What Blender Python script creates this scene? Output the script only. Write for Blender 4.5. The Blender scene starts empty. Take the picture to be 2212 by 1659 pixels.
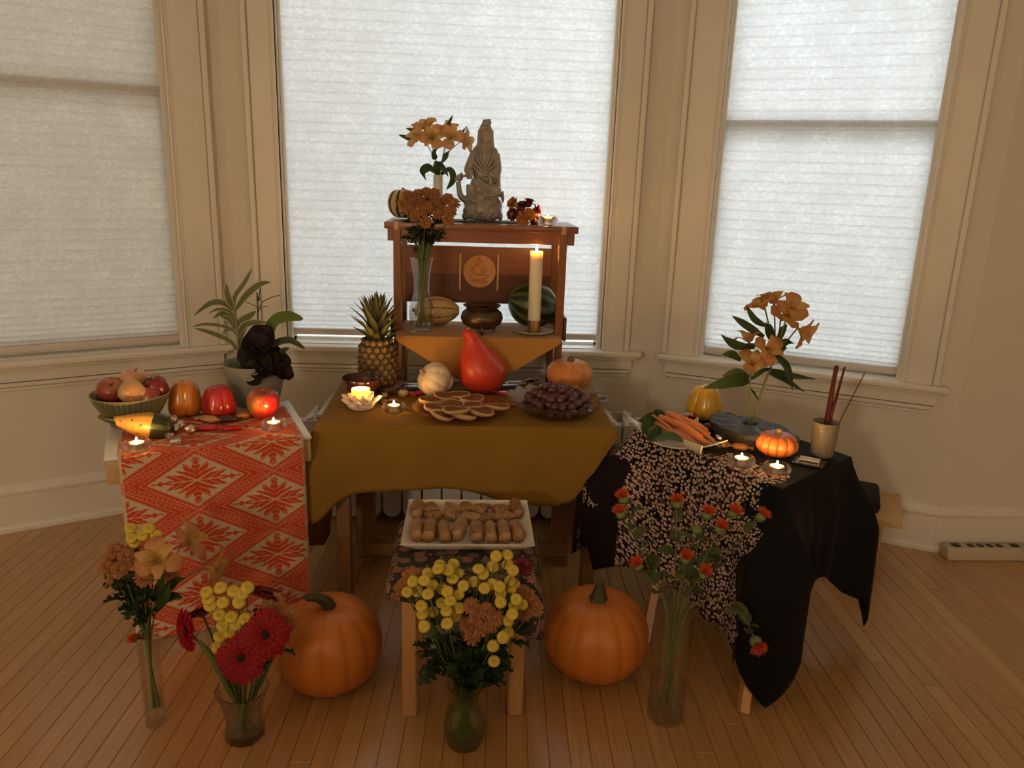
import bpy, bmesh, math, random
import numpy as np
from mathutils import Vector, Matrix, Euler

random.seed(7)
rng = np.random.default_rng(7)
SC = bpy.context.scene
COL = SC.collection
PI = math.pi

# ------------------------------------------------------------------ camera
FPX, IW, IH = 1662.0, 2212.0, 1659.0
CAM_R = np.array([[0.9981068298, 0.0174980683, 0.0589624782],
                  [-0.0523808534, -0.2605883122, 0.9640279964],
                  [0.0322335604, -0.9652914322, -0.2591784104]])
CAM_O = np.array([0.0, 0.0, 1.5])
cam_data = bpy.data.cameras.new('camera')
cam_data.sensor_fit = 'HORIZONTAL'
cam_data.sensor_width = 36.0
cam_data.lens = FPX / IW * 36.0
cam_data.clip_start = 0.05
cam = bpy.data.objects.new('camera', cam_data)
COL.objects.link(cam)
cam.matrix_world = Matrix(((CAM_R[0, 0], -CAM_R[0, 1], -CAM_R[0, 2], CAM_O[0]),
                           (CAM_R[1, 0], -CAM_R[1, 1], -CAM_R[1, 2], CAM_O[1]),
                           (CAM_R[2, 0], -CAM_R[2, 1], -CAM_R[2, 2], CAM_O[2]),
                           (0, 0, 0, 1)))
SC.camera = cam

# ------------------------------------------------------------------ world, exposure
world = bpy.data.worlds.new('overcast_sky')
SC.world = world
world.use_nodes = True
wbg = world.node_tree.nodes['Background']
wbg.inputs['Color'].default_value = (0.86, 0.95, 1.0, 1)
wbg.inputs['Strength'].default_value = 3.0

SC.view_settings.view_transform = 'Standard'
SC.view_settings.look = 'None'
SC.view_settings.gamma = 1.0
SC.view_settings.exposure = 1.05
SC.view_settings.use_curve_mapping = False
try:
    SC.cycles.use_denoising = True
    SC.cycles.sample_clamp_indirect = 4.0
    SC.cycles.max_bounces = 12
    SC.cycles.diffuse_bounces = 3
    SC.cycles.adaptive_threshold = 0.09; SC.cycles.adaptive_min_samples = 12
    SC.cycles.transparent_max_bounces = 24
    SC.cycles.transmission_bounces = 10
except Exception:
    pass

# room lamps: two warm standing lamps further back in the room
LAMP_POWER = (48.0, 13.0)
LAMP_COL = (1.0, 0.76, 0.50)
LAMP_SPOTS = [(-1.7, -2.3, 0.0), (1.9, -2.3, 0.0)]

# ------------------------------------------------------------------ measuring helpers (photo point -> place in the room)
def ray(px, py):
    return CAM_R @ np.array([px - IW / 2, py - IH / 2, FPX])
def at_z(px, py, z):
    r = ray(px, py); t = (z - CAM_O[2]) / r[2]; return CAM_O + t * r
def at_y(px, py, y):
    r = ray(px, py); t = y / r[1]; return CAM_O + t * r
def V3(a):
    return np.array(a, float)

# ------------------------------------------------------------------ node / material helpers
class S:
    """a socket or number with arithmetic that builds Math nodes"""
    def __init__(s, g, v): s.g, s.v = g, v
    def _m(s, op, *o): return s.g.math(op, s, *o)
    def __add__(s, o): return s._m('ADD', o)
    __radd__ = __add__
    def __sub__(s, o): return s._m('SUBTRACT', o)
    def __rsub__(s, o): return s.g.math('SUBTRACT', o, s)
    def __mul__(s, o): return s._m('MULTIPLY', o)
    __rmul__ = __mul__
    def __truediv__(s, o): return s._m('DIVIDE', o)
    def lt(s, o): return s._m('LESS_THAN', o)
    def gt(s, o): return s._m('GREATER_THAN', o)
    def abs(s): return s._m('ABSOLUTE')
    def fract(s): return s._m('FRACT')
    def floor(s): return s._m('FLOOR')
    def min(s, o): return s._m('MINIMUM', o)
    def max(s, o): return s._m('MAXIMUM', o)
    def sin(s): return s._m('SINE')
    def cos(s): return s._m('COSINE')
    def sqrt(s): return s._m('SQRT')
    def atan2(s, o): return s._m('ARCTAN2', o)
    def clamp(s):
        n = s.g.nt.nodes.new('ShaderNodeClamp'); s.g.put(n.inputs[0], s); return S(s.g, n.outputs[0])

class G:
    def __init__(s, nt): s.nt = nt
    def put(s, inp, v):
        if isinstance(v, S): v = v.v
        if hasattr(v, 'is_output'): s.nt.links.new(v, inp)
        else:
            try: inp.default_value = v
            except Exception:
                inp.default_value = (*v, 1.0) if len(v) == 3 else v
    def node(s, t, **k):
        n = s.nt.nodes.new(t)
        for a, b in k.items(): setattr(n, a, b)
        return n
    def math(s, op, *o):
        n = s.nt.nodes.new('ShaderNodeMath'); n.operation = op
        for i, v in enumerate(o): s.put(n.inputs[i], v)
        return S(s, n.outputs[0])
    def coord(s, which='Object'):
        return S(s, s.node('ShaderNodeTexCoord').outputs[which])
    def xyz(s, v):
        n = s.node('ShaderNodeSeparateXYZ'); s.put(n.inputs[0], v)
        return [S(s, o) for o in n.outputs]
    def comb(s, x, y, z):
        n = s.node('ShaderNodeCombineXYZ')
        for i, v in enumerate((x, y, z)): s.put(n.inputs[i], v)
        return S(s, n.outputs[0])
    def noise(s, vec, scale=5, detail=3, rough=0.5, out='Fac', dist=0.0):
        n = s.node('ShaderNodeTexNoise')
        if vec is not None: s.put(n.inputs['Vector'], vec)
        n.inputs['Scale'].default_value = scale; n.inputs['Detail'].default_value = detail
        n.inputs['Roughness'].default_value = rough; n.inputs['Distortion'].default_value = dist
        return S(s, n.outputs[out])
    def scale(s, vec, sx, sy, sz):
        n = s.node('ShaderNodeMapping'); s.put(n.inputs[0], vec); n.inputs['Scale'].default_value = (sx, sy, sz)
        return S(s, n.outputs[0])
    def mix(s, f, a, b):
        n = s.node('ShaderNodeMix', data_type='RGBA'); s.put(n.inputs[0], f)
        for i, v in ((6, a), (7, b)):
            if isinstance(v, (tuple, list)): v = (*v[:3], 1.0)
            s.put(n.inputs[i], v)
        return S(s, n.outputs[2])
    def ramp(s, f, stops):
        n = s.node('ShaderNodeValToRGB'); s.put(n.inputs[0], f)
        e = n.color_ramp.elements
        e[0].position, e[0].color = stops[0][0], (*stops[0][1], 1)
        e[1].position, e[1].color = stops[-1][0], (*stops[-1][1], 1)
        for p, c in stops[1:-1]:
            x = e.new(p); x.color = (*c, 1)
        return S(s, n.outputs[0])
    def rand(s): return S(s, s.node('ShaderNodeObjectInfo').outputs['Random'])
    def bump(s, h, strength=0.3, dist=0.005):
        n = s.node('ShaderNodeBump'); s.put(n.inputs['Height'], h)
        n.inputs['Strength'].default_value = strength; n.inputs['Distance'].default_value = dist
        return S(s, n.outputs[0])

def material(name, build):
    """build(g) -> dict of Principled inputs (or a shader socket)"""
    m = bpy.data.materials.new(name); m.use_nodes = True
    nt = m.node_tree; nt.nodes.clear(); g = G(nt)
    out = nt.nodes.new('ShaderNodeOutputMaterial')
    r = build(g)
    if isinstance(r, dict):
        b = nt.nodes.new('ShaderNodeBsdfPrincipled')
        for k, v in r.items():
            if isinstance(v, (tuple, list)) and len(v) == 3 and b.inputs[k].type == 'RGBA': v = (*v, 1.0)
            g.put(b.inputs[k], v)
        nt.links.new(b.outputs[0], out.inputs[0])
    else:
        nt.links.new(r.v if isinstance(r, S) else r, out.inputs[0])
    return m

def plain(name, col, rough=0.5, col2=None, scale=8.0, metal=0.0, bump=0.0, bscale=40.0, coat=0.0, sss=0.0, rnd=0.0, spec=0.5, sheen=0.0):
    """colour with a soft noise variation, optional fine relief and per-object tint"""
    def b(g):
        co = g.coord('Object')
        c2 = col2 or tuple(min(1, x * 1.18 + 0.005) for x in col)
        base = g.mix(g.noise(co, scale, 4, 0.6), col, c2)
        if rnd:
            base = g.mix((g.rand() * rnd), base, tuple(x * 0.45 for x in col))
        d = {'Base Color': base, 'Roughness': rough, 'Metallic': metal, 'Specular IOR Level': spec}
        if coat: d['Coat Weight'] = coat; d['Coat Roughness'] = 0.15
        if sss:
            d['Subsurface Weight'] = sss; d['Subsurface Radius'] = (0.01, 0.006, 0.004); d['Subsurface Scale'] = 1.0
        if sheen: d['Sheen Weight'] = sheen; d['Sheen Roughness'] = 0.5
        if bump: d['Normal'] = g.bump(g.noise(co, bscale, 3, 0.6), bump, 0.004)
        return d
    return material(name, b)

def leafy(name, col, col2, rough=0.55, trans=0.35, scale=30.0):
    """thin plant tissue: a principled skin that lets some light through"""
    def b(g):
        co = g.coord('Object')
        c = g.mix(g.noise(co, scale, 3, 0.6), col, col2)
        p = g.node('ShaderNodeBsdfPrincipled')
        g.put(p.inputs['Base Color'], c); p.inputs['Roughness'].default_value = rough
        p.inputs['Specular IOR Level'].default_value = 0.3
        t = g.node('ShaderNodeBsdfTranslucent'); g.put(t.inputs['Color'], c)
        mx = g.node('ShaderNodeMixShader'); mx.inputs[0].default_value = trans
        g.nt.links.new(p.outputs[0], mx.inputs[1]); g.nt.links.new(t.outputs[0], mx.inputs[2])
        return mx.outputs[0]
    return material(name, b)

def glass(name, col=(1, 1, 1), rough=0.0, ior=1.45, bump=0.0, bscale=60, bend=0.35):
    """clear glass: part straight-through, part refracting, brighter reflections towards its edges"""
    def b(g):
        tr = g.node('ShaderNodeBsdfTransparent'); tr.inputs[0].default_value = (*col, 1)
        rf = g.node('ShaderNodeBsdfGlass'); rf.inputs['Color'].default_value = (*col, 1)
        rf.inputs['Roughness'].default_value = rough; rf.inputs['IOR'].default_value = ior
        gl = g.node('ShaderNodeBsdfGlossy'); gl.inputs['Roughness'].default_value = max(0.02, rough)
        m1 = g.node('ShaderNodeMixShader'); m1.inputs[0].default_value = bend
        g.nt.links.new(tr.outputs[0], m1.inputs[1]); g.nt.links.new(rf.outputs[0], m1.inputs[2])
        lw = g.node('ShaderNodeLayerWeight'); lw.inputs[0].default_value = 0.5
        f = S(g, lw.outputs['Facing'])
        m2 = g.node('ShaderNodeMixShader'); g.put(m2.inputs[0], (f * f * f * f * 0.30 + 0.010).clamp())
        g.nt.links.new(m1.outputs[0], m2.inputs[1]); g.nt.links.new(gl.outputs[0], m2.inputs[2])
        return m2.outputs[0]
    return material(name, b)

def emit(name, col, strength):
    def b(g):
        n = g.node('ShaderNodeEmission'); n.inputs[0].default_value = (*col, 1); n.inputs[1].default_value = strength
        return n.outputs[0]
    return material(name, b)

# ------------------------------------------------------------------ mesh helpers: shapes are (verts, faces)
def merge(*parts):
    V, F, n = [], [], 0
    for v, f in parts:
        v = np.asarray(v, float).reshape(-1, 3)
        V.append(v); F += [tuple(int(i) + n for i in q) for q in f]; n += len(v)
    return np.concatenate(V), F

def xf(shape, loc=(0, 0, 0), rot=(0, 0, 0), scale=(1, 1, 1)):
    v, f = shape
    R = np.array(Euler(rot).to_matrix())
    return (np.asarray(v, float) * np.array(scale)) @ R.T + np.array(loc), f

def box(x0, x1, y0, y1, z0, z1, bev=0.0, seg=1):
    v = [(x, y, z) for x in (x0, x1) for y in (y0, y1) for z in (z0, z1)]
    f = [(0, 1, 3, 2), (4, 6, 7, 5), (0, 4, 5, 1), (2, 3, 7, 6), (0, 2, 6, 4), (1, 5, 7, 3)]
    if not bev: return np.array(v, float), f
    bm = bmesh.new(); bv = [bm.verts.new(p) for p in v]
    for q in f: bm.faces.new([bv[i] for i in q])
    bmesh.ops.recalc_face_normals(bm, faces=bm.faces[:])
    bmesh.ops.bevel(bm, geom=bm.edges[:], offset=bev, segments=seg, affect='EDGES', profile=0.5)
    return from_bm(bm)

def from_bm(bm):
    bm.verts.index_update()
    V = np.array([v.co[:] for v in bm.verts]); F = [tuple(v.index for v in f.verts) for f in bm.faces]
    bm.free(); return V, F

def lathe(prof, seg=32, mod=None, closed=False):
    """profile of (r, z); mod(theta, t, r, z) -> (r, z) for ribs and lobes"""
    V, F, rings = [], [], []
    n = len(prof)
    for i, (r, z) in enumerate(prof):
        if abs(r) < 1e-6:
            V.append((0, 0, z)); rings.append([len(V) - 1])
        else:
            ids = []
            for k in range(seg):
                th = 2 * PI * k / seg
                rr, zz = mod(th, i / (n - 1), r, z) if mod else (r, z)
                V.append((rr * math.cos(th), rr * math.sin(th), zz)); ids.append(len(V) - 1)
            rings.append(ids)
    m = n if closed else n - 1
    for i in range(m):
        a, b = rings[i], rings[(i + 1) % n]
        if len(a) == 1 and len(b) == 1: continue
        for k in range(seg):
            k2 = (k + 1) % seg
            if len(a) == 1: F.append((a[0], b[k2], b[k]))
            elif len(b) == 1: F.append((a[k], a[k2], b[0]))
            else: F.append((a[k], a[k2], b[k2], b[k]))
    return np.array(V, float), F

def spline(pts, n):
    """Catmull-Rom resampling"""
    P = np.array(pts, float); m = len(P)
    if m == 2: return np.array([P[0] + (P[1] - P[0]) * t for t in np.linspace(0, 1, n)])
    Q = np.vstack([2 * P[0] - P[1], P, 2 * P[-1] - P[-2]])
    out = []
    for t in np.linspace(0, m - 1, n):
        i = min(int(t), m - 2); u = t - i
        a, b, c, d = Q[i], Q[i + 1], Q[i + 2], Q[i + 3]
        out.append(0.5 * ((2 * b) + (-a + c) * u + (2 * a - 5 * b + 4 * c - d) * u * u + (-a + 3 * b - 3 * c + d) * u ** 3))
    return np.array(out)

def frames(P):
    P = np.asarray(P, float)
    T = np.gradient(P, axis=0); T /= np.linalg.norm(T, axis=1)[:, None] + 1e-12
    u = np.array([0, 0, 1.0]) if abs(T[0][2]) < 0.9 else np.array([1.0, 0, 0])
    N = []
    for t in T:
        u = u - t * np.dot(u, t); u /= np.linalg.norm(u) + 1e-12; N.append(u.copy())
    N = np.array(N); B = np.cross(T, N)
    return T, N, B

def tube(P, rad, seg=8, flat=1.0, caps=True):
    P = np.asarray(P, float); n = len(P)
    R = np.full(n, rad, float) if np.isscalar(rad) else np.interp(np.linspace(0, 1, n), np.linspace(0, 1, len(rad)), rad)
    T, N, B = frames(P)
    V, F = [], []
    for i in range(n):
        for k in range(seg):
            a = 2 * PI * k / seg
            V.append(P[i] + R[i] * (math.cos(a) * N[i] + flat * math.sin(a) * B[i]))
    for i in range(n - 1):
        for k in range(seg):
            k2 = (k + 1) % seg
            F.append((i * seg + k, i * seg + k2, (i + 1) * seg + k2, (i + 1) * seg + k))
    if caps:
        F.append(tuple(range(seg - 1, -1, -1))); F.append(tuple((n - 1) * seg + k for k in range(seg)))
    return np.array(V), F

def ball(c=(0, 0, 0), r=(1, 1, 1), seg=16, rings=10, rot=(0, 0, 0)):
    if np.isscalar(r): r = (r, r, r)
    pr = [(math.sin(PI * i / rings), -math.cos(PI * i / rings)) for i in range(rings + 1)]
    pr[0] = (0, -1); pr[-1] = (0, 1)
    return xf(lathe(pr, seg), c, rot, r)

def grid(nu, nv, fn):
    V = [fn(i / nu, j / nv) for j in range(nv + 1) for i in range(nu + 1)]
    F = [(j * (nu + 1) + i, j * (nu + 1) + i + 1, (j + 1) * (nu + 1) + i + 1, (j + 1) * (nu + 1) + i) for j in range(nv) for i in range(nu)]
    return np.array(V, float), F

def blade(P, width, up=(0, 0, 1), fold=0.25, n=10, m=4, wave=0.0, shape=None, twist=0.0):
    """a leaf or petal: curved strip along P, width profile, folded along its midrib"""
    P = spline(P, n); up = V3(up)
    T = np.gradient(P, axis=0); T /= np.linalg.norm(T, axis=1)[:, None] + 1e-12
    V, F = [], []
    for i in range(n):
        t = i / (n - 1)
        w = width * (shape(t) if shape else max(0.02, math.sin(PI * min(1, t ** 0.8)) ** 0.8))
        s = np.cross(T[i], up); s /= np.linalg.norm(s) + 1e-9
        nn = np.cross(s, T[i])
        if twist:
            a = twist * t; s, nn = s * math.cos(a) + nn * math.sin(a), nn * math.cos(a) - s * math.sin(a)
        for k in range(m + 1):
            q = k / m * 2 - 1
            V.append(P[i] + s * q * w / 2 + nn * (abs(q) * fold * w / 2 + wave * w * math.sin(t * 14 + q * 2) * abs(q)))
    for i in range(n - 1):
        for k in range(m):
            a = i * (m + 1) + k
            F.append((a, a + 1, a + m + 2, a + m + 1))
    return np.array(V), F

def mesh_data(name, shape, mats=None, smooth=True, uv=None, midx=None):
    v, f = shape
    me = bpy.data.meshes.new(name)
    me.from_pydata([tuple(map(float, p)) for p in v], [], [tuple(map(int, q)) for q in f])
    if mats is not None:
        for m in (mats if isinstance(mats, (list, tuple)) else [mats]): me.materials.append(m)
    if smooth: me.polygons.foreach_set('use_smooth', [True] * len(me.polygons))
    if midx is not None: me.polygons.foreach_set('material_index', list(midx))
    if uv is not None:
        l = me.uv_layers.new(name='UVMap'); uv = np.asarray(uv, float)
        vi = np.zeros(len(me.loops), int); me.loops.foreach_get('vertex_index', vi)
        l.data.foreach_set('uv', uv[vi].ravel())
    me.update()
    if smooth:
        try: me.set_sharp_from_angle(angle=math.radians(42))
        except Exception: pass
    return me

def add(name, shape, mat=None, parent=None, smooth=True, loc=(0, 0, 0), rot=(0, 0, 0), scale=(1, 1, 1), uv=None, midx=None, label=None):
    me = shape if isinstance(shape, bpy.types.Mesh) else mesh_data(name, shape, mat, smooth, uv, midx)
    o = bpy.data.objects.new(name, me); COL.objects.link(o)
    o.location = tuple(map(float, loc)); o.rotation_euler = rot; o.scale = scale
    if parent is not None: o.parent = parent
    if label: o['label'] = label
    return o

def tag(o, label, cat, group=None, kind=None):
    o['label'] = label; o['category'] = cat
    if group: o['group'] = group
    if kind: o['kind'] = kind
    return o

def thing(name, label, cat, loc=(0, 0, 0), rot=(0, 0, 0), group=None):
    o = bpy.data.objects.new(name, None); COL.objects.link(o)
    o.empty_display_size = 0.02
    o.location = tuple(map(float, loc)); o.rotation_euler = rot
    return tag(o, label, cat, group)

def struct(name, shape, mat, parent=None, smooth=False):
    o = add(name, shape, mat, parent, smooth)
    if parent is None: o['kind'] = 'structure'
    return o

def copy_tree(o, parent=None):
    c = o.copy(); COL.objects.link(c); c.parent = parent
    for ch in list(o.children): copy_tree(ch, c)
    return c

def bevel_mod(o, w=0.003, seg=2):
    m = o.modifiers.new('bevel', 'BEVEL'); m.width = w; m.segments = seg; m.limit_method = 'ANGLE'
    return o

def remesh(shape, voxel=0.004, smooth=2):
    """fuse overlapping shapes into one continuous skin"""
    me = mesh_data('tmp', shape); o = bpy.data.objects.new('tmp', me); COL.objects.link(o)
    m = o.modifiers.new('r', 'REMESH'); m.mode = 'VOXEL'; m.voxel_size = voxel
    if smooth:
        s = o.modifiers.new('s', 'SMOOTH'); s.iterations = smooth; s.factor = 0.5
    dg = bpy.context.evaluated_depsgraph_get(); ev = o.evaluated_get(dg); em = ev.to_mesh()
    V = np.zeros(len(em.vertices) * 3); em.vertices.foreach_get('co', V)
    F = [tuple(p.vertices) for p in em.polygons]
    ev.to_mesh_clear(); bpy.data.objects.remove(o); bpy.data.meshes.remove(me)
    return V.reshape(-1, 3), F

# ================================================================== the room
M_WALL = plain('wall_paint', (0.77, 0.725, 0.63), 0.85, (0.81, 0.765, 0.67), 3.0, bump=0.04, bscale=180)
M_TRIM = plain('trim_paint', (0.81, 0.77, 0.68), 0.42, (0.84, 0.80, 0.71), 4.0, bump=0.02, bscale=60)
M_CEIL = plain('ceiling_paint', (0.82, 0.79, 0.72), 0.9)
M_SASH = plain('sash_paint', (0.80, 0.80, 0.76), 0.4)

class Wall:
    def __init__(s, o, ang, side):
        a = math.radians(ang)
        s.o = V3((o[0], o[1], 0)); s.e = V3((math.cos(a) * side, -math.sin(a), 0)); s.n = V3((-math.sin(a) * side, -math.cos(a), 0))
    def pt(s, u, z, d): return s.o + s.e * u + s.n * d + V3((0, 0, z))
    def put(s, shape):
        v, f = shape; v = np.asarray(v)
        w = s.o + np.outer(v[:, 0], s.e) + np.outer(v[:, 1], s.n) + np.outer(v[:, 2], (0, 0, 1))
        if s.e[0] * s.n[1] - s.e[1] * s.n[0] < 0: f = [tuple(reversed(q)) for q in f]
        return w, f
    def box(s, u0, u1, z0, z1, d0, d1, bev=0.0, seg=1): return s.put(box(u0, u1, d0, d1, z0, z1, bev, seg))

WL = Wall((-1.05, 3.525), 28.0, -1)
WC = Wall((0.0, 3.525), 0.0, 1)
WR = Wall((0.865, 3.525), 26.7, 1)
CEIL = 2.78
RM = WR.pt(1.30, 0, 0); LM = WL.pt(1.30, 0, 0)
WMR = Wall((RM[0], RM[1]), 0.0, 1)
WML = Wall((LM[0], LM[1]), 0.0, -1)
WTOP = 2.46; WBOT = 0.725; TH = 0.16

def wall_with_opening(name, w, u0, u1, a, b, label):
    sh = merge(w.box(u0, u1, 0, WBOT, -TH, 0), w.box(u0, u1, WTOP, CEIL, -TH, 0),
               w.box(u0, a, WBOT, WTOP, -TH, 0), w.box(b, u1, WBOT, WTOP, -TH, 0))
    o = struct(name, sh, M_WALL); tag(o, label, 'wall'); return o

wall_with_opening('wall_back', WC, -1.05 - 0.06, 0.865 + 0.06, -0.835, 0.64, 'cream wall of the bay around the wide middle window')
wall_with_opening('wall_left', WL, -0.06, 1.30, 0.215, 1.09, 'cream angled bay wall around the dim window')
wall_with_opening('wall_right', WR, -0.06, 1.30, 0.215, 1.085, 'cream angled bay wall behind the black draped table')
for nm, sh, lb in (('wall_front_right', WMR.box(0.0, 1.9, 0, CEIL, -TH, 0), 'cream wall behind the power strip'),
                   ('wall_front_left', WML.box(0.0, 1.6, 0, CEIL, -TH, 0), 'cream wall beside the dim bay window'),
                   ('wall_side_right', box(3.85, 4.0, -4.0, 3.2, 0, CEIL), 'cream side wall of the room'),
                   ('wall_side_left', box(-3.85, -3.7, -4.0, 3.2, 0, CEIL), 'cream side wall opposite'),
                   ('wall_rear', box(-3.85, 4.0, -4.15, -4.0, 0, CEIL), 'cream rear wall of the room')):
    tag(struct(nm, sh, M_WALL), lb, 'wall')
tag(struct('ceiling', box(-3.9, 4.05, -4.15, 3.9, CEIL, CEIL + 0.1), M_CEIL), 'off-white ceiling over the bay', 'ceiling')

# ---- baseboards
def baseboard(name, w, u0, u1, label):
    p = [(0, 0), (0.032, 0), (0.032, 0.016), (0.026, 0.027), (0.019, 0.030), (0.019, 0.158), (0.026, 0.163), (0.027, 0.172), (0.018, 0.182), (0.014, 0.196), (0.006, 0.205), (0, 0.205)]
    V = [(u, d, z) for u in (u0, u1) for d, z in p]; n = len(p)
    F = [(i, (i + 1) % n, n + (i + 1) % n, n + i) for i in range(n)] + [tuple(range(n - 1, -1, -1)), tuple(range(n, 2 * n))]
    tag(struct(name, w.put((np.array(V), F)), M_TRIM), label, 'baseboard')
baseboard('baseboard_left', WL, 0.01, 1.29, 'moulded cream baseboard under the dim window')
baseboard('baseboard_back', WC, -1.04, 0.855, 'moulded cream baseboard behind the radiator')
baseboard('baseboard_right', WR, 0.01, 1.306, 'moulded cream baseboard behind the small wooden bench')
baseboard('baseboard_front_right', WMR, -0.009, 1.8, 'moulded cream baseboard behind the power strip')

# ---- windows
def pane_mat(g):
    t = g.node('ShaderNodeBsdfTransparent'); t.inputs[0].default_value = (0.95, 0.96, 0.96, 1)
    gl = g.node('ShaderNodeBsdfGlossy'); gl.inputs['Roughness'].default_value = 0.02
    fr = g.node('ShaderNodeFresnel'); fr.inputs[0].default_value = 1.45
    mx = g.node('ShaderNodeMixShader'); g.nt.links.new(fr.outputs[0], mx.inputs[0])
    g.nt.links.new(t.outputs[0], mx.inputs[1]); g.nt.links.new(gl.outputs[0], mx.inputs[2])
    return mx.outputs[0]
M_PANE = material('window_glass', pane_mat)

def shade_mat(g):
    co = g.coord('Object')
    fl = g.noise(g.scale(co, 1, 1, 1.6), 55, 5, 0.75)
    big = g.noise(co, 9, 2, 0.5)
    c = g.ramp(fl * 0.75 + big * 0.25, [(0.36, (0.71, 0.70, 0.69)), (0.50, (0.79, 0.785, 0.78)), (0.62, (0.97, 0.965, 0.96))])
    d = g.node('ShaderNodeBsdfDiffuse'); d.inputs[0].default_value = (0.86, 0.83, 0.78, 1)
    t = g.node('ShaderNodeBsdfTranslucent'); g.put(t.inputs[0], c)
    mx = g.node('ShaderNodeMixShader'); mx.inputs[0].default_value = 0.62
    g.nt.links.new(d.outputs[0], mx.inputs[1]); g.nt.links.new(t.outputs[0], mx.inputs[2])
    return mx.outputs[0]
M_SHADE = material('pleated_shade_fabric', shade_mat)
M_RAIL = plain('shade_rail', (0.66, 0.60, 0.54), 0.55)

def window(n, w, a, b, ca, cb, su0, su1, rail, shade_z, gaps, label, shade_label):
    root = bpy.data.objects.new('window_%d' % n, None); COL.objects.link(root); root['kind'] = 'structure'
    root['label'] = label; root['category'] = 'window'
    r = 0.012
    # jamb lining
    struct('jamb', merge(w.box(a, a + 0.018, WBOT, WTOP, -TH, 0.004), w.box(b - 0.018, b, WBOT, WTOP, -TH, 0.004), w.box(a, b, WTOP - 0.018, WTOP, -TH, 0.004),
                         w.box(a, b, WBOT, WBOT + 0.008, -TH - 0.03, -0.0)), M_TRIM, root)
    # inner stops
    for k, u in enumerate((a + 0.018, b - 0.030)):
        struct('stop_bead', w.box(u, u + 0.012, WBOT + 0.008, WTOP - 0.018, -0.035, -0.018), M_TRIM, root)
    # casings with back band
    for (c0, c1, inner) in ((ca, a + r, 1), (b - r, cb, -1)):
        o, i = (c0, c1) if inner == 1 else (c1, c0)
        s = 1 if i > o else -1
        sh = merge(w.box(min(o + s * 0.026, i), max(o + s * 0.026, i), 0.73, WTOP + 0.1, 0, 0.019),
                   w.box(min(o, o + s * 0.022), max(o, o + s * 0.022), 0.73, WTOP + 0.12, 0, 0.034, 0.004, 2),
                   w.box(min(o + s * 0.022, o + s * 0.034), max(o + s * 0.022, o + s * 0.034), 0.73, WTOP + 0.1, 0, 0.014),
                   w.box(min(i, i - s * 0.013), max(i, i - s * 0.013), 0.73, WTOP + 0.01, 0, 0.025, 0.004, 2),
                   w.box(min(i - s * 0.018, i - s * 0.024), max(i - s * 0.018, i - s * 0.024), 0.73, WTOP + 0.01, 0, 0.022, 0.002, 1))
        struct('side_casing', sh, M_TRIM, root)
    struct('head_casing', w.box(ca, cb, WTOP - 0.01, WTOP + 0.13, 0, 0.03), M_TRIM, root)
    struct('window_stool', w.box(su0, su1, 0.704, 0.730, -0.02, 0.066, 0.008, 3), M_TRIM, root)
    struct('apron', merge(w.box(su0 + 0.035, su1 - 0.035, 0.640, 0.706, 0, 0.024, 0.002), w.box(su0 + 0.042, su1 - 0.042, 0.618, 0.636, 0, 0.022, 0.004, 2),
                          w.box(su0 + 0.050, su1 - 0.050, 0.602, 0.615, 0, 0.012, 0.003, 2), w.box(su0 + 0.02, su1 - 0.02, 0.690, 0.706, 0, 0.045, 0.004, 2)), M_TRIM, root)
    # sashes and panes
    ia, ib = a + 0.018, b - 0.018
    def sash(z0, z1, d, st=0.016, bt=0.05, tp=0.045):
        sh = merge(w.box(ia, ia + st, z0, z1, d - 0.035, d), w.box(ib - st, ib, z0, z1, d - 0.035, d),
                   w.box(ia, ib, z0, z0 + bt, d - 0.035, d), w.box(ia, ib, z1 - tp, z1, d - 0.035, d))
        so = struct('sash', sh, M_SASH, root)
        struct('pane', w.box(ia + st - 0.004, ib - st + 0.004, z0 + bt - 0.004, z1 - tp + 0.004, d - 0.020, d - 0.016), M_PANE, so)
    if rail:
        sash(WBOT + 0.008, rail + 0.03, -0.075); sash(rail - 0.02, WTOP - 0.018, -0.115)
    else:
        sash(WBOT + 0.008, WTOP - 0.018, -0.085, 0.014, 0.012, 0.05)
    # pleated shade
    g0, g1 = gaps; u0, u1 = ia + g0, ib - g1
    zb0, zb1 = shade_z, shade_z + 0.028
    pitch = 0.0415; dep = 0.0050; d0 = -0.052
    zs, ds = [], []
    z = zb1; k = 0
    while z < WTOP - 0.05:
        p = pitch * (0.42 + 0.58 * min(1, k / 9.0))
        zs += [z, z + p * 0.14, z + p * 0.80]; ds += [d0, d0 + dep, d0 + dep * 0.92]
        z += p; k += 1
    zs.append(z); ds.append(d0)
    V, F = [], []
    for zz, dd in zip(zs, ds):
        V += [(u0, dd, zz), (u1, dd, zz)]
    F = [(2 * i, 2 * i + 1, 2 * i + 3, 2 * i + 2) for i in range(len(zs) - 1)]
    t = thing('window_shade', shade_label, 'blind', w.pt((u0 + u1) / 2, zb0, d0))
    mi = Matrix.Translation(-Vector(t.location))
    def loc(sh): return np.asarray(sh[0]) - np.array(t.location), sh[1]
    add('shade_fabric', loc(w.put((np.array(V), F))), M_SHADE, t, smooth=False)
    add('bottom_rail', loc(w.box(u0 - 0.001, u1 + 0.001, zb0, zb1, d0 - 0.004, d0 + 0.016, 0.003, 2)), M_RAIL, t)
    add('head_rail', loc(w.box(u0, u1, z - 0.002, WTOP - 0.019, d0 - 0.006, d0 + 0.02, 0.002)), M_RAIL, t)
    return root

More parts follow.
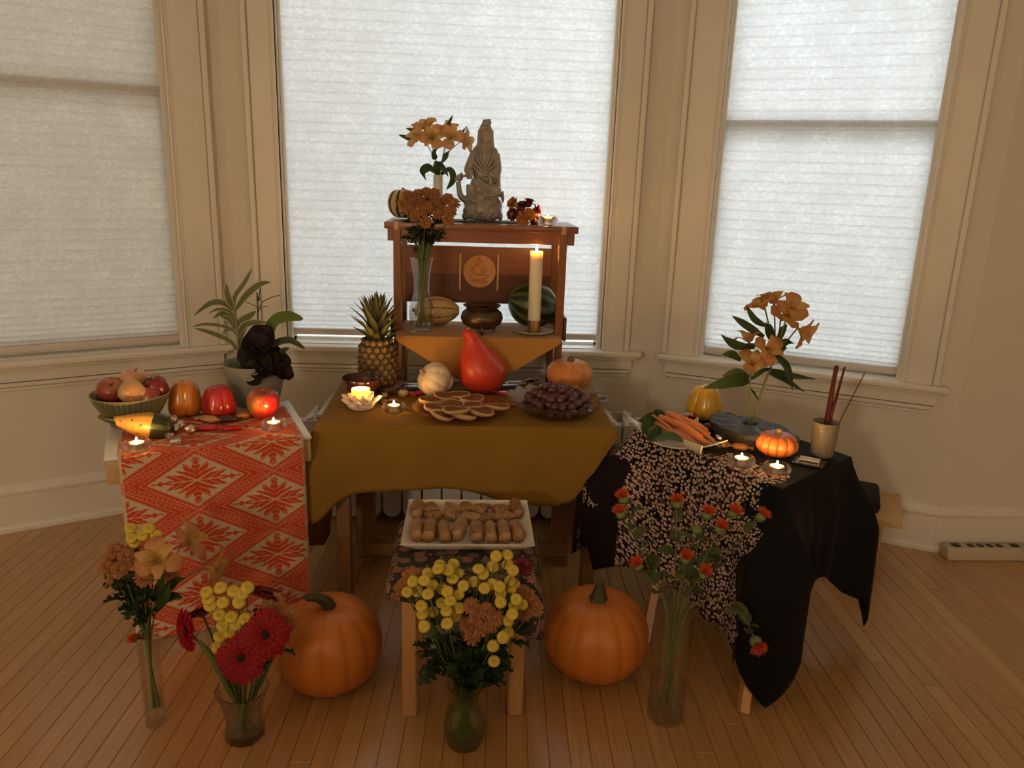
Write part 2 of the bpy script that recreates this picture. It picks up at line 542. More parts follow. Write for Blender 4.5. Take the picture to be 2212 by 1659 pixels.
window(1, WL, 0.215, 1.09, 0.062, 1.235, 0.035, 1.25, 1.79, 0.746, (0.001, 0.004), 'tall painted sash window in the dim angled bay wall', 'dim greyish pleated shade on the window beside the potted plant')
window(2, WC, -0.835, 0.64, -0.955, 0.757, -0.99, 0.814, 0, 0.764, (0.004, 0.012), 'wide painted picture window behind the statue', 'bright white pleated shade on the wide window behind the statue')
window(3, WR, 0.215, 1.085, 0.063, 1.215, 0.044, 1.252, 1.75, 0.742, (0.003, 0.012), 'tall painted sash window behind the black draped table', 'bright white pleated shade behind the incense sticks')

# ---- outdoors: ground, the neighbouring house close to the left window, an eave over the bay
M_NEIGH = plain('neighbour_stucco', (0.42, 0.37, 0.30), 0.9, (0.48, 0.42, 0.33))
M_GROUND = plain('garden_ground', (0.30, 0.30, 0.28), 0.95)
o = struct('ground', box(-14, 14, 4.2, 20, -1.2, -1.0), M_GROUND); tag(o, 'grey paved yard outside the bay', 'ground')
nb = Wall((WL.pt(0.65, 0, -2.2)[0], WL.pt(0.65, 0, -2.2)[1]), 28.0, -1)
o = struct('neighbour_wall', nb.box(-2.2, 6.0, -1.0, 5.5, -0.2, 0.0), M_NEIGH); tag(o, 'beige stucco wall of the house next door', 'wall')
nr = Wall((WR.pt(0.65, 0, -4.2)[0], WR.pt(0.65, 0, -4.2)[1]), 26.7, 1)
o = struct('sky_blocker', nr.box(-3.0, 6.0, -1.0, 2.6, -0.2, 0.0), plain('pale_stucco', (0.50, 0.50, 0.48), 0.9)); tag(o, 'pale blocker wall added outdoors to dim the incense window', 'wall')  # added, unseen: cuts the sky light reaching the right window
o = struct('eave_roof', merge(WC.box(-1.5, 1.3, 2.62, 2.70, -0.55, -TH)), M_TRIM); tag(o, 'painted eave over the bay window', 'roof')

# ---- floor: strip boards
def floor_mat(g):
    co = g.coord('Object'); r = g.rand()
    grain = g.noise(g.scale(g.comb(*[a + b for a, b in zip(g.xyz(co), (r * 7.0, r * 31.0, 0.0))]), 60, 3.0, 1), 1.0, 5, 0.62, dist=0.6)
    fine = g.noise(g.scale(co, 500, 12, 1), 1.0, 2, 0.5)
    c = g.ramp(grain, [(0.30, (0.46, 0.235, 0.080)), (0.52, (0.58, 0.315, 0.115)), (0.72, (0.67, 0.39, 0.155))])
    c = g.mix((r * 0.65), c, (0.44, 0.225, 0.078))
    c = g.mix(((r * 13.7).fract().gt(0.88)) * 0.35, c, (0.74, 0.48, 0.21))
    c = g.mix(fine * 0.18, c, (0.30, 0.15, 0.06))
    return {'Base Color': c, 'Roughness': 0.36, 'Coat Weight': 0.9, 'Coat Roughness': 0.24, 'Coat IOR': 1.6,
            'Normal': g.bump(grain, 0.05, 0.002)}
M_FLOOR = material('strip_oak', floor_mat)
M_GAP = plain('board_gap', (0.06, 0.032, 0.014), 0.9)
floor = struct('floor', box(-3.9, 4.05, -4.15, 3.6, -0.06, -0.021), M_GAP)
tag(floor, 'varnished strip wood floor boards running towards the windows', 'floor')
FA = math.radians(-2.5); PW = 0.057
def board(length):
    c = 0.0011; w = PW - 0.0009
    return box(-w / 2, w / 2, 0.0004, length - 0.0004, -0.02, 0.0, c, 1)
LENS = (0.42, 0.66, 0.9, 1.14, 1.38, 1.68)
BM = {l: mesh_data('plank', board(l), M_FLOOR, smooth=False) for l in LENS}
ca_, sa_ = math.cos(FA), math.sin(FA)
rest = []
brng = random.Random(12)
for k in range(-62, 64):
    x0 = k * PW + 0.02
    y = 0.55 - brng.random() * 1.1
    while y < 3.58:
        l = brng.choice(LENS)
        wx, wy = x0 * ca_ - y * sa_, x0 * sa_ + y * ca_
        ym = wy + l
        # only boards that lie in the bay's view become single pieces
        vis = abs(wx) < 0.95 + 0.62 * ym and ym > 1.45 and wy < 3.5 and (wy < 3.525 - max(0, abs(wx) - 0.95) * 0.50)
        if vis: add('plank', BM[l], parent=floor, loc=(wx, wy, 0), rot=(0, 0, FA))
        else: rest.append(xf(board(l), (wx, wy, 0), (0, 0, FA)))
        y += l
o = add('plank_field', merge(*rest, box(-3.85, 4.0, -4.1, -0.45, -0.021, -0.0006)), M_FLOOR, floor, smooth=False); o['kind'] = 'stuff'

# ---- standing lamps further back in the room
M_GLOBE = emit('lamp_bulb', LAMP_COL, 6.0)
M_FIT = plain('lamp_metal', (0.25, 0.22, 0.18), 0.4, metal=0.8)
M_LSH = leafy('lamp_shade_paper', (0.80, 0.72, 0.58), (0.84, 0.77, 0.64), 0.8, 0.5)
for i, p in enumerate(LAMP_SPOTS):
    t = thing('standing_lamp', ('warm standing lamp behind the camera on the dim window side', 'warm standing lamp behind the camera on the power strip side')[i], 'lamp', p, group='standing lamps')
    add('lamp_foot', lathe([(0, 0), (0.15, 0), (0.15, 0.02), (0.02, 0.03), (0, 0.03)], 32), M_FIT, t)
    add('lamp_pole', tube([(0, 0, 0.02), (0, 0, 1.42)], 0.012, 10), M_FIT, t)
    add('lamp_bulb', ball((0, 0, 1.47), 0.035, 16, 10), M_GLOBE, t)
    ld = bpy.data.lights.new('lamp_light', 'POINT'); ld.energy = LAMP_POWER[i]; ld.color = LAMP_COL; ld.shadow_soft_size = 0.16
    lo = bpy.data.objects.new('lamp_light', ld); COL.objects.link(lo); lo.parent = t; lo.location = (0, 0, 1.70)

# ---- couch-shaped blocker added behind the camera to keep lamp light off the floor
SFO = (-0.12, -0.62, 0)
t = thing('sofa_blocker', 'dark olive couch-shaped blocker added behind the camera to shade the floor', 'sofa_blocker', SFO)
M_BLOCKER = plain('olive_upholstery', (0.16, 0.14, 0.10), 0.9, (0.20, 0.18, 0.13), 40, bump=0.2, bscale=200)
add('seat_base', box(-1.10, 1.10, -0.42, 0.40, 0.12, 0.30, 0.02, 2), M_BLOCKER, t)
add('backrest', box(-1.12, 1.12, 0.28, 0.46, 0.20, 0.98, 0.04, 3), M_BLOCKER, t)
for x in (-0.54, 0.54): add('seat_cushion', box(x - 0.53, x + 0.53, -0.42, 0.28, 0.302, 0.44, 0.04, 3), M_BLOCKER, t)
for x in (-1.18, 1.18): add('armrest', box(x - 0.09, x + 0.09, -0.44, 0.44, 0.10, 0.62, 0.04, 3), M_BLOCKER, t)
for x in (-1.1, 1.1):
    for y in (-0.36, 0.38): add('leg', tube([(x, y, 0.12), (x, y, 0)], [0.028, 0.02], 10), M_FIT, t)

# ================================================================== furniture and cloths
def wood(name, a, b, rough=0.4, scale=(3, 40, 40), coat=0.2):
    def bld(g):
        co = g.coord('Object')
        n = g.noise(g.scale(co, *scale), 1.0, 5, 0.6, dist=0.8)
        f = g.noise(g.scale(co, *[s * 5 for s in scale]), 1.0, 2)
        return {'Base Color': g.mix((n * 1.1 + f * 0.25 - 0.2).clamp(), a, b), 'Roughness': rough, 'Coat Weight': coat, 'Coat Roughness': 0.2,
                'Normal': g.bump(n, 0.06, 0.002)}
    return material(name, bld)
M_CHERRY = wood('cherry_wood', (0.16, 0.050, 0.016), (0.34, 0.125, 0.042), 0.35, (4, 60, 60), 0.35)
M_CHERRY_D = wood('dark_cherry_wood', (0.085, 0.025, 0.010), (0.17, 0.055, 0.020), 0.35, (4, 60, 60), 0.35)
M_CHERRY_V = wood('cherry_post_wood', (0.18, 0.060, 0.020), (0.33, 0.13, 0.045), 0.38, (60, 60, 4), 0.3)
M_MAPLE = wood('pale_maple', (0.52, 0.30, 0.13), (0.66, 0.42, 0.21), 0.45, (40, 40, 4), 0.15)
M_BIRCH = wood('birch_leg', (0.55, 0.28, 0.10), (0.66, 0.37, 0.15), 0.45, (50, 50, 3), 0.15)
M_OLDW = wood('table_frame_wood', (0.20, 0.10, 0.04), (0.32, 0.17, 0.075), 0.5, (50, 50, 4), 0.05)
M_OLDH = wood('table_rail_wood', (0.22, 0.12, 0.05), (0.36, 0.20, 0.09), 0.5, (4, 50, 50), 0.05)
M_WHITE = plain('white_laminate', (0.78, 0.76, 0.72), 0.35, (0.82, 0.80, 0.76))
M_BENCH = wood('bench_pine', (0.60, 0.36, 0.16), (0.72, 0.47, 0.24), 0.5, (4, 40, 40), 0.1)
M_RADI = plain('radiator_enamel', (0.74, 0.73, 0.70), 0.35, (0.78, 0.77, 0.74))

def locsh(sh, o):
    return np.asarray(sh[0]) - np.array(o), sh[1]

# ---------------------------------------------------------------- generic draped cloth
def drape(corners, z, drop, flare, nu=40, nv=24, K=14, fold=0.012, ffreq=26.0, bend=0.35, fan=7, seed=1, wob=0.0, tip=0.04):
    A, B, C, D = [V3(c) for c in corners]
    V, UV = [], []
    ex = (B - A) / np.linalg.norm(B - A); ey = np.array([-ex[1], ex[0]])
    def uvof(p): q = p - A; return (float(q @ ex), float(q @ ey))
    for j in range(nv + 1):
        for i in range(nu + 1):
            u, v = i / nu, j / nv
            p = (A * (1 - u) + B * u) * (1 - v) + (D * (1 - u) + C * u) * v
            V.append((p[0], p[1], z + wob * math.sin(u * 9 + v * 5) * math.sin(v * 7 + 1))); UV.append(uvof(p))
    F = [(j * (nu + 1) + i, j * (nu + 1) + i + 1, (j + 1) * (nu + 1) + i + 1, (j + 1) * (nu + 1) + i) for j in range(nv) for i in range(nu)]
    idx = lambda i, j: j * (nu + 1) + i
    sides = [([idx(i, 0) for i in range(nu + 1)], B - A), ([idx(nu, j) for j in range(nv + 1)], C - B),
             ([idx(i, nv) for i in range(nu, -1, -1)], D - C), ([idx(0, j) for j in range(nv, -1, -1)], A - D)]
    nrm = [np.array([d[1], -d[0]]) / np.linalg.norm(d) for _, d in sides]
    cols = []
    for s in range(4):
        ids = sides[s][0]; m = len(ids) - 1
        for k in range(m + 1): cols.append((ids[k], nrm[s], s + k / m, 1 - tip if k in (0, m) else 1.0))
        n0, n1 = nrm[s], nrm[(s + 1) % 4]
        for k in range(1, fan):
            n = n0 * (1 - k / fan) + n1 * (k / fan); cols.append((ids[-1], n / np.linalg.norm(n), s + 1.0, 1 - tip * abs(2 * k / fan - 1)))
    dS, dV = zip(*drop); fS, fV = zip(*flare)
    prev = None
    first = None
    ph = seed * 1.7
    acc = 0.0
    for ci, (vi, n, Sv, tf) in enumerate(cols):
        p = np.array(V[vi]); d = float(np.interp(Sv, dS, dV)) * tf; fl = float(np.interp(Sv, fS, fV))
        acc += 0.02
        col = [vi]
        for k in range(1, K + 1):
            r = k / K
            sm = min(1.0, r / bend); sm = sm * sm * (3 - 2 * sm)
            out = 0.003 + min(1, r * 8) * 0.003 + fl * sm + fold * (r ** 0.8) * min(1, d / 0.15) * (0.6 + math.sin(Sv * ffreq + ph) * 0.7 + 0.35 * math.sin(Sv * ffreq * 2.3 + ph * 2 + r * 2))
            q = np.array([p[0] + n[0] * out, p[1] + n[1] * out, p[2] - d * r])
            V.append(q); UV.append((UV[vi][0] + float(n @ ex) * (d * r + fl * sm), UV[vi][1] + float(n @ ey) * (d * r + fl * sm)))
            col.append(len(V) - 1)
        if prev is not None:
            for k in range(K):
                q = [prev[k], prev[k + 1], col[k + 1], col[k]]
                if q[0] == q[3]: q = q[:3]
                F.append(tuple(reversed(q)))
        if first is None: first = col
        prev = col
    for k in range(K):
        q = [prev[k], prev[k + 1], first[k + 1], first[k]]
        if q[0] == q[3]: q = q[:3]
        F.append(tuple(reversed(q)))
    return (np.array([tuple(v) for v in V], float), F), UV

def cloth_obj(name, sh_uv, mat, label, cat, loc, thick=0.0018):
    (v, f), uv = sh_uv
    o = add(name, (np.asarray(v) - np.array(loc), f), mat, None, True, loc=loc, uv=uv)
    m = o.modifiers.new('thickness', 'SOLIDIFY'); m.thickness = thick; m.offset = 1
    tag(o, label, cat); return o

def weave(g, uv, sc=900.0):
    x, y, _ = g.xyz(uv)
    return ((x * sc).sin() * (y * sc).sin())

# ---------------------------------------------------------------- middle table and mustard cloth
TZ = 0.665          # wooden top
TT = TZ + 0.0035    # cloth surface
CT = [(-0.510, 2.535), (0.515, 2.515), (0.515, 3.125), (-0.510, 3.125)]
t = thing('folding_table', 'wooden table under the mustard cloth, legs showing below the hem', 'table', (0.0, 2.82, 0))
def L0(sh): return locsh(sh, (0.0, 2.82, 0))
add('table_top', L0(box(-0.508, 0.513, 2.537, 3.12, TZ - 0.03, TZ, 0.004)), M_OLDH, t)
for x, y in ((-0.43, 2.57), (0.455, 2.55), (-0.43, 3.08), (0.455, 3.08)):
    add('leg', L0(box(x - 0.024, x + 0.024, y - 0.024, y + 0.024, 0, TZ - 0.03, 0.003)), M_OLDW, t)
for x in (-0.385, 0.385):
    add('frame_post', L0(box(x - 0.036, x + 0.036, 2.80, 2.84, 0.03, TZ - 0.03, 0.003)), M_OLDW, t)
    add('foot_block', L0(box(x - 0.012 - 0.02, x + 0.032, 2.78, 2.86, 0.0, 0.03, 0.003)), M_OLDW, t)
add('lower_rail', L0(box(-0.42, 0.42, 2.795, 2.845, 0.03, 0.085, 0.003)), M_OLDH, t)
add('apron_rail', L0(box(-0.43, 0.455, 2.56, 2.58, TZ - 0.09, TZ - 0.03, 0.002)), M_OLDH, t)
def mustard(g):
    uv = g.coord('UV'); x, y, _ = g.xyz(uv)
    n = g.noise(g.scale(uv, 900, 60, 1), 1, 2) * 0.5 + g.noise(g.scale(uv, 60, 900, 1), 1, 2) * 0.5
    b = g.noise(uv, 7, 3)
    c = g.mix(n, (0.31, 0.165, 0.028), (0.44, 0.25, 0.050))
    c = g.mix(b * 0.35, c, (0.24, 0.12, 0.014))
    p = g.node('ShaderNodeBsdfPrincipled'); g.put(p.inputs['Base Color'], c); p.inputs['Roughness'].default_value = 0.85; p.inputs['Specular IOR Level'].default_value = 0.2; g.put(p.inputs['Normal'], g.bump(n, 0.25, 0.0015))
    tr = g.node('ShaderNodeBsdfTranslucent'); g.put(tr.inputs[0], g.mix(0.5, c, (0.55, 0.33, 0.07)))
    mx = g.node('ShaderNodeMixShader'); mx.inputs[0].default_value = 0.22
    g.nt.links.new(p.outputs[0], mx.inputs[1]); g.nt.links.new(tr.outputs[0], mx.inputs[2]); return mx.outputs[0]
M_MUSTARD = material('mustard_linen', mustard)
cl = drape(CT, TZ + 0.0018, [(0, .34), (.07, .27), (.12, .245), (.25, .235), (.36, .222), (.48, .225), (.60, .255), (.72, .278), (.82, .285), (.87, .265), (1.0, .04), (1.3, .05), (2, .03), (2.98, .04), (3.05, .3), (3.3, .54), (3.55, .59), (3.8, .52), (3.95, .38), (4, .34)],
           [(0, .085), (.08, .035), (.2, .012), (.9, .012), (1, .01), (3, .01), (3.6, .03), (3.9, .08), (4, .085)], 56, 30, 16, 0.010, 19.0, 0.5)
cloth_obj('tablecloth', cl, M_MUSTARD, 'mustard linen cloth hanging over the front of the middle table', 'tablecloth', (0, 2.53, TZ))

# ---------------------------------------------------------------- left white table and red runner
LZ = 0.655; LT = LZ + 0.003
LF0 = V3((-1.040, 2.218)); LEX = V3((0.9278, 0.3732)); LEY = V3((-0.3732, 0.9278))
LANG = math.atan2(LEX[1], LEX[0])
def lp(u, v, z): p = LF0 + LEX * u + LEY * v; return V3((p[0], p[1], z))
t = thing('side_table', 'small white-topped table with pale wooden edges under the red patterned runner', 'table', lp(0.28, 0.22, 0), (0, 0, LANG))
def B1(*a): return box(a[0] - 0.28, a[1] - 0.28, a[2] - 0.22, a[3] - 0.22, *a[4:])
add('table_top', B1(-0.035, 0.578, 0.008, 0.45, LZ - 0.016, LZ, 0.007, 2), M_WHITE, t)
for u, v in ((0.045, 0.05), (0.505, 0.05), (0.045, 0.41), (0.505, 0.41)):
    add('leg', B1(u - 0.021, u + 0.021, v - 0.021, v + 0.021, 0, LZ - 0.016, 0.009, 3), M_MAPLE, t)
for a in ((-0.033, 0.575, 0.012, 0.03), (-0.033, 0.575, 0.428, 0.446), (-0.031, -0.012, 0.03, 0.43), (0.553, 0.574, 0.03, 0.43)):
    add('apron', B1(*a, LZ - 0.092, LZ - 0.016, 0.006, 2), M_MAPLE, t)

def runner(g):
    uv = g.coord('UV'); x, y, _ = g.xyz(uv)
    PH, PV = 0.462, 0.196
    X = x / PH + 0.04; Y = y / PV + 0.06
    # nearest diamond centre of the two interleaved lattices
    ax = (X + 0.5).fract() - 0.5; ay = (Y + 0.5).fract() - 0.5
    bx = X.fract() - 0.5; by = Y.fract() - 0.5
    sa = ax.abs() * 2 + ay.abs() * 2; sb = bx.abs() * 2 + by.abs() * 2
    pick = sa.lt(sb)
    u = ax * pick + bx * (1 - pick); v = ay * pick + by * (1 - pick)
    s = sa.min(sb)
    tt = (u.abs() * 2 - v.abs() * 2)
    # outline band: red with pale lines and a row of dots
    w = u.abs() / 0.325 + v.abs() / 0.465
    band = w.gt(1.0)
    line1 = (w - 1.075).abs().lt(0.017); line2 = ((s - 0.845).abs().lt(0.012)) * w.gt(1.12); line3 = (s - 0.985).abs().lt(0.009)
    dot = ((s - 0.915).abs().lt(0.030)) * (((tt * 9.0).fract() - 0.5).abs().lt(0.20))
    pale_b = (line1 + line2 + line3 + dot).clamp()
    # saw-tooth along the band's inner edge
    saw = (((tt * 16.0).fract() - 0.5).abs() * 0.16 + 0.90).lt(w)
    # feathered star in the diamond
    ux = u * PH; vy = v * PV
    ang = (vy * 1.55).atan2(ux); rr = (ux * ux + vy * vy * 2.4).sqrt()
    lobes = ((ang * 8.0 / PI).fract() - 0.5).abs() * 2
    big = ((ang * 2.0).cos().abs())
    lim = big * 0.022 + 0.046 + lobes * 0.036
    star = rr.lt(lim)
    ray_ = ((ang * 8.0 / PI + 0.5).fract() - 0.5).abs().lt(0.045) * rr.lt(0.105)
    cross = ((ux.abs() * 0.55 - vy.abs()).abs().lt(0.0024)) * rr.lt(0.085) + vy.abs().lt(0.0014) * rr.lt(0.105) + (((ux.abs() * 0.55 - vy.abs()).abs() * 62.0).fract().lt(0.12)) * rr.gt(0.030)
    # small snowflakes above and below, tips left and right
    fy = vy.abs() - 0.066
    fr = (ux * ux + fy * fy).sqrt(); fa = fy.atan2(ux)
    flake = fr.lt((fa * 4.0).cos().abs() * 0.010 + 0.0035) * fr.gt(0.0022)
    tx = ux.abs() - 0.103
    tip = (tx.abs() * 0.8 + vy.abs()).lt(0.0095) + (vy.abs().lt(0.002)) * (ux.abs().gt(0.08)) * ux.abs().lt(0.13)
    motif = ((star * (1 - cross.clamp())) + flake + tip).clamp() * (1 - band)
    red = (band * (1 - pale_b) + motif + saw * (1 - band)).clamp()
    edge = ((x - 0.2725).abs()).gt(0.2635)
    red = red * (1 - edge)
    stripe = ((x * 64.0).fract()).lt(0.5) * 0.35
    redc = g.mix(stripe, (0.62, 0.070, 0.022), (0.66, 0.115, 0.045))
    palec = g.mix(band, (0.66, 0.50, 0.33), (0.72, 0.27, 0.17))
    wv = weave(g, uv, 2400)
    c = g.mix(red, palec, redc)
    return {'Base Color': c, 'Roughness': 0.9, 'Specular IOR Level': 0.15, 'Normal': g.bump(wv + red * 1.5, 0.3, 0.0008)}
M_RUNNER = material('red_woven_runner', runner)
def runner_pt(a, b):
    # a across 0..1, b along 0..1 (0 = back of the top, 1 = hem)
    u = 0.004 + a * 0.545; s = b * 1.00
    top = 0.37
    if s < top: v, z = top - s, LT
    else:
        h = s - top; r = 0.012
        if h < r * PI / 2:
            th = h / r; v, z = -r * math.sin(th) + 0.004, LT - r + r * math.cos(th)
        else: v, z = -r + 0.004 - 0.012 * math.sin(min(1, (h - 0.02) / 0.5) * 1.5) + 0.003 * math.sin(a * 11 + 1) * min(1, h * 3), LT - r - (h - r * PI / 2)
    return lp(u, v, z)
sh = grid(36, 110, runner_pt)
UVR = [(i / 36 * 0.545, j / 110 * 1.0) for j in range(111) for i in range(37)]
cloth_obj('table_runner', (sh, UVR), M_RUNNER, 'red and cream woven diamond runner hanging down the white table', 'runner', lp(0.28, 0.0, LZ), 0.0016)

# ---------------------------------------------------------------- right table and black blossom cloth
RZ = 0.655; RT = RZ + 0.0035
RC = [(0.590, 2.545), (0.914, 2.018), (1.256, 2.296), (0.932, 2.823)]
def rp(u, v):
    A, B, C, D = [V3(c) for c in RC]
    return (A * (1 - u) + B * u) * (1 - v) + (D * (1 - u) + C * u) * v
t = thing('folding_stool_table', 'wooden folding table with splayed legs under the black blossom cloth', 'table', (0.92, 2.42, 0))
RO = (0.92, 2.42, 0)
cs = np.array([(p[0], p[1]) for p in RC]); cc = cs.mean(0); ins = cc + (cs - cc) * 0.985
top = (np.array([(x, y, z) for z in (RZ - 0.02, RZ - 0.001) for x, y in ins]) - np.array(RO), [(3, 2, 1, 0), (4, 5, 6, 7), (0, 1, 5, 4), (1, 2, 6, 5), (2, 3, 7, 6), (3, 0, 4, 7)])
add('table_top', top, M_MAPLE, t, False)
def bar(p, q, w, d, up=(0, 0, 1)):
    p, q = V3(p), V3(q); T = (q - p) / np.linalg.norm(q - p); s = np.cross(T, V3(up)); s /= np.linalg.norm(s); n = np.cross(s, T)
    v = [a + s * i * w / 2 + n * j * d / 2 for a in (p, q) for i, j in ((-1, -1), (1, -1), (1, 1), (-1, 1))]
    return np.array(v), [(3, 2, 1, 0), (4, 5, 6, 7), (0, 1, 5, 4), (1, 2, 6, 5), (2, 3, 7, 6), (3, 0, 4, 7)]
feet = [at_z(1604, 1540, 0), (0.72, 2.30, 0), (1.18, 2.62, 0), (0.66, 2.80, 0)]
legt = [(1.00, 2.28, RZ - 0.02), (0.98, 2.20, RZ - 0.02), (0.98, 2.40, RZ - 0.02), (0.80, 2.52, RZ - 0.02)]
def setz(p): return (float(p[0]), float(p[1]), 0.0)
F0 = setz(feet[0]); F1 = setz(at_z(1392, 1385, 0))
add('leg', locsh(bar(F0, (1.035, 2.36, RZ - 0.02), 0.040, 0.026, (1, 0, 0)), RO), M_BIRCH, t, False)
add('leg', locsh(bar(F1, (0.78, 2.58, RZ - 0.02), 0.040, 0.026, (1, 0, 0)), RO), M_BIRCH, t, False)
add('leg', locsh(bar((1.16, 2.60, 0), (0.97, 2.16, RZ - 0.02), 0.040, 0.026, (1, 0, 0)), RO), M_BIRCH, t, False)
add('leg', locsh(bar((0.90, 2.78, 0), (0.72, 2.40, RZ - 0.02), 0.040, 0.026, (1, 0, 0)), RO), M_BIRCH, t, False)
def lerp(a, b, f): return V3(a) * (1 - f) + V3(b) * f
add('stretcher', locsh(bar(lerp(F0, (1.035, 2.36, RZ), 0.34), lerp(F1, (0.78, 2.58, RZ), 0.34), 0.018, 0.040), RO), M_BIRCH, t, False)

def blossom(g):
    uv = g.coord('UV'); x, y, _ = g.xyz(uv)
    def layer(sc, off, r):
        vec = g.comb(x * sc + off, y * sc + off * 0.37, 0.0)
        n = g.node('ShaderNodeTexVoronoi', voronoi_dimensions='2D', feature='F1'); g.put(n.inputs['Vector'], vec)
        n.inputs['Scale'].default_value = 1.0; n.inputs['Randomness'].default_value = 0.85
        d = g.node('ShaderNodeVectorMath', operation='SUBTRACT'); g.put(d.inputs[0], vec); g.nt.links.new(n.outputs['Position'], d.inputs[1])
        dx, dy, _ = g.xyz(S(g, d.outputs[0]))
        rr = (dx * dx + dy * dy).sqrt(); a = dy.atan2(dx)
        pet = (a * 2.5).cos().abs() * (0.24 * r) + 0.22 * r
        f = rr.lt(pet) * (1 - rr.lt(0.09 * r))
        cr = g.xyz(S(g, n.outputs['Color']))
        return f, cr[0]
    mask = g.noise(g.comb(x + 3.1, y, 0.0), 6.5, 3, 0.6)
    side = (0.625 + 0.045 * ((y * 21.0).sin()) - x) * 9.0           # blossoms fill the part near the middle table
    side = side.clamp() * ((0.13 + (mask - 0.5) * 0.25 - y) * 14.0).clamp()
    m1 = ((mask * 0.9 + side * 0.30)).gt(0.60) * side.gt(0.08)
    m2 = ((mask * -0.8 + side * 0.40 + 0.3)).gt(0.22) * side.gt(0.15)
    f1, r1 = layer(78.0, 0.0, 1.0); f2, r2 = layer(66.0, 11.3, 1.0)
    hole = 1 - (y.lt(-0.15)) * x.lt(0.06) * (mask.lt(0.60))
    f1 = f1 * m1 * r1.lt(0.88) * hole; f2 = f2 * m2 * r2.lt(0.7) * hole
    base = g.mix(m2 * 0.5, (0.006, 0.006, 0.007), (0.022, 0.010, 0.012))
    c = g.mix(f2, base, (0.16, 0.075, 0.068)); c = g.mix(f1, c, (0.66, 0.50, 0.43))
    return {'Base Color': c, 'Roughness': 0.8, 'Specular IOR Level': 0.15, 'Sheen Weight': 0.03}
M_BLOSSOM = material('black_blossom_cotton', blossom)
cl = drape(RC, RZ + 0.0018, [(0, .50), (.12, .47), (.3, .46), (.5, .475), (.7, .50), (.85, .50), (.97, .51), (1, .640), (1.03, .50), (1.1, .48), (1.35, .40), (1.55, .34), (1.7, .38), (1.85, .44), (1.97, .47), (2, .61), (2.03, .46), (2.2, .42), (2.6, .36), (3, .45), (3.5, .36), (3.8, .42), (4, .50)],
           [(0, .17), (.08, .11), (.2, .035), (.4, .018), (.8, .03), (1, .12), (1.12, .05), (1.5, .02), (1.85, .05), (2, .10), (2.2, .03), (3, .05), (3.8, .06), (4, .17)], 44, 30, 18, 0.014, 15.0, 0.45, 12, 2, 0.0, 0.21)
cloth_obj('blossom_cloth', cl, M_BLOSSOM, 'black cloth printed with pale cherry blossoms over the angled table', 'tablecloth', (0.92, 2.42, RZ))

# ---------------------------------------------------------------- stool and floral cloth
SZ = 0.445; ST = SZ + 0.003
SO = (0.005, 2.06, 0)
t = thing('wooden_stool', 'birch wooden stool holding the platter of spring rolls', 'stool', SO)
add('seat', locsh(box(-0.185, 0.195, 1.878, 2.245, SZ - 0.02, SZ, 0.004), SO), M_BIRCH, t)
for x in (-0.145, 0.155):
    for y in (1.908, 2.21):
        add('leg', locsh(box(x - 0.021, x + 0.021, y - 0.021, y + 0.021, 0, SZ - 0.02, 0.005, 1), SO), M_BIRCH, t, False)
for y in (1.905, 2.213): add('apron', locsh(box(-0.13, 0.14, y - 0.009, y + 0.009, SZ - 0.07, SZ - 0.02), SO), M_BIRCH, t)
def floral(g):
    uv = g.coord('UV'); x, y, _ = g.xyz(uv)
    def disc(sc, off):
        vec = g.comb(x * sc + off, y * sc + off * 0.7, 0.0)
        n = g.node('ShaderNodeTexVoronoi', voronoi_dimensions='2D', feature='F1'); g.put(n.inputs['Vector'], vec); n.inputs['Scale'].default_value = 1.0
        d = g.node('ShaderNodeVectorMath', operation='SUBTRACT'); g.put(d.inputs[0], vec); g.nt.links.new(n.outputs['Position'], d.inputs[1])
        dx, dy, _ = g.xyz(S(g, d.outputs[0])); rr = (dx * dx + dy * dy).sqrt(); a = dy.atan2(dx)
        cr = g.xyz(S(g, n.outputs['Color'])); return rr, a, cr
    r1, a1, c1 = disc(22.0, 0.0)
    pet = r1.lt((a1 * 4).cos().abs() * 0.12 + 0.27); rim = (r1 - 0.36).abs().lt(0.03) * c1[1].gt(0.4); spoke = pet * ((a1 * 8).sin().abs().lt(0.3)) * r1.gt(0.07)
    col = g.ramp(c1[0], [(0.0, (0.26, 0.055, 0.045)), (0.35, (0.33, 0.12, 0.085)), (0.6, (0.16, 0.12, 0.085)), (1.0, (0.06, 0.065, 0.06))])
    b = g.mix(g.noise(uv, 30, 2), (0.030, 0.026, 0.018), (0.055, 0.045, 0.030))
    c = g.mix(pet, b, col); c = g.mix((rim + spoke).clamp(), c, (0.30, 0.20, 0.12))
    r2, a2, c2 = disc(47.0, 3.0); c = g.mix(r2.lt((a2 * 2.5).cos().abs() * 0.15 + 0.14) * c2[2].gt(0.6) * (1 - pet), c, (0.34, 0.20, 0.14))
    return {'Base Color': c, 'Roughness': 0.85, 'Specular IOR Level': 0.2}
M_FLORAL = material('floral_kimono_cotton', floral)
cl = drape([(-0.190, 1.872), (0.200, 1.872), (0.200, 2.25), (-0.190, 2.25)], SZ + 0.0012,
           [(0, .05), (.15, .06), (.4, .09), (.6, .11), (.8, .13), (1, .17), (1.3, .21), (2, .2), (3, .06), (4, .05)],
           [(0, .012), (.5, .008), (1, .02), (1.5, .03), (2, .03), (3, .012), (4, .012)], 30, 26, 10, 0.006, 17.0, 0.5, 6, 3)
cloth_obj('stool_cloth', cl, M_FLORAL, 'dark floral print cloth covering the birch stool', 'cloth', (0, 2.06, SZ))

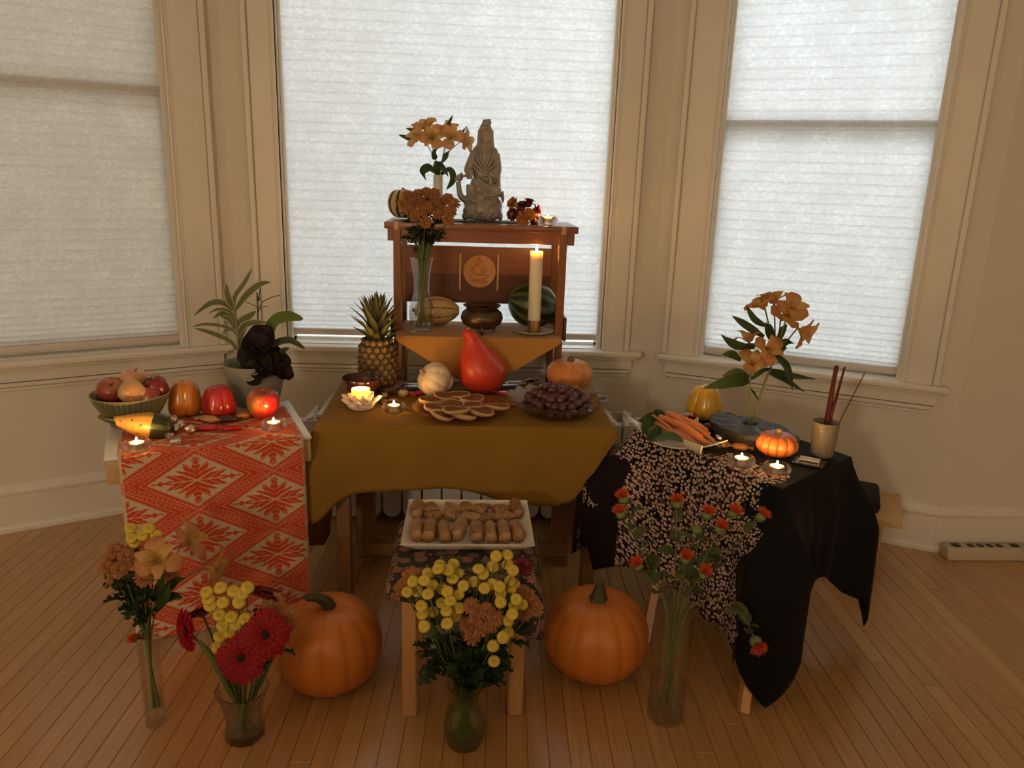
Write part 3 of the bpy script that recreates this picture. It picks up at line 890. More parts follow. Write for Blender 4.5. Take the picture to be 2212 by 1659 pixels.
# ---------------------------------------------------------------- radiator with white board on top
RADO = (0.03, 3.28, 0)
t = thing('radiator', 'white sectional radiator under the wide window behind the middle table', 'radiator', RADO)
def section():
    w = 0.040
    parts = [box(-w, w, -0.105, -0.096, 0.06, 0.468, 0.004, 2), box(-w * 0.9, w * 0.9, 0.088, 0.097, 0.06, 0.468, 0.003),
             box(-0.006, 0.006, -0.097, 0.09, 0.07, 0.46)]
    # rounded lower end of the front plate
    parts.append(xf(lathe([(0, -0.0045), (0.04, -0.0045), (0.04, 0.0045), (0, 0.0045)], 20), (0, -0.1005, 0.064), (PI / 2, 0, 0)))
    for k, yy in enumerate((-0.08, -0.045, -0.01, 0.025, 0.06)):
        wd = w * (0.95 - 0.11 * k)
        parts.append((np.array([(-wd, yy - 0.014, 0.462), (0, yy + 0.03, 0.486), (wd, yy - 0.014, 0.462), (-wd, yy - 0.012, 0.455), (0, yy + 0.03, 0.478), (wd, yy - 0.012, 0.455)]), [(0, 2, 1), (3, 4, 5), (0, 1, 4, 3), (1, 2, 5, 4), (0, 3, 5, 2)]))
    parts.append(box(-0.012, 0.012, -0.10, 0.085, 0.462, 0.478, 0.003))
    return merge(*parts)
sec = mesh_data('section', section(), M_RADI, smooth=False)
for k in range(-8, 9): add('section', sec, parent=t, loc=(k * 0.0875, 0.0, 0))
for z in (0.14, 0.43): add('header_pipe', tube([(-0.76, 0.0, z), (0.76, 0.0, z)], 0.018, 12), M_RADI, t)
add('bleed_valve', merge(tube([(0.735, 0.02, 0.455), (0.80, 0.02, 0.455)], 0.010, 10), ball((0.79, 0.02, 0.455), 0.016, 12, 8), ball((0.82, 0.02, 0.458), (0.014, 0.012, 0.012), 10, 8)), M_RADI, t)
for x in (-0.66, 0.66): add('wall_foot', box(x - 0.015, x + 0.015, -0.02, 0.06, 0.0, 0.14), M_RADI, t)
bd = add('radiator_board', box(-0.66, 0.585, -0.17, 0.17, 0, 0.018, 0.003, 2), M_WHITE, loc=(0.03, 3.315, 0.487))
tag(bd, 'white board lying on top of the radiator, its end showing beside the tablecloth', 'board')
BZ = 0.505

# ---------------------------------------------------------------- wooden shrine stand
SHO = (0.05, 3.28, BZ)
t = thing('altar_stand', 'reddish cherry wood altar stand with open shelf and back panel', 'altar', SHO)
def sb(*a): return locsh(box(*a), SHO)
add('top_board', sb(-0.336, 0.437, 3.115, 3.46, 1.289, 1.316, 0.003, 2), M_CHERRY, t)
add('front_apron', sb(-0.326, 0.427, 3.148, 3.172, 1.240, 1.289, 0.002), M_CHERRY, t)
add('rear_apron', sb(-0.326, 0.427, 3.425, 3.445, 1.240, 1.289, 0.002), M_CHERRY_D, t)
for x0, x1 in ((-0.303, -0.272), (0.364, 0.397)):
    add('front_post', sb(x0, x1, 3.140, 3.176, BZ, 1.292, 0.002), M_CHERRY_V, t)
    add('rear_post', sb(x0, x1, 3.415, 3.450, BZ, 1.289, 0.002), M_CHERRY_V, t)
    add('tenon', sb(x0 + 0.006, x0 + 0.024, 3.1142, 3.150, 1.286, 1.3168), M_MAPLE, t, False)
    xs = (x0 - 0.013, x0 - 0.001) if x0 < 0 else (x1 + 0.001, x1 + 0.013)
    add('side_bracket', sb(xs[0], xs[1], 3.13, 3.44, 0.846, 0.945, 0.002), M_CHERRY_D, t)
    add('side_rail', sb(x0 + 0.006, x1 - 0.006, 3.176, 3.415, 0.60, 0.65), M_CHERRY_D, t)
pn = add('back_panel', sb(-0.272, 0.364, 3.405, 3.418, 1.084, 1.203), M_CHERRY, t)
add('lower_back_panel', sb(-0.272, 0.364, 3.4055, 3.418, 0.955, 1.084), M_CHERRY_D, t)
for px in (994, 1075.5):
    x = at_y(px, 586, 3.40)[0]; add('pale_strip', sb(x - 0.0045, x + 0.0045, 3.397, 3.405, 1.012, 1.172, 0.001), M_MAPLE, t)
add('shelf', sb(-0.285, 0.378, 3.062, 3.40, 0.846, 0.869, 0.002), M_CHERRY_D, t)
# carved medallion
MC = at_y(1036, 586, 3.40)
def R_(cx, cz, rx, rz, d=0.010): return ball((cx, 0, cz), (rx, d, rz), 18, 10)
M_CARVE = wood('carved_pale_wood', (0.48, 0.22, 0.075), (0.58, 0.30, 0.12), 0.5, (20, 20, 20), 0.1)
med = thing('medallion', 'round carved pale wood medallion of a seated figure on the altar panel', 'carving', (MC[0], 3.405, MC[2]))
add('disc', xf(lathe([(0, 0), (0.070, 0), (0.072, 0.003), (0.072, 0.009), (0.069, 0.011), (0.066, 0.009), (0, 0.009)], 48), (0, 0, 0), (PI / 2, 0, 0)), M_CARVE, med)
fig = merge(R_(0, 0.042, 0.0105, 0.013), R_(0, 0.052, 0.005, 0.006), R_(0, 0.012, 0.019, 0.026), R_(-0.017, 0.010, 0.0075, 0.022), R_(0.017, 0.010, 0.0075, 0.022), R_(0, -0.006, 0.012, 0.007),
            R_(-0.018, -0.024, 0.024, 0.010), R_(0.018, -0.024, 0.024, 0.010), R_(0, -0.028, 0.030, 0.009), R_(0, -0.044, 0.044, 0.006), R_(0, 0.030, 0.007, 0.006),
            tube([(-0.004, -0.009, 0.030), (0.010, -0.0115, 0.012), (0.012, -0.011, -0.006)], 0.0022, 6), tube([(-0.012, -0.009, 0.026), (0.002, -0.0115, 0.008), (0.006, -0.011, -0.008)], 0.0018, 6),
            tube([(-0.022, -0.009, 0.022), (-0.030, -0.006, -0.004), (-0.034, -0.008, -0.026)], 0.0022, 6))
fig = remesh(xf(fig, (0, -0.009, 0)), 0.0016, 2)
add('carved_figure', fig, M_CARVE, med)
# golden shelf cloth: flat on the shelf, pointed flap in front
def gold(g):
    uv = g.coord('UV'); n = g.noise(g.scale(uv, 500, 500, 1), 1, 2)
    return {'Base Color': g.mix(n, (0.47, 0.21, 0.035), (0.58, 0.29, 0.065)), 'Roughness': 0.7, 'Sheen Weight': 0.15, 'Specular IOR Level': 0.25}
M_GOLD = material('golden_cotton', gold)
def gold_pt(a, b):
    x = -0.290 + a * 0.674
    if b < 0.5:
        f = b / 0.5; return V3((x, 3.40 - f * (3.40 - 3.056), 0.8712))
    f = (b - 0.5) / 0.5
    d = 0.012 + 0.198 * max(0.0, 1 - abs(a - 0.50) / 0.50) ** 0.92 * 1.0
    drop = f * d
    y = 3.053 - min(0.007, drop) + 0.010 * math.sin(a * 13 + 0.6) * min(1, drop * 8) - 0.03 * (drop / 0.21) * (1 if True else 0)
    return V3((x + (0.5 - a) * 0.05 * f * d / 0.2, y, 0.8712 - drop - (0.002 if f > 0 else 0)))
sh = grid(48, 32, gold_pt)
sh[0][:, 2] = np.maximum(sh[0][:, 2], TT + 0.004)
cloth_obj('shelf_cloth', (sh, [(v[0], v[1] - v[2]) for v in sh[0]]), M_GOLD, 'golden orange cloth with a pointed flap on the altar shelf', 'cloth', (0.05, 3.2, 0.87), 0.0012)
GZ = 0.8732
ATZ = 1.316

# ================================================================== things on the tables
def depth(P): return float(CAM_R[:, 2] @ (V3(P) - CAM_O))
def m_of(px, P): return px * depth(P) / FPX          # photo length -> metres at that place

def pumpkin_shape(r, h, n=10, amp=0.06, dip=0.18, seg=120, rings=26, sharp=0.7, base=0.10, jit=0.0, seed=1):
    pr = []
    for i in range(rings + 1):
        a = PI * i / rings
        pr.append((r * math.sin(a) ** 0.82 if 0 < i < rings else 0.0, h / 2 - h / 2 * math.cos(a)))
    rr = random.Random(seed); off = [rr.uniform(-jit, jit) for _ in range(n)]
    def mod(th, t, rad, z):
        q = th * n / (2 * PI); k = int(q) % n
        g = abs(math.sin(PI * q)) ** sharp
        f = 1 - amp * (1 - g) + off[k] * g
        e = rad / r
        zz = z
        if z > h / 2: zz = z - dip * h * (1 - e) ** 2 * 1.2 - amp * h * 0.25 * (1 - g) * e
        else: zz = z + base * h * (1 - e) ** 2
        return rad * f, zz
    pr[0] = (0.0, base * h); pr[-1] = (0.0, h - dip * h * 1.2)
    return lathe(pr, seg, mod), h - dip * h * 1.2

def stem_shape(z0, pts, r0, r1, ribs=5):
    P = spline([(x, y, z + z0) for x, y, z in pts], 10)
    n = len(P); T, N, B = frames(P); V, F = [], []; seg = 20
    for i in range(n):
        t = i / (n - 1); r = r0 * (1 - t) ** 1.6 + r1 * (1 - (1 - t) ** 1.6)
        for k in range(seg):
            a = 2 * PI * k / seg; rr = r * (1 + 0.16 * math.cos(a * ribs) * (1 - 0.4 * t))
            V.append(P[i] + rr * (math.cos(a) * N[i] + math.sin(a) * B[i]))
    for i in range(n - 1):
        for k in range(seg):
            k2 = (k + 1) % seg; F.append((i * seg + k, i * seg + k2, (i + 1) * seg + k2, (i + 1) * seg + k))
    F.append(tuple((n - 1) * seg + k for k in range(seg)))
    return np.array(V), F

def rind(name, a, b, dark, n, rough=0.42, line=0.0, coat=0.15, spots=0.0):
    """ribbed skin: colour follows the grooves of the fruit"""
    def bld(g):
        co = g.coord('Object'); x, y, z = g.xyz(co)
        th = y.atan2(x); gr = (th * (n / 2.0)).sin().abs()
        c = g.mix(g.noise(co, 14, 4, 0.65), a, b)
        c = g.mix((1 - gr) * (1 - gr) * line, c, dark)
        if spots: c = g.mix((g.noise(co, 120, 2, 0.6)).gt(0.63) * spots, c, dark)
        return {'Base Color': c, 'Roughness': rough, 'Coat Weight': coat, 'Coat Roughness': 0.3, 'Normal': g.bump(g.noise(co, 90, 3), 0.05, 0.002)}
    return material(name, bld)

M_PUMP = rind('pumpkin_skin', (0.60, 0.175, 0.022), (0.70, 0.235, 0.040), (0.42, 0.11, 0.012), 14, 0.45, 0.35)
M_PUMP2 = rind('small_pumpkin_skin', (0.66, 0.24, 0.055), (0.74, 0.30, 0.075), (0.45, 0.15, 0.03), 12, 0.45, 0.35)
M_MINI = rind('mini_pumpkin_skin', (0.74, 0.18, 0.035), (0.82, 0.25, 0.06), (0.50, 0.11, 0.02), 12, 0.4, 0.6)
M_KURI = rind('red_squash_skin', (0.62, 0.040, 0.014), (0.70, 0.065, 0.022), (0.45, 0.05, 0.02), 8, 0.40, 0.1, 0.25)
M_WSQ = rind('white_squash_skin', (0.78, 0.66, 0.46), (0.84, 0.74, 0.55), (0.50, 0.34, 0.16), 10, 0.5, 0.25, 0.1, 0.25)
M_STEMD = plain('dark_stem', (0.055, 0.060, 0.028), 0.75, (0.11, 0.10, 0.045), 30, bump=0.3, bscale=120)
M_STEMT = plain('tan_stem', (0.34, 0.22, 0.09), 0.75, (0.46, 0.33, 0.15), 30, bump=0.3, bscale=120)
M_STEMB = plain('brown_stem', (0.16, 0.085, 0.04), 0.8, (0.22, 0.13, 0.06), 30)

def put_pumpkin(name, label, cat, base, r, h, mat, n, amp, dip, stem_pts, sr, smat, rz=0.0, sharp=0.7, jit=0.0, seed=3):
    t = thing(name, label, cat, base, (0, 0, rz))
    sh, zs = pumpkin_shape(r, h, n, amp, dip, n * 10, 26, sharp, 0.06, jit, seed)
    add('body', sh, mat, t)
    if stem_pts is not None: add('stem', stem_shape(zs - 0.004, stem_pts, sr[0], sr[1]), smat, t)
    return t
# two big floor pumpkins
b = at_z(713, 1477, 0)
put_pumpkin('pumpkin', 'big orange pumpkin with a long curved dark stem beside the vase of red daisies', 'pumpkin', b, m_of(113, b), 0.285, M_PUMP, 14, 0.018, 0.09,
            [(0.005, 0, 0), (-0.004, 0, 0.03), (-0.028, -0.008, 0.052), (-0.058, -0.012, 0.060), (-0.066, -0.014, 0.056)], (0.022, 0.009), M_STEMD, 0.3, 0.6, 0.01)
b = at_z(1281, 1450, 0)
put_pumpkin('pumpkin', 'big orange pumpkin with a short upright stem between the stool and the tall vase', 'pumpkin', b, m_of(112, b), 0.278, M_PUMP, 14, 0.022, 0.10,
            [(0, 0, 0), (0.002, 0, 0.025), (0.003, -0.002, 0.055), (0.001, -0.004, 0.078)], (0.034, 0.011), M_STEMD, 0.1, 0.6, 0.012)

# ---- middle table
b = at_z(1222, 826, TT)
put_pumpkin('small_pumpkin', 'smooth small orange pumpkin behind the bowl of grapes', 'pumpkin', (b[0], 3.03, TT), m_of(49, b), 0.128, M_PUMP2, 12, 0.025, 0.08, [(0, 0, 0), (0.002, 0, 0.012), (0.008, 0, 0.02)], (0.018, 0.012), M_STEMB)
# red kuri squash
b = V3((at_z(1041, 838, TT)[0], 2.965, TT))
pr = [(0, 0.004), (0.030, 0.0), (0.060, 0.012), (0.085, 0.040), (0.0955, 0.078), (0.094, 0.108), (0.083, 0.138), (0.066, 0.163), (0.050, 0.185), (0.040, 0.203), (0.034, 0.222), (0.027, 0.240), (0.015, 0.251), (0, 0.254)]
prs = spline(pr, 40)
prs[:, 0] = np.maximum(prs[:, 0], 0); prs[0, 0] = 0; prs[-1, 0] = 0
sh = lathe([tuple(p) for p in prs], 64, lambda th, t, r, z: (r * (1 + 0.012 * math.cos(8 * th) * (1 - t)), z))
sh[0][:, 0] -= 0.062 * np.clip((sh[0][:, 2] - 0.09) / 0.165, 0, 1) ** 1.3
t = thing('red_squash', 'large glossy red pear-shaped squash leaning in front of the golden cloth', 'squash', b)
add('body', sh, M_KURI, t)
add('stem_tip', stem_shape(0.247, [(-0.058, 0, 0), (-0.060, 0, 0.008), (-0.062, 0, 0.012)], 0.008, 0.006), M_STEMT, t)
# white lumpy squash
b = V3((at_z(940, 838, TT)[0], 2.90, TT))
sh, zs = pumpkin_shape(0.070, 0.118, 9, 0.10, 0.10, 108, 26, 0.55, 0.02, 0.05, 9)
sh = (sh[0] + np.array([0, 0, -0.059]), sh[1])
sh2 = merge(sh, ball((0.012, 0, -0.052), (0.036, 0.036, 0.024), 16, 10))
sh2 = remesh(sh2, 0.004, 3)
rot = (0.35, -0.95, 0.0)
v, f = xf(sh2, (0, 0, 0), rot); zlow = v[:, 2].min()
t = thing('white_squash', 'white lumpy squash with a tan stem leaning against the red squash', 'squash', b)
add('body', (v - np.array([0, 0, zlow]), f), M_WSQ, t)
sv, sf = xf(stem_shape(0.044, [(0, 0, 0), (0, 0.003, 0.014), (0.006, 0.004, 0.026)], 0.011, 0.0065), (0, 0, 0), rot)
add('stem', (sv - np.array([0, 0, zlow]), sf), M_STEMT, t)

# ---- pineapple
b = V3((at_z(821, 828, TT)[0], 2.985, TT))
t = thing('pineapple', 'ripe pineapple with a spiky green crown beside the altar stand', 'pineapple', b, (0, 0, 0.2))
PB_R, PB_H = 0.072, 0.205
M_PINE = plain('pineapple_flesh', (0.05, 0.042, 0.018), 0.8, (0.09, 0.07, 0.03), 40)
def eye_mat(g):
    co = g.coord('Object'); x, y, z = g.xyz(co)
    c = g.ramp(g.noise(co, 120, 3) * 0.3 + (z * 45.0) + 0.28, [(0.36, (0.020, 0.020, 0.009)), (0.62, (0.09, 0.058, 0.022)), (0.86, (0.30, 0.19, 0.085))])
    return {'Base Color': c, 'Roughness': 0.6, 'Normal': g.bump(g.noise(co, 300, 2), 0.3, 0.002)}
M_EYE = material('pineapple_eye', eye_mat)
def prad(t): return PB_R * (0.80 + 0.20 * math.sin(PI * (0.12 + 0.80 * t)) ** 0.9) * (1 - 0.35 * max(0, (t - 0.86) / 0.14) ** 2) * (1 - 0.22 * max(0, (0.08 - t) / 0.08))
add('body', lathe([(0, 0)] + [(prad(i / 20) * 0.955, PB_H * i / 20) for i in range(21)] + [(0, PB_H)], 40), M_PINE, t)
# one raised eye: hexagonal pad with a small dry spike
ew = 0.0168
ev = [(0, 0, 0.0075)] + [(ew * 1.06 * math.cos(PI / 3 * k + PI / 2), ew * 1.12 * math.sin(PI / 3 * k + PI / 2), -0.002) for k in range(6)] + [(ew * 0.62 * math.cos(PI / 3 * k + PI / 2), ew * 0.66 * math.sin(PI / 3 * k + PI / 2), 0.0058) for k in range(6)] + [(0.0, 0.0045, 0.0125)]
ef = []
for k in range(6):
    k2 = (k + 1) % 6; ef += [(1 + k, 1 + k2, 7 + k2, 7 + k), (7 + k, 7 + k2, 0)]
ef += [(0, 7, 13), (0, 13, 8), (7, 8, 13)]
EYE = mesh_data('eye', (np.array(ev), ef), M_EYE, smooth=True)
rows = 9; per = 13
for r_ in range(rows):
    tt = (r_ + 0.5) / rows; rad = prad(tt)
    for k in range(per):
        a = 2 * PI * (k + 0.5 * (r_ % 2)) / per
        if math.sin(a + 0.2) > 0.72: continue      # far side, never seen
        o = add('eye', EYE, parent=t, loc=(rad * math.cos(a) * 0.965, rad * math.sin(a) * 0.965, PB_H * tt))
        nrm = Vector((math.cos(a), math.sin(a), 0.25 * (tt - 0.5)))
        X = Vector((-math.sin(a), math.cos(a), 0)); Z = nrm.normalized(); Y = Z.cross(X)
        o.rotation_euler = Matrix((X, Y, Z)).transposed().to_euler()
M_CROWN = leafy('pineapple_leaf', (0.11, 0.12, 0.055), (0.24, 0.23, 0.11), 0.5, 0.15)
lr = random.Random(5)
for k in range(54):
    lev = k / 54; a = k * 2.39996 + lr.uniform(-.2, .2)
    L = 0.082 + 0.050 * math.sin(PI * min(1, lev * 1.15)) + lr.uniform(-.01, .01)
    th = 1.05 - 0.93 * lev ** 0.75 + lr.uniform(-.06, .06)
    d = V3((math.cos(a), math.sin(a), 0)); z0 = PB_H - 0.006 + 0.105 * lev; r0 = 0.020 * (1 - 0.6 * lev)
    c, s_ = math.cos(th), math.sin(th)
    P = [d * r0 + V3((0, 0, z0)), d * (r0 + L * 0.42 * s_ * 0.8) + V3((0, 0, z0 + L * 0.42 * c * 1.1)), d * (r0 + L * 0.75 * s_) + V3((0, 0, z0 + L * 0.75 * c)), d * (r0 + L * s_ * 1.15) + V3((0, 0, z0 + L * c * 0.98))]
    add('crown_leaf', blade(P, 0.034 - 0.008 * lev, d, 0.45, 8, 2, shape=lambda q: max(0.03, (1 - q) ** 0.7) * (0.85 + 0.15 * math.sin(q * 3))), M_CROWN, t)

# ---- glass, wax and flames
M_GLASS = glass('clear_glass', (0.985, 0.99, 0.985), 0.0, 1.45, bend=0.65)
M_WAX = plain('candle_wax', (0.86, 0.70, 0.46), 0.45, sss=0.4)
M_TIN = plain('tealight_tin', (0.7, 0.68, 0.64), 0.3, metal=0.9)
M_WICK = plain('wick', (0.03, 0.02, 0.015), 0.9)
M_FLAME = emit('flame', (1.0, 0.50, 0.14), 850.0)
M_FLAMEL = emit('tall_flame', (1.0, 0.52, 0.16), 200.0)
def flame_shape(h=0.015, r=0.0036): return lathe([(0, 0), (r * 0.7, h * 0.10), (r, h * 0.30), (r * 0.8, h * 0.55), (r * 0.38, h * 0.8), (0, h)], 10)
TL_PROF = [(0, 0), (0.029, 0), (0.038, 0.004), (0.0435, 0.012), (0.0440, 0.019), (0.0405, 0.028), (0.034, 0.034), (0.0295, 0.0355), (0.0268, 0.034), (0.0250, 0.028), (0.0238, 0.012), (0.0225, 0.0095), (0, 0.009)]
TLM = dict(glass=mesh_data('glass_holder', lathe([tuple(p) for p in TL_PROF], 48), M_GLASS),
           tin=mesh_data('tin_cup', lathe([(0, 0.0096), (0.0215, 0.0096), (0.0222, 0.0262), (0.0214, 0.0262), (0.0212, 0.0225), (0, 0.0225)], 32), M_TIN),
           wax=mesh_data('wax', lathe([(0, 0.0228), (0.0210, 0.0228), (0.0210, 0.0248), (0.006, 0.0242), (0, 0.0245)], 32), M_WAX),
           wick=mesh_data('wick', tube([(0, 0, 0.024), (0.0003, 0, 0.031)], 0.0007, 6), M_WICK),
           flame=mesh_data('flame', xf(flame_shape(0.013, 0.0034), (0, 0, 0.0305)), M_FLAME))
def tealight(label, loc, group='glass tealights', s=1.0):
    t = thing('tealight', label, 'candle', loc, group=group); t.scale = (s, s, s)
    add('glass_holder', TLM['glass'], parent=t)
    w = add('tin_cup', TLM['tin'], parent=t); add('wax', TLM['wax'], parent=w)
    add('wick', TLM['wick'], parent=t); add('flame', TLM['flame'], parent=t)
    return t
tealight('lit tealight in round clear glass on the mustard cloth beside the lotus holder', at_z(851, 890, TT))
tealight('lit glass tealight on the red runner beside the yellow and green gourd', at_z(297, 973, LT + 0.0018))
tealight('lit glass tealight on the red runner in front of the red apple', at_z(592, 928, LT + 0.0018))
tealight('lit glass tealight on the blossom print below the carrots', at_z(1600, 1006, RT))
tealight('lit glass tealight on black cloth in front of the mini pumpkin', at_z(1676, 1024, RT))
p = at_z(1183, 486.5, ATZ); tealight('faintly lit glass tealight on top of the altar beside the dried flowers', (p[0], 3.20, ATZ + 0.0008))

# ---- lotus candle holder
b = at_z(780, 884, TT)
t = thing('lotus_holder', 'white stone lotus-shaped holder with a glowing votive candle', 'candle holder', b)
M_STONE = plain('milky_stone', (0.72, 0.62, 0.54), 0.45, (0.82, 0.73, 0.66), 35, sss=0.25)
cup = lathe([(0, 0), (0.030, 0), (0.046, 0.010), (0.052, 0.022), (0.046, 0.026), (0.036, 0.018), (0, 0.016)], 32)
add('base', cup, M_STONE, t)
def lotus_petal(r0, L, w, up, tip):
    def fn(a, b_):
        q = a * 2 - 1; s = b_
        wd = w * math.sin(PI * (0.22 + 0.74 * s)) ** 0.8 * (1 - 0.25 * s)
        rad = r0 + L * (s ** 0.9) * 0.8 - 0.006 * (1 - abs(q)) * 0
        z = 0.012 + up * s ** 1.3 + 0.006 * q * q * (1 - s) + tip * max(0, s - .8)
        ang = q * wd / max(0.02, rad) / 2
        rad2 = rad - 0.012 * q * q * (1 - 0.3 * s)
        return (rad2 * math.cos(ang), rad2 * math.sin(ang), z)
    v, f = grid(8, 10, fn)
    v2 = v.copy(); v2[:, :2] *= 0.90; v2[:, 2] += 0.0025
    n = len(v); f2 = [tuple(reversed([i + n for i in q])) for q in f]
    edge = [i for i in range(9)] + [9 * j + 8 for j in range(1, 11)] + [90 + i for i in range(7, -1, -1)] + [9 * j for j in range(9, 0, -1)]
    sd = [(edge[k], edge[(k + 1) % len(edge)], edge[(k + 1) % len(edge)] + n, edge[k] + n) for k in range(len(edge))]
    return np.vstack([v, v2]), f + f2 + sd
PO = mesh_data('petal', lotus_petal(0.034, 0.055, 0.062, 0.036, 0.004), M_STONE); PI_ = mesh_data('petal', lotus_petal(0.030, 0.022, 0.048, 0.048, 0.0), M_STONE)
for k in range(7): add('petal', PO, parent=t, rot=(0, 0, 2 * PI * k / 7 + 0.15))
for k in range(7): add('petal', PI_, parent=t, rot=(0, 0, 2 * PI * (k + 0.5) / 7 + 0.15))
def glow(g):
    tr = g.node('ShaderNodeBsdfTranslucent'); tr.inputs[0].default_value = (0.95, 0.80, 0.52, 1)
    d = g.node('ShaderNodeBsdfDiffuse'); d.inputs[0].default_value = (0.9, 0.78, 0.55, 1)
    mx = g.node('ShaderNodeMixShader'); mx.inputs[0].default_value = 0.75
    g.nt.links.new(d.outputs[0], mx.inputs[1]); g.nt.links.new(tr.outputs[0], mx.inputs[2]); return mx.outputs[0]
M_VOT = material('frosted_votive', glow)
vt = add('votive_cup', lathe([(0, 0.018), (0.026, 0.018), (0.033, 0.060), (0.034, 0.078), (0.0325, 0.078), (0.031, 0.060), (0.025, 0.0215), (0, 0.0215)], 32), M_VOT, t)
add('wax', lathe([(0, 0.022), (0.0245, 0.022), (0.0288, 0.048), (0, 0.047)], 28), M_WAX, vt)
add('flame', xf(flame_shape(0.020, 0.0045), (0, 0, 0.056)), M_FLAME, t)

# ---- dark bowl
b = at_z(783, 858, TT)
t = thing('dark_bowl', 'dark maroon glazed bowl behind the lotus candle holder', 'bowl', (b[0], 2.85, TT))
M_MAROON = plain('maroon_glaze', (0.055, 0.014, 0.014), 0.12, (0.085, 0.022, 0.020), 12, coat=0.6)
add('bowl_body', lathe([(0, 0.006), (0.030, 0.006), (0.031, 0.0), (0.036, 0.0), (0.038, 0.010), (0.058, 0.034), (0.070, 0.062), (0.0745, 0.080), (0.0735, 0.082), (0.071, 0.080), (0.066, 0.060), (0.053, 0.034), (0.030, 0.014), (0, 0.012)], 48), M_MAROON, t)

# ---- stones and wrapped sweets on the middle table
def pebble(name, label, px, r, mat, grp=None, z=TT, cat='stone', rz=0.0, seed=0):
    b = at_z(px[0], px[1], z); rr = random.Random(seed)
    v, f = ball((0, 0, 0), (1, 1, 1), 18, 12)
    n = np.array([1 + 0.12 * math.sin(3 * p[0] + rr.random() * 6) * math.cos(2 * p[1] + 1) + 0.07 * math.sin(5 * p[2] + p[0] * 4) for p in v])
    v = v * n[:, None] * np.array(r); v[:, 2] -= v[:, 2].min()
    o = add(name, (v, f), mat, None, True, loc=b, rot=(0, 0, rz)); tag(o, label, cat, grp); return o
M_ST1 = plain('polished_brown_stone', (0.055, 0.026, 0.018), 0.12, (0.10, 0.05, 0.03), 20, coat=0.5)
M_ST2 = plain('grey_river_stone', (0.26, 0.22, 0.17), 0.5, (0.36, 0.31, 0.25), 30)
M_ST3 = plain('tan_agate', (0.34, 0.24, 0.15), 0.35, (0.50, 0.40, 0.28), 45)
pebble('polished_stone', 'shiny dark brown polished stone between the lotus holder and the plate', (842, 853), (0.034, 0.022, 0.016), M_ST1, seed=1)
pebble('river_stone', 'grey round stone touching the dark bowl', (830, 861), (0.014, 0.017, 0.012), M_ST2, seed=2)
pebble('agate_stone', 'banded tan agate beside the dark polished stone', (871, 857), (0.020, 0.014, 0.014), M_ST3, seed=3)
pebble('flat_stone', 'flat pinkish stone just behind the middle tealight', (849, 869), (0.020, 0.011, 0.007), M_ST3, seed=4)
pebble('brown_pebble', 'small brown pebble between lotus holder and tealight', (829, 873), (0.014, 0.016, 0.010), plain('brown_pebble_stone', (0.20, 0.12, 0.08), 0.5), seed=5)
pebble('sandy_pebble', 'small sandy pebble at the lotus holder edge', (822, 868), (0.010, 0.012, 0.008), M_ST2, seed=6)

def wrapper(name, col, rough=0.25, metal=0.0, col2=None):
    def bld(g):
        co = g.coord('Object')
        return {'Base Color': g.mix(g.noise(co, 70, 3), col, col2 or tuple(min(1, c * 1.4) for c in col)), 'Roughness': rough, 'Metallic': metal, 'Coat Weight': 0.4,
                'Normal': g.bump(g.noise(co, 160, 3, 0.7), 0.5, 0.004)}
    return material(name, bld)
M_WRED = wrapper('red_wrapper', (0.42, 0.012, 0.014)); M_WBRN = wrapper('brown_wrapper', (0.045, 0.02, 0.014)); M_WTAN = wrapper('tan_wrapper', (0.42, 0.24, 0.10), 0.4)
M_WORG = wrapper('orange_wrapper', (0.45, 0.17, 0.05)); M_FOIL = wrapper('silver_foil', (0.62, 0.58, 0.50), 0.22, 1.0, (0.80, 0.76, 0.68)); M_WWHT = wrapper('white_wrapper', (0.60, 0.55, 0.48), 0.4)
M_WDRK = wrapper('dark_red_wrapper', (0.16, 0.012, 0.016))
def twist_sweet(L, w, h, twist=0.02, seed=0):
    """wrapped sweet: puffy body with a gathered frill at each end"""
    def fn(a, b_):
        th = 2 * PI * a; x = (b_ - 0.5) * (L + 2 * twist); e = abs(x) - L / 2
        if e < 0:
            q = math.sqrt(max(0, 1 - (abs(x) / (L / 2)) ** 4)) * 0.8 + 0.2
            ry, rz_ = w / 2 * q, h / 2 * q
        else:
            k = e / twist; ry, rz_ = w / 2 * (0.2 + 0.75 * k) , h / 2 * (0.2 + 0.30 * k * abs(math.sin(th * 3 + seed)))
        return (x, ry * math.cos(th) * (1 + .05 * math.sin(3 * th + x * 90 + seed)), rz_ * math.sin(th))
    v, f = grid(16, 16, fn); v[:, 2] -= v[:, 2].min(); return v, f
def bar_sweet(L, w, h):
    v, f = box(-L / 2, L / 2, -w / 2, w / 2, 0, h, min(w, h) * 0.28, 2)
    c = box(-L / 2 - 0.010, -L / 2 + 0.001, -w / 2 * 0.95, w / 2 * 0.95, h * 0.42, h * 0.50); d = box(L / 2 - 0.001, L / 2 + 0.010, -w / 2 * 0.95, w / 2 * 0.95, h * 0.42, h * 0.50)
    return merge((v, f), c, d)
def sweet(label, px, z, shape, mat, rz=0.0, y=None, group=None, tilt=(0, 0), name='wrapped_sweet'):
    b = at_z(px[0], px[1], z) if y is None else V3((at_z(px[0], px[1], z)[0], y, z))
    o = add(name, shape, mat, None, True, loc=b, rot=(tilt[0], tilt[1], rz)); tag(o, label, 'sweet', group); return o
g_ = 'wrapped sweets around the squashes'
sweet('dark chocolate bar lying behind the white squash beside the pineapple', (880, 842), TT, bar_sweet(0.085, 0.038, 0.014), M_WBRN, 0.15, name='chocolate_bar', group=g_)
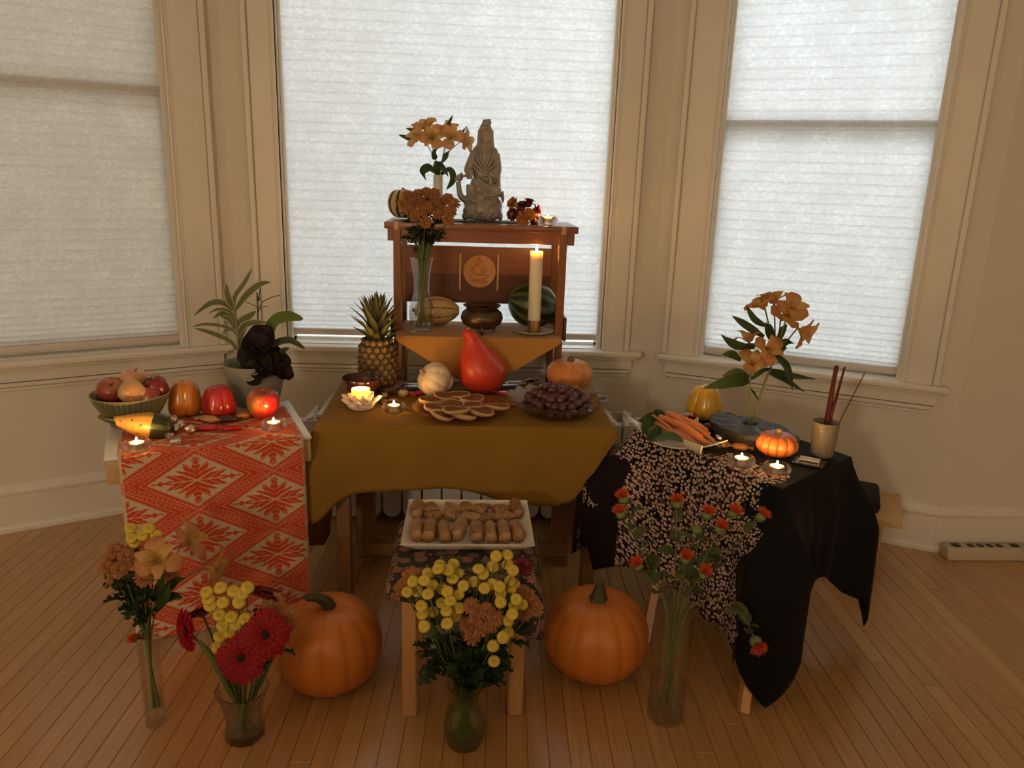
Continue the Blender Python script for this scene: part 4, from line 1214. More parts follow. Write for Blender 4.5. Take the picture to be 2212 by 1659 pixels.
sweet('dark wrapped bar peeking out from behind the white squash', (886, 834), TT, bar_sweet(0.06, 0.03, 0.010), M_WDRK, -0.2, name='chocolate_bar', group=g_)
sweet('red shiny sweet under the white squash', (907, 853), TT, twist_sweet(0.04, 0.026, 0.016), M_WRED, 0.3, group=g_)
sweet('small red sweet between the agate and the plate of pastries', (890, 855), TT, twist_sweet(0.03, 0.02, 0.014), M_WRED, -0.8, group=g_)
sweet('chocolate bar with pale end behind the red squash near the grapes', (1100, 838), TT, bar_sweet(0.075, 0.034, 0.013), M_WBRN, 0.25, name='chocolate_bar', group=g_)
sweet('cream wrapped bar between the red squash and the small pumpkin', (1113, 830), TT, bar_sweet(0.06, 0.03, 0.012), M_WTAN, 0.1, name='chocolate_bar', group=g_)
sweet('red sweet at the foot of the red squash', (1068, 850), TT, twist_sweet(0.036, 0.024, 0.016), M_WRED, -0.2, group=g_)
sweet('red wrapped bar squeezed between pastries plate and grape bowl', (1090, 853), TT, bar_sweet(0.06, 0.022, 0.012), M_WRED, -0.25, group=g_)
sweet('red sweet at the rim of the grape bowl', (1102, 880), TT, twist_sweet(0.03, 0.02, 0.013), M_WRED, 0.1, group=g_)
sweet('brown wrapped sweet below the small pumpkin', (1145, 826), TT, twist_sweet(0.04, 0.026, 0.016), M_WBRN, 0.4, group=g_)

# ---- plate of jam pastries
pc = at_z(993, 882, TT + 0.012)
PR = m_of(104, pc)
t = thing('glass_plate', 'round pinkish glass plate holding the jam pastries', 'plate', (pc[0], pc[1], TT))
M_PGLASS = glass('pink_glass', (0.93, 0.80, 0.76), 0.05)
add('plate_body', lathe([(0, 0), (PR * 0.55, 0), (PR * 0.60, 0.003), (PR * 0.8, 0.010), (PR, 0.020), (PR * 1.003, 0.022), (PR * 0.99, 0.0235), (PR * 0.8, 0.014), (PR * 0.58, 0.007), (0, 0.006)], 64), M_PGLASS, t)
M_DOUGH = plain('baked_dough', (0.46, 0.27, 0.12), 0.7, (0.60, 0.40, 0.20), 40, bump=0.2, bscale=90)
M_JAM = plain('baked_jam', (0.17, 0.050, 0.016), 0.6, (0.30, 0.115, 0.036), 60, bump=0.35, bscale=110, spec=0.2)
def pastry(seed):
    rr = random.Random(seed); ph = [rr.uniform(0, 6) for _ in range(3)]
    def mod(th, t_, r, z): k = 1 + 0.06 * math.sin(2 * th + ph[0]) + 0.05 * math.sin(3 * th + ph[1]) + 0.02 * math.sin(7 * th + ph[2]); return r * k, z * (1 + 0.15 * math.sin(2 * th + ph[2]))
    R = 0.046
    dough = lathe([(0, 0), (R * 0.86, 0), (R, 0.007), (R * 0.99, 0.012), (R * 0.93, 0.0155), (R * 0.84, 0.0130), (0, 0.011)], 32, mod)
    jam = lathe([(0, 0.0175), (R * 0.3, 0.0170), (R * 0.6, 0.0155), (R * 0.84, 0.0140), (R * 0.80, 0.0115), (0, 0.011)], 28, mod)
    return mesh_data('dough', dough, M_DOUGH), mesh_data('jam_topping', jam, M_JAM)
PST = [pastry(k) for k in range(4)]
tarts = [((993, 858), .016, -.1), ((960, 860), .014, .1), ((933, 868), .010, .0), ((1020, 866), .014, .05), ((975, 880), .018, .1), ((1018, 882), .018, -.1), ((942, 887), .018, .16), ((984, 891), .026, .12), ((1040, 893), .016, -.12), ((1072, 883), .012, -.2), ((957, 898), .010, .35), ((1003, 902), .008, .2)]
tw = ('at the back of the plate under the red squash', 'behind the plate centre on the squash side', 'at the plate edge near the tealight', 'beside the topmost pastries near the grapes', 'in the middle of the plate', 'in the middle of the plate towards the grape bowl',
      'overlapping the front row near the tealight', 'resting on top of the front row', 'at the front of the plate towards the grape bowl', 'at the plate edge closest to the grape bowl', 'tipped on edge in the front row', 'lowest at the front rim of the plate')
for k, ((px, py), dz, tl) in enumerate(tarts):
    q = at_z(px, py, TT + 0.012 + dz)
    tt = thing('jam_pastry', 'round golden jam pastry ' + tw[k], 'pastry', q, (tl * 0.6, tl * 0.4, k * 1.3), 'jam pastries on the glass plate')
    d, j = PST[k % 4]; dd = add('dough', d, parent=tt); add('jam_topping', j, parent=tt)

# ---- grapes in a scalloped crystal bowl
gc = at_z(1203, 868, TT + 0.04)
GR = m_of(106, gc)
t = thing('crystal_bowl', 'scalloped clear crystal bowl full of dark grapes', 'bowl', (gc[0], gc[1], TT))
def sc(th, t_, r, z):
    e = max(0, (r / GR - 0.62) / 0.38); return r * (1 + 0.022 * e * math.cos(18 * th)), z + 0.006 * e * math.cos(18 * th)
M_CRYS = glass('crystal', (0.98, 0.985, 0.985), 0.0, 1.5, bend=0.6)
add('bowl_body', lathe([(0, 0), (GR * 0.58, 0), (GR * 0.66, 0.004), (GR * 0.80, 0.028), (GR * 0.97, 0.054), (GR, 0.058), (GR * 0.985, 0.062), (GR * 0.86, 0.056), (GR * 0.76, 0.038), (GR * 0.64, 0.011), (GR * 0.56, 0.008), (0, 0.008)], 144, sc), M_CRYS, t)
def grape_mat(g):
    co = g.coord('Object'); r = g.rand()
    c = g.mix(r, (0.045, 0.010, 0.014), (0.11, 0.024, 0.026)); c = g.mix(g.noise(co, 90, 3) * 0.35, c, (0.16, 0.07, 0.075))
    return {'Base Color': c, 'Roughness': 0.32, 'Coat Weight': 0.2, 'Coat Roughness': 0.3}
M_GRAPE = material('dark_grape', grape_mat)
GM = [mesh_data('grape', ball((0, 0, 0), (0.0165, 0.0165, 0.0190), 16, 10), M_GRAPE), mesh_data('grape', ball((0, 0, 0), (0.0150, 0.0150, 0.0180), 16, 10), M_GRAPE)]
gr = random.Random(3)
for lay, (rm, rin, z) in enumerate(((0.118, 0.070, 0.027), (0.118, 0.03, 0.050), (0.088, 0.0, 0.072), (0.048, 0.0, 0.092))):
    n = 0; sp = 0.0315
    for i in range(-5, 6):
        for j in range(-6, 7):
            x = (i + 0.5 * (j % 2)) * sp + gr.uniform(-.003, .003) + 0.008 * lay; y = j * sp * 0.88 + gr.uniform(-.003, .003)
            d = math.hypot(x, y)
            if d > rm or d < rin: continue
            o = add('grape', GM[gr.randrange(2)], loc=(gc[0] + x, gc[1] + y, TT + z + gr.uniform(-.003, .003)), rot=(gr.uniform(-1.2, 1.2), gr.uniform(-1.2, 1.2), gr.uniform(0, 6)))
            tag(o, 'dark red grape heaped in the scalloped crystal bowl', 'grape', 'grapes in the crystal bowl')

# ================================================================== altar shelf
b = V3((at_z(1040, 716, GZ)[0], 3.165, GZ))
t = thing('incense_burner', 'dark bronze tripod incense burner in the middle of the altar shelf', 'incense burner', b)
M_BRONZE = plain('aged_bronze', (0.105, 0.068, 0.042), 0.38, (0.16, 0.11, 0.07), 18, metal=0.85, bump=0.08, bscale=50)
add('burner_body', lathe([(0, 0.018), (0.050, 0.018), (0.078, 0.034), (0.0885, 0.060), (0.082, 0.082), (0.068, 0.094), (0.062, 0.099), (0.066, 0.104), (0.076, 0.110), (0.0785, 0.113), (0.075, 0.114), (0.064, 0.108), (0.058, 0.098), (0.070, 0.080), (0.075, 0.060), (0.045, 0.030), (0, 0.030)], 48), M_BRONZE, t)
add('ash', lathe([(0, 0.090), (0.058, 0.090), (0.058, 0.092), (0.02, 0.097), (0, 0.098)], 24), plain('incense_ash', (0.30, 0.27, 0.24), 0.95), t)
for k in range(3):
    a = -PI / 2 + 2 * PI * k / 3
    add('foot', tube([(0.050 * math.cos(a), 0.050 * math.sin(a), 0.026), (0.060 * math.cos(a), 0.060 * math.sin(a), 0.012), (0.056 * math.cos(a), 0.056 * math.sin(a), 0.0)], [0.012, 0.007, 0.008], 10), M_BRONZE, t)
# tall candle on saucer
b = V3((at_z(1149, 712, GZ)[0], 3.150, GZ))
sc_ = thing('saucer', 'small pale saucer under the tall white candle', 'saucer', b)
add('saucer_body', lathe([(0, 0), (0.035, 0), (0.050, 0.003), (0.078, 0.012), (0.082, 0.0145), (0.080, 0.016), (0.050, 0.007), (0, 0.006)], 48), plain('saucer_glaze', (0.66, 0.62, 0.56), 0.3, coat=0.4), sc_)
t = thing('pillar_candle', 'tall lit white candle in a brass cup on the altar shelf', 'candle', (b[0], b[1], GZ + 0.0075))
M_BRASS = plain('brushed_brass', (0.36, 0.22, 0.10), 0.35, (0.45, 0.29, 0.14), 30, metal=0.9)
add('brass_cup', lathe([(0, 0), (0.027, 0), (0.0275, 0.002), (0.0268, 0.050), (0.0255, 0.050), (0.0255, 0.010), (0, 0.010)], 32), M_BRASS, t)
def tallwax(g):
    co = g.coord('Object')
    return {'Base Color': g.mix(g.noise(co, 12, 2), (0.84, 0.76, 0.60), (0.88, 0.81, 0.67)), 'Roughness': 0.5, 'Subsurface Weight': 0.7, 'Subsurface Radius': (0.035, 0.020, 0.010), 'Subsurface Scale': 1.0}
M_TWAX = material('tall_candle_wax', tallwax)
add('wax', lathe([(0, 0.0105), (0.0250, 0.0105), (0.0262, 0.050), (0.0262, 0.328), (0.0258, 0.333), (0.0225, 0.332), (0.019, 0.326), (0.008, 0.323), (0, 0.322)], 36), M_TWAX, t)
add('wick', tube([(0, 0, 0.322), (0.0005, 0, 0.334)], 0.0008, 6), M_WICK, t)
add('flame', xf(flame_shape(0.030, 0.0055), (0, 0, 0.332)), M_FLAMEL, t)
# watermelon
def melon(g):
    co = g.coord('Object'); x, y, z = g.xyz(co)
    n = g.noise(co, 16, 4, 0.65)
    th = z.atan2(y) * 11.0 + n * 3.0
    st = th.sin()
    c = g.ramp(st * 0.5 + 0.5 + (g.noise(co, 90, 3) - 0.5) * 0.25, [(0.35, (0.012, 0.026, 0.010)), (0.52, (0.030, 0.060, 0.020)), (0.64, (0.060, 0.100, 0.034)), (0.95, (0.10, 0.150, 0.055))])
    return {'Base Color': c, 'Roughness': 0.35, 'Coat Weight': 0.2}
MW = V3((at_y(1151, 650, 3.295)[0], 3.295, GZ + 0.099))
o = add('watermelon', ball((0, 0, 0), (0.108, 0.101, 0.099), 48, 32), material('watermelon_rind', melon), None, True, loc=MW, rot=(0.3, 0.25, 0.1)); tag(o, 'small dark green striped watermelon behind the tall candle', 'watermelon')
# delicata squash
def delicata(g):
    co = g.coord('Object'); x, y, z = g.xyz(co); th = z.atan2(y)
    gr_ = (th * 4.5).sin().abs(); n = g.noise(co, 60, 3)
    c = g.mix(g.noise(co, 15, 3), (0.66, 0.45, 0.19), (0.74, 0.54, 0.27)); c = g.mix((gr_ + (n - 0.5) * 0.3).lt(0.16), c, (0.10, 0.075, 0.025))
    return {'Base Color': c, 'Roughness': 0.45}
v, f = lathe([(0.0, 0.0)] + [(0.063 * math.sin(PI * (0.06 + 0.90 * i / 24)) ** 0.62, 0.19 * i / 24) for i in range(25)] + [(0.0, 0.19)], 90, lambda th, t_, r, z: (r * (1 - 0.05 * (1 - abs(math.sin(4.5 * th)) ** 0.6)), z))
v = np.stack([v[:, 2] - 0.095, v[:, 0], v[:, 1]], 1)
DW = V3((at_y(944, 660, 3.31)[0], 3.31, GZ + 0.063))
t = thing('striped_squash', 'cream squash with thin dark stripes lying behind the glass vase', 'squash', (DW[0], DW[1], GZ), (0, 0, 0.12))
o = add('body', (v, f), material('delicata_rind', delicata), t, loc=(0, 0, 0.061))
add('stem', tube([(-0.094, 0, 0.061), (-0.108, 0, 0.064)], [0.010, 0.008], 8), M_STEMT, t)

# ================================================================== white table
LZT = LT + 0.0018
def apple_shape(r=0.04):
    pr = [(0, 0.10), (0.16, 0.04), (0.36, 0.0), (0.62, 0.10), (0.88, 0.45), (1.0, 0.92), (0.97, 1.25), (0.80, 1.60), (0.55, 1.76), (0.32, 1.74), (0.14, 1.62), (0.05, 1.50), (0, 1.46)]
    q = spline(pr, 40); q[:, 0] = np.maximum(q[:, 0], 0.002); q[0, 0] = 0; q[-1, 0] = 0
    return lathe([(a * r, z * r) for a, z in q], 48, lambda th, t, rr, z: (rr * (1 + 0.022 * math.cos(5 * th) * (1 - abs(t - .5))), z))
def apple_mat(name, red, yel, thr):
    def b(g):
        co = g.coord('Object'); x, y, z = g.xyz(co)
        n = g.noise(co, 16, 3, 0.6) + g.noise(g.scale(co, 140, 140, 14), 1, 2) * 0.45 - 0.2
        blush = g.noise(g.comb(x * 11.0 + g.rand() * 20.0, y * 11.0, z * 4.0), 1, 2)
        c = g.mix(((n * 0.7 + blush) - thr) * 4.5, yel, red) if False else g.ramp((n * 0.45 + blush * 0.75), [(thr - 0.12, yel), (thr + 0.06, tuple((a + b_) / 2 for a, b_ in zip(red, yel))), (thr + 0.2, red)])
        c = g.mix((g.noise(co, 260, 1)).gt(0.70) * 0.4, c, (0.75, 0.55, 0.30))
        return {'Base Color': c, 'Roughness': 0.28, 'Coat Weight': 0.35, 'Coat Roughness': 0.15}
    return material(name, b)
M_AP1 = apple_mat('pink_apple', (0.36, 0.055, 0.045), (0.62, 0.33, 0.15), 0.40)
M_AP2 = apple_mat('blush_apple', (0.50, 0.14, 0.085), (0.70, 0.42, 0.19), 0.62)
M_AP3 = apple_mat('dark_red_apple', (0.20, 0.012, 0.016), (0.34, 0.04, 0.03), 0.40)
M_AP4 = apple_mat('bright_red_apple', (0.55, 0.018, 0.016), (0.42, 0.30, 0.06), 0.46)
M_ASTEM = plain('apple_stem', (0.09, 0.055, 0.025), 0.8)
ASH = apple_shape(1.0)
def apple(label, loc, r, mat, rot, group=None):
    t = thing('apple', label, 'apple', loc, rot, group)
    v, f = ASH
    add('apple_body', (v * r - np.array([0, 0, r * 0.88]), f), mat, t)
    add('stem', tube([(0, 0, r * 0.56), (r * 0.04, 0, r * 0.85), (r * 0.12, 0, r * 1.0)], r * 0.035, 6), M_ASTEM, t)
    return t
# green ribbed bowl
gb = at_z(288, 912, LZT)
gb = V3((gb[0], gb[1] + 0.0, LZT))
t = thing('green_bowl', 'green glazed bowl with carved vertical lines holding apples', 'bowl', gb)
def ribbed(g):
    co = g.coord('Object'); x, y, z = g.xyz(co); th = y.atan2(x)
    rib = (th * 44.0 + g.noise(co, 25, 2) * 2.5).sin(); n = g.noise(co, 20, 3)
    pale = rib.gt(0.62) * (z - 0.02 - n * 0.05).gt(0.0)
    c = g.mix(n, (0.10, 0.115, 0.058), (0.15, 0.165, 0.085)); c = g.mix(pale * 0.7, c, (0.26, 0.25, 0.15))
    c = g.mix(z.gt(0.1005), c, (0.30, 0.27, 0.17))
    return {'Base Color': c, 'Roughness': 0.4, 'Coat Weight': 0.2, 'Normal': g.bump(rib, 0.25, 0.002)}
BR = m_of(82, at_z(288, 862, LZT + 0.10))
add('bowl_body', lathe([(0, 0.004), (0.055, 0.004), (0.060, 0.0), (0.068, 0.0), (0.072, 0.008), (BR * 0.78, 0.045), (BR * 0.93, 0.080), (BR, 0.104), (BR * 0.985, 0.106), (BR * 0.955, 0.103), (BR * 0.88, 0.080), (BR * 0.72, 0.045), (0.06, 0.014), (0, 0.012)], 72), material('green_ribbed_glaze', ribbed), t)
def in_bowl(px, py, dy, z): p = at_y(px, py, gb[1] + dy); return p
ga = 'apples in the green bowl'
for lb, px, py, dy, r, m, rt in (('pinkish red apple at the outer side of the green bowl', 241, 846, -0.005, 0.046, M_AP1, (0.5, 0.3, 0)), ('yellow and pink apple topmost in the green bowl', 289, 822, 0.035, 0.043, M_AP2, (0.2, 0.1, 1.2)),
                              ('pale blush apple in the front middle of the green bowl', 286, 850, -0.045, 0.043, M_AP2, (0.9, 0.2, 2.2)), ('dark red apple in the bowl beside the orange pepper', 337, 838, 0.015, 0.040, M_AP3, (0.3, -0.5, 0)),
                              ('pinkish apple low in the bowl under the dark red one', 322, 861, -0.03, 0.036, M_AP1, (0.4, 0.6, 3)), ('reddish apple low at the back of the green bowl', 290, 850, 0.075, 0.042, M_AP3, (0.2, 0.1, 1))):
    apple(lb, at_y(px, py, gb[1] + dy), r * 1.03, m, rt, ga)
p = at_z(570, 901, LZT); apple('bright red and green apple in front of the grey planter', (p[0], p[1], LZT + 0.0555 * 0.88), 0.0555, M_AP4, (0.25, 0.0, 0.6))
# peppers
def pepper_shape(r, h, n=4, seed=0):
    pr = [(0, 0.06), (0.30, 0.0), (0.55, 0.03), (0.78, 0.20), (0.93, 0.48), (1.0, 0.74), (0.93, 0.92), (0.72, 1.0), (0.46, 0.97), (0.22, 0.88), (0, 0.84)]
    q = spline(pr, 36); q[:, 0] = np.maximum(q[:, 0], 0.002); q[0, 0] = 0; q[-1, 0] = 0
    def mod(th, t, rr, z):
        g_ = abs(math.sin(n * th / 2 + seed)) ** 0.55
        k = 1 - 0.15 * (1 - g_); zz = z - h * 0.06 * (1 - g_) * (1 if z > h * .5 else -0.6) * min(1, rr / r * 1.5)
        return rr * k * (1 + 0.03 * math.sin(th * 2 + seed)), zz
    return lathe([(a * r, z * h) for a, z in q], 96, mod)
def pepper_mat(name, a, b):
    def bl(g):
        co = g.coord('Object'); return {'Base Color': g.mix(g.noise(co, 12, 3), a, b), 'Roughness': 0.26, 'Coat Weight': 0.4, 'Coat Roughness': 0.12, 'Subsurface Weight': 0.1, 'Subsurface Radius': (0.01, 0.003, 0.001)}
    return material(name, bl)
M_GSTEM = plain('green_stem', (0.10, 0.16, 0.04), 0.6, (0.16, 0.22, 0.07), 30)
def pepper(label, px, py, z, wpx, h, mat, rz, seed=0, tilt=(0, 0)):
    b = at_z(px, py, z); r = m_of(wpx / 2, b + V3((0, 0.03, 0.05)))
    t = thing('bell_pepper', label, 'pepper', (b[0], b[1], z), (tilt[0], tilt[1], rz))
    v, f = pepper_shape(r, h, 4, seed); v[:, 2] = h - v[:, 2]; v[:, 2] -= v[:, 2].min()
    add('body', (v, [tuple(reversed(q)) for q in f]), mat, t)
    add('stem', stem_shape(0.001, [(0, 0, 0), (0.001, 0.001, h * 0.06), (0.002, 0.002, h * 0.12)], 0.010, 0.012), M_GSTEM, t)
pepper('orange bell pepper between the green bowl and the red pepper', 402, 893, LZT, 74, 0.118, pepper_mat('orange_pepper_skin', (0.66, 0.20, 0.018), (0.72, 0.27, 0.03)), 0.4, 0.2)
pepper('red bell pepper between the orange pepper and the grey planter', 474, 896, LZT, 74, 0.106, pepper_mat('red_pepper_skin', (0.40, 0.016, 0.018), (0.48, 0.03, 0.028)), 0.9, 0.5)
pepper('yellow bell pepper on black cloth behind the carrots', 1519, 900, RT, 78, 0.118, pepper_mat('yellow_pepper_skin', (0.72, 0.40, 0.025), (0.78, 0.48, 0.05)), 1.1, 0.9)
# grey planter
pb = at_z(553, 868, LZT); pb = V3((pb[0], pb[1] + 0.005, LZT))
t = thing('planter', 'grey ceramic planter pot with mixed leafy plants', 'planter', pb)
PRr = m_of(67, at_z(553, 800, LZT + 0.15))
M_POT = plain('grey_ceramic', (0.24, 0.245, 0.225), 0.55, (0.30, 0.30, 0.275), 14, bump=0.05, bscale=80)
PH_ = 0.152
add('pot', lathe([(0, 0), (PRr * 0.70, 0), (PRr * 0.76, 0.006), (PRr * 0.86, 0.05), (PRr * 0.95, 0.11), (PRr, PH_ - 0.002), (PRr * 0.985, PH_), (PRr * 0.955, PH_ - 0.003), (PRr * 0.93, 0.125), (0, 0.122)], 64), M_POT, t)
M_MOSS = plain('moss', (0.035, 0.055, 0.012), 0.95, (0.07, 0.095, 0.02), 60, bump=0.8, bscale=160)
add('moss', xf(ball((0, 0, 0), (PRr * 0.92, PRr * 0.92, 0.018), 32, 12), (0, 0, PH_ - 0.022)), M_MOSS, t)
M_DRAC = leafy('variegated_leaf', (0.10, 0.135, 0.055), (0.16, 0.19, 0.085), 0.45, 0.3)
M_DRACE = leafy('cream_leaf_edge', (0.48, 0.46, 0.28), (0.56, 0.52, 0.34), 0.5, 0.4)
M_STK = plain('plant_stalk', (0.14, 0.17, 0.07), 0.6, (0.20, 0.22, 0.09))
def pw(px, py, dy): return at_y(px, py, pb[1] + dy)
def striped_leaf(P, w, parent, n=14):
    """green blade with a pale margin"""
    P = spline(P, n); T = np.gradient(P, axis=0); T /= np.linalg.norm(T, axis=1)[:, None] + 1e-9
    V, F, mi = [], [], []
    for i in range(n):
        t_ = i / (n - 1); ww = w * max(0.03, math.sin(PI * min(1, 0.06 + t_ * 0.94)) ** 0.75)
        s = np.cross(T[i], V3((0.2, -1, 0.35))); s /= np.linalg.norm(s) + 1e-9; nn = np.cross(s, T[i])
        for q in (-1, -0.72, 0, 0.72, 1): V.append(P[i] + s * q * ww / 2 + nn * abs(q) * ww * 0.16)
    for i in range(n - 1):
        for k in range(4):
            F.append((i * 5 + k, i * 5 + k + 1, i * 5 + k + 6, i * 5 + k + 5)); mi.append(1 if k in (0, 3) else 0)
    o = add('leaf', locsh((np.array(V), F), parent.location), [M_DRAC, M_DRACE], parent, True, midx=mi); return o
dr = thing('variegated_plant', 'green and cream striped leafy plant in the grey planter', 'plant', (pb[0] - 0.045, pb[1] - 0.02, LZT + PH_ - 0.012), )
stalk = spline([(pb[0] - 0.045, pb[1] - 0.02, LZT + PH_ - 0.02), pw(515, 745, -0.02), pw(510, 690, -0.02), pw(504, 660, -0.02)], 12)
add('stalk', locsh(tube(stalk, [0.006, 0.005, 0.004], 8), dr.location), M_STK, dr)
for pts, w in (([(505, 668), (492, 640), (489, 612)], .026), ([(506, 668), (508, 640), (530, 608), (545, 578)], .018), ([(508, 672), (530, 640), (560, 615), (585, 609)], .026), ([(503, 672), (485, 655), (455, 655), (418, 682)], .026),
               ([(506, 690), (495, 672), (470, 668), (450, 678)], .012), ([(508, 700), (500, 680), (478, 677), (460, 688)], .022), ([(510, 720), (490, 706), (445, 700), (412, 706)], .014), ([(513, 755), (495, 735), (455, 718), (418, 708)], .022),
               ([(508, 712), (498, 690), (480, 678), (470, 676)], .030), ([(513, 715), (520, 695), (540, 682), (553, 672)], .028), ([(514, 735), (525, 705), (550, 696), (580, 697)], .024), ([(516, 760), (520, 720), (528, 700), (536, 690)], .030), ([(514, 730), (505, 715), (490, 712), (480, 722)], .012)):
    k = lr.uniform(-.03, .03)
    striped_leaf([pw(x, y, -0.02 + k * i / max(1, len(pts) - 1)) for i, (x, y) in enumerate(pts)], w * 1.05, dr)
tw = thing('bare_twig_plant', 'bare dark twig with thin side shoots standing in the planter', 'plant', (pb[0] + 0.005, pb[1] + 0.02, LZT + PH_ - 0.012))
M_TWIG = plain('dark_twig', (0.055, 0.045, 0.02), 0.8, (0.09, 0.075, 0.03), 40)
for i, (pts, r) in enumerate((([(557, 770), (557, 720), (557, 670), (555, 632)], .0038), ([(557, 668), (550, 660), (525, 650)], .0016), ([(557, 680), (565, 655), (585, 643), (605, 638)], .0018), ([(559, 668), (570, 663), (580, 662)], .0014), ([(556, 650), (561, 632), (564, 612)], .0022))):
    add('twig' if i == 0 else 'side_shoot', locsh(tube(spline([pw(x, y, 0.02) for x, y in pts], 10), [r, r * 0.7], 6), tw.location), M_TWIG, tw)
add('bud', locsh(ball(pw(558, 646, 0.018), (0.007, 0.006, 0.008), 10, 8), tw.location), M_TWIG, tw)
orc = thing('strap_leaf_plant', 'plant with broad arching green strap leaves in the planter', 'plant', (pb[0] + 0.05, pb[1] + 0.01, LZT + PH_ - 0.012))
M_STRAP = leafy('strap_leaf', (0.10, 0.16, 0.035), (0.15, 0.21, 0.05), 0.35, 0.3)
M_STRAPD = leafy('strap_leaf_dark', (0.045, 0.065, 0.03), (0.08, 0.10, 0.05), 0.35, 0.15)
for pts, w, m in (([(565, 760), (590, 700), (620, 685), (654, 690)], .052, M_STRAP), ([(570, 765), (590, 745), (625, 735), (658, 753)], .030, M_STRAPD), ([(560, 775), (590, 770), (610, 760), (625, 752)], .034, M_STRAPD)):
    add('strap_leaf', locsh(blade([pw(x, y, 0.01 - 0.03 * i) for i, (x, y) in enumerate(pts)], w, (0, -0.8, 0.6), 0.2, 14, 4, shape=lambda q: max(0.05, math.sin(PI * min(1, 0.15 + q * 0.83)) ** 0.6)), orc.location), m, orc)
dk = thing('dark_leaf_plant', 'plant with glossy near-black crinkled leaves spilling over the planter', 'plant', (pb[0] + 0.03, pb[1] - 0.05, LZT + PH_ - 0.012))
M_DARKL = plain('near_black_leaf', (0.007, 0.004, 0.005), 0.6, (0.012, 0.007, 0.007), 30, spec=0.2)
def round_leaf(c, r, nrm, cup=0.25, seed=0):
    N = V3(nrm) / np.linalg.norm(nrm); A = np.cross(N, (0, 0, 1.0)); A /= np.linalg.norm(A) + 1e-9; B = np.cross(N, A)
    V, F = [V3(c) - N * cup * r * 0.5], []; seg, rg = 24, 5
    for i in range(1, rg + 1):
        q = i / rg
        for k in range(seg):
            a = 2 * PI * k / seg; rr = r * q * (1 + 0.10 * math.cos(a * 2 + seed) + 0.05 * math.sin(5 * a + seed))
            V.append(V3(c) + A * rr * math.cos(a) + B * rr * 1.15 * math.sin(a) + N * r * (cup * (q * q - 0.5) + 0.10 * q * math.sin(3 * a + seed) ))
    for k in range(seg): F.append((0, 1 + k, 1 + (k + 1) % seg))
    for i in range(rg - 1):
        for k in range(seg): a = 1 + i * seg; k2 = (k + 1) % seg; F.append((a + k, a + seg + k, a + seg + k2, a + k2))
    return np.array(V), F
for i, (px, py, dy, r, nr) in enumerate(((562, 735, -0.05, .056, (-.2, -.8, .5)), (556, 748, -0.07, .050, (.1, -.7, .6)), (540, 775, -0.07, .052, (-.5, -.8, .2)), (548, 805, -0.10, .038, (-.1, -1, .1)), (575, 780, -0.08, .046, (.3, -.8, .4)), (600, 785, -0.06, .046, (.6, -.6, .4)), (612, 800, -0.07, .032, (.8, -.6, .1)), (622, 805, -0.06, .026, (.9, -.4, .0)), (560, 785, -0.09, .05, (0, -.9, .3)), (590, 765, -0.03, .045, (.5, -.3, .8)))):
    add('dark_leaf', locsh(round_leaf(pw(px, py, dy), r, nr, 0.35, i), dk.location), M_DARKL, dk)
# gourd, half yellow half green
g0 = at_z(295, 945, LZT)
def gourd_mat(g):
    co = g.coord('Object'); x, y, z = g.xyz(co); n = g.noise(co, 30, 3)
    th = z.atan2(y); st = (th * 5.0).sin()
    yel = g.mix(n, (0.62, 0.30, 0.045), (0.72, 0.40, 0.09)); yel = g.mix((g.noise(co, 75, 2)).gt(0.67), yel, (0.05, 0.045, 0.02))
    grn = g.mix(st.gt(0.55) * 0.6, (0.022, 0.035, 0.014), (0.12, 0.13, 0.055))
    c = g.mix((x + (n - 0.5) * 0.01).gt(0.036), yel, grn); c = g.mix((x + th.sin() * 0.008).lt(-0.066), c, grn)
    return {'Base Color': c, 'Roughness': 0.4, 'Coat Weight': 0.2}
prof = spline([(0, 0.098), (0.022, 0.096), (0.038, 0.080), (0.0455, 0.050), (0.042, 0.018), (0.033, -0.015), (0.022, -0.045), (0.014, -0.070), (0.010, -0.088), (0.008, -0.096), (0, -0.097)], 40)
prof[:, 0] = np.maximum(prof[:, 0], 0.0); prof[0, 0] = prof[-1, 0] = 0
v, f = lathe([tuple(p) for p in prof], 80, lambda th, t, r, z: (r * (1 - 0.04 * (1 - abs(math.sin(4 * th))) * (1 - t)), z))
v = np.stack([v[:, 2], v[:, 0], v[:, 1]], 1)
gx = at_z(302, 944, LZT)
t = thing('gourd', 'small gourd half yellow half dark green beside the tealight', 'gourd', (gx[0], gx[1], LZT + 0.043), (0, 0.27, 0.32))
add('body', (v, f), material('bicolour_gourd', gourd_mat), t)
add('stem', tube([(-0.094, 0, 0), (-0.108, 0.002, 0.002), (-0.116, 0.004, 0.006)], [0.009, 0.007, 0.006], 8), M_STEMD, t)
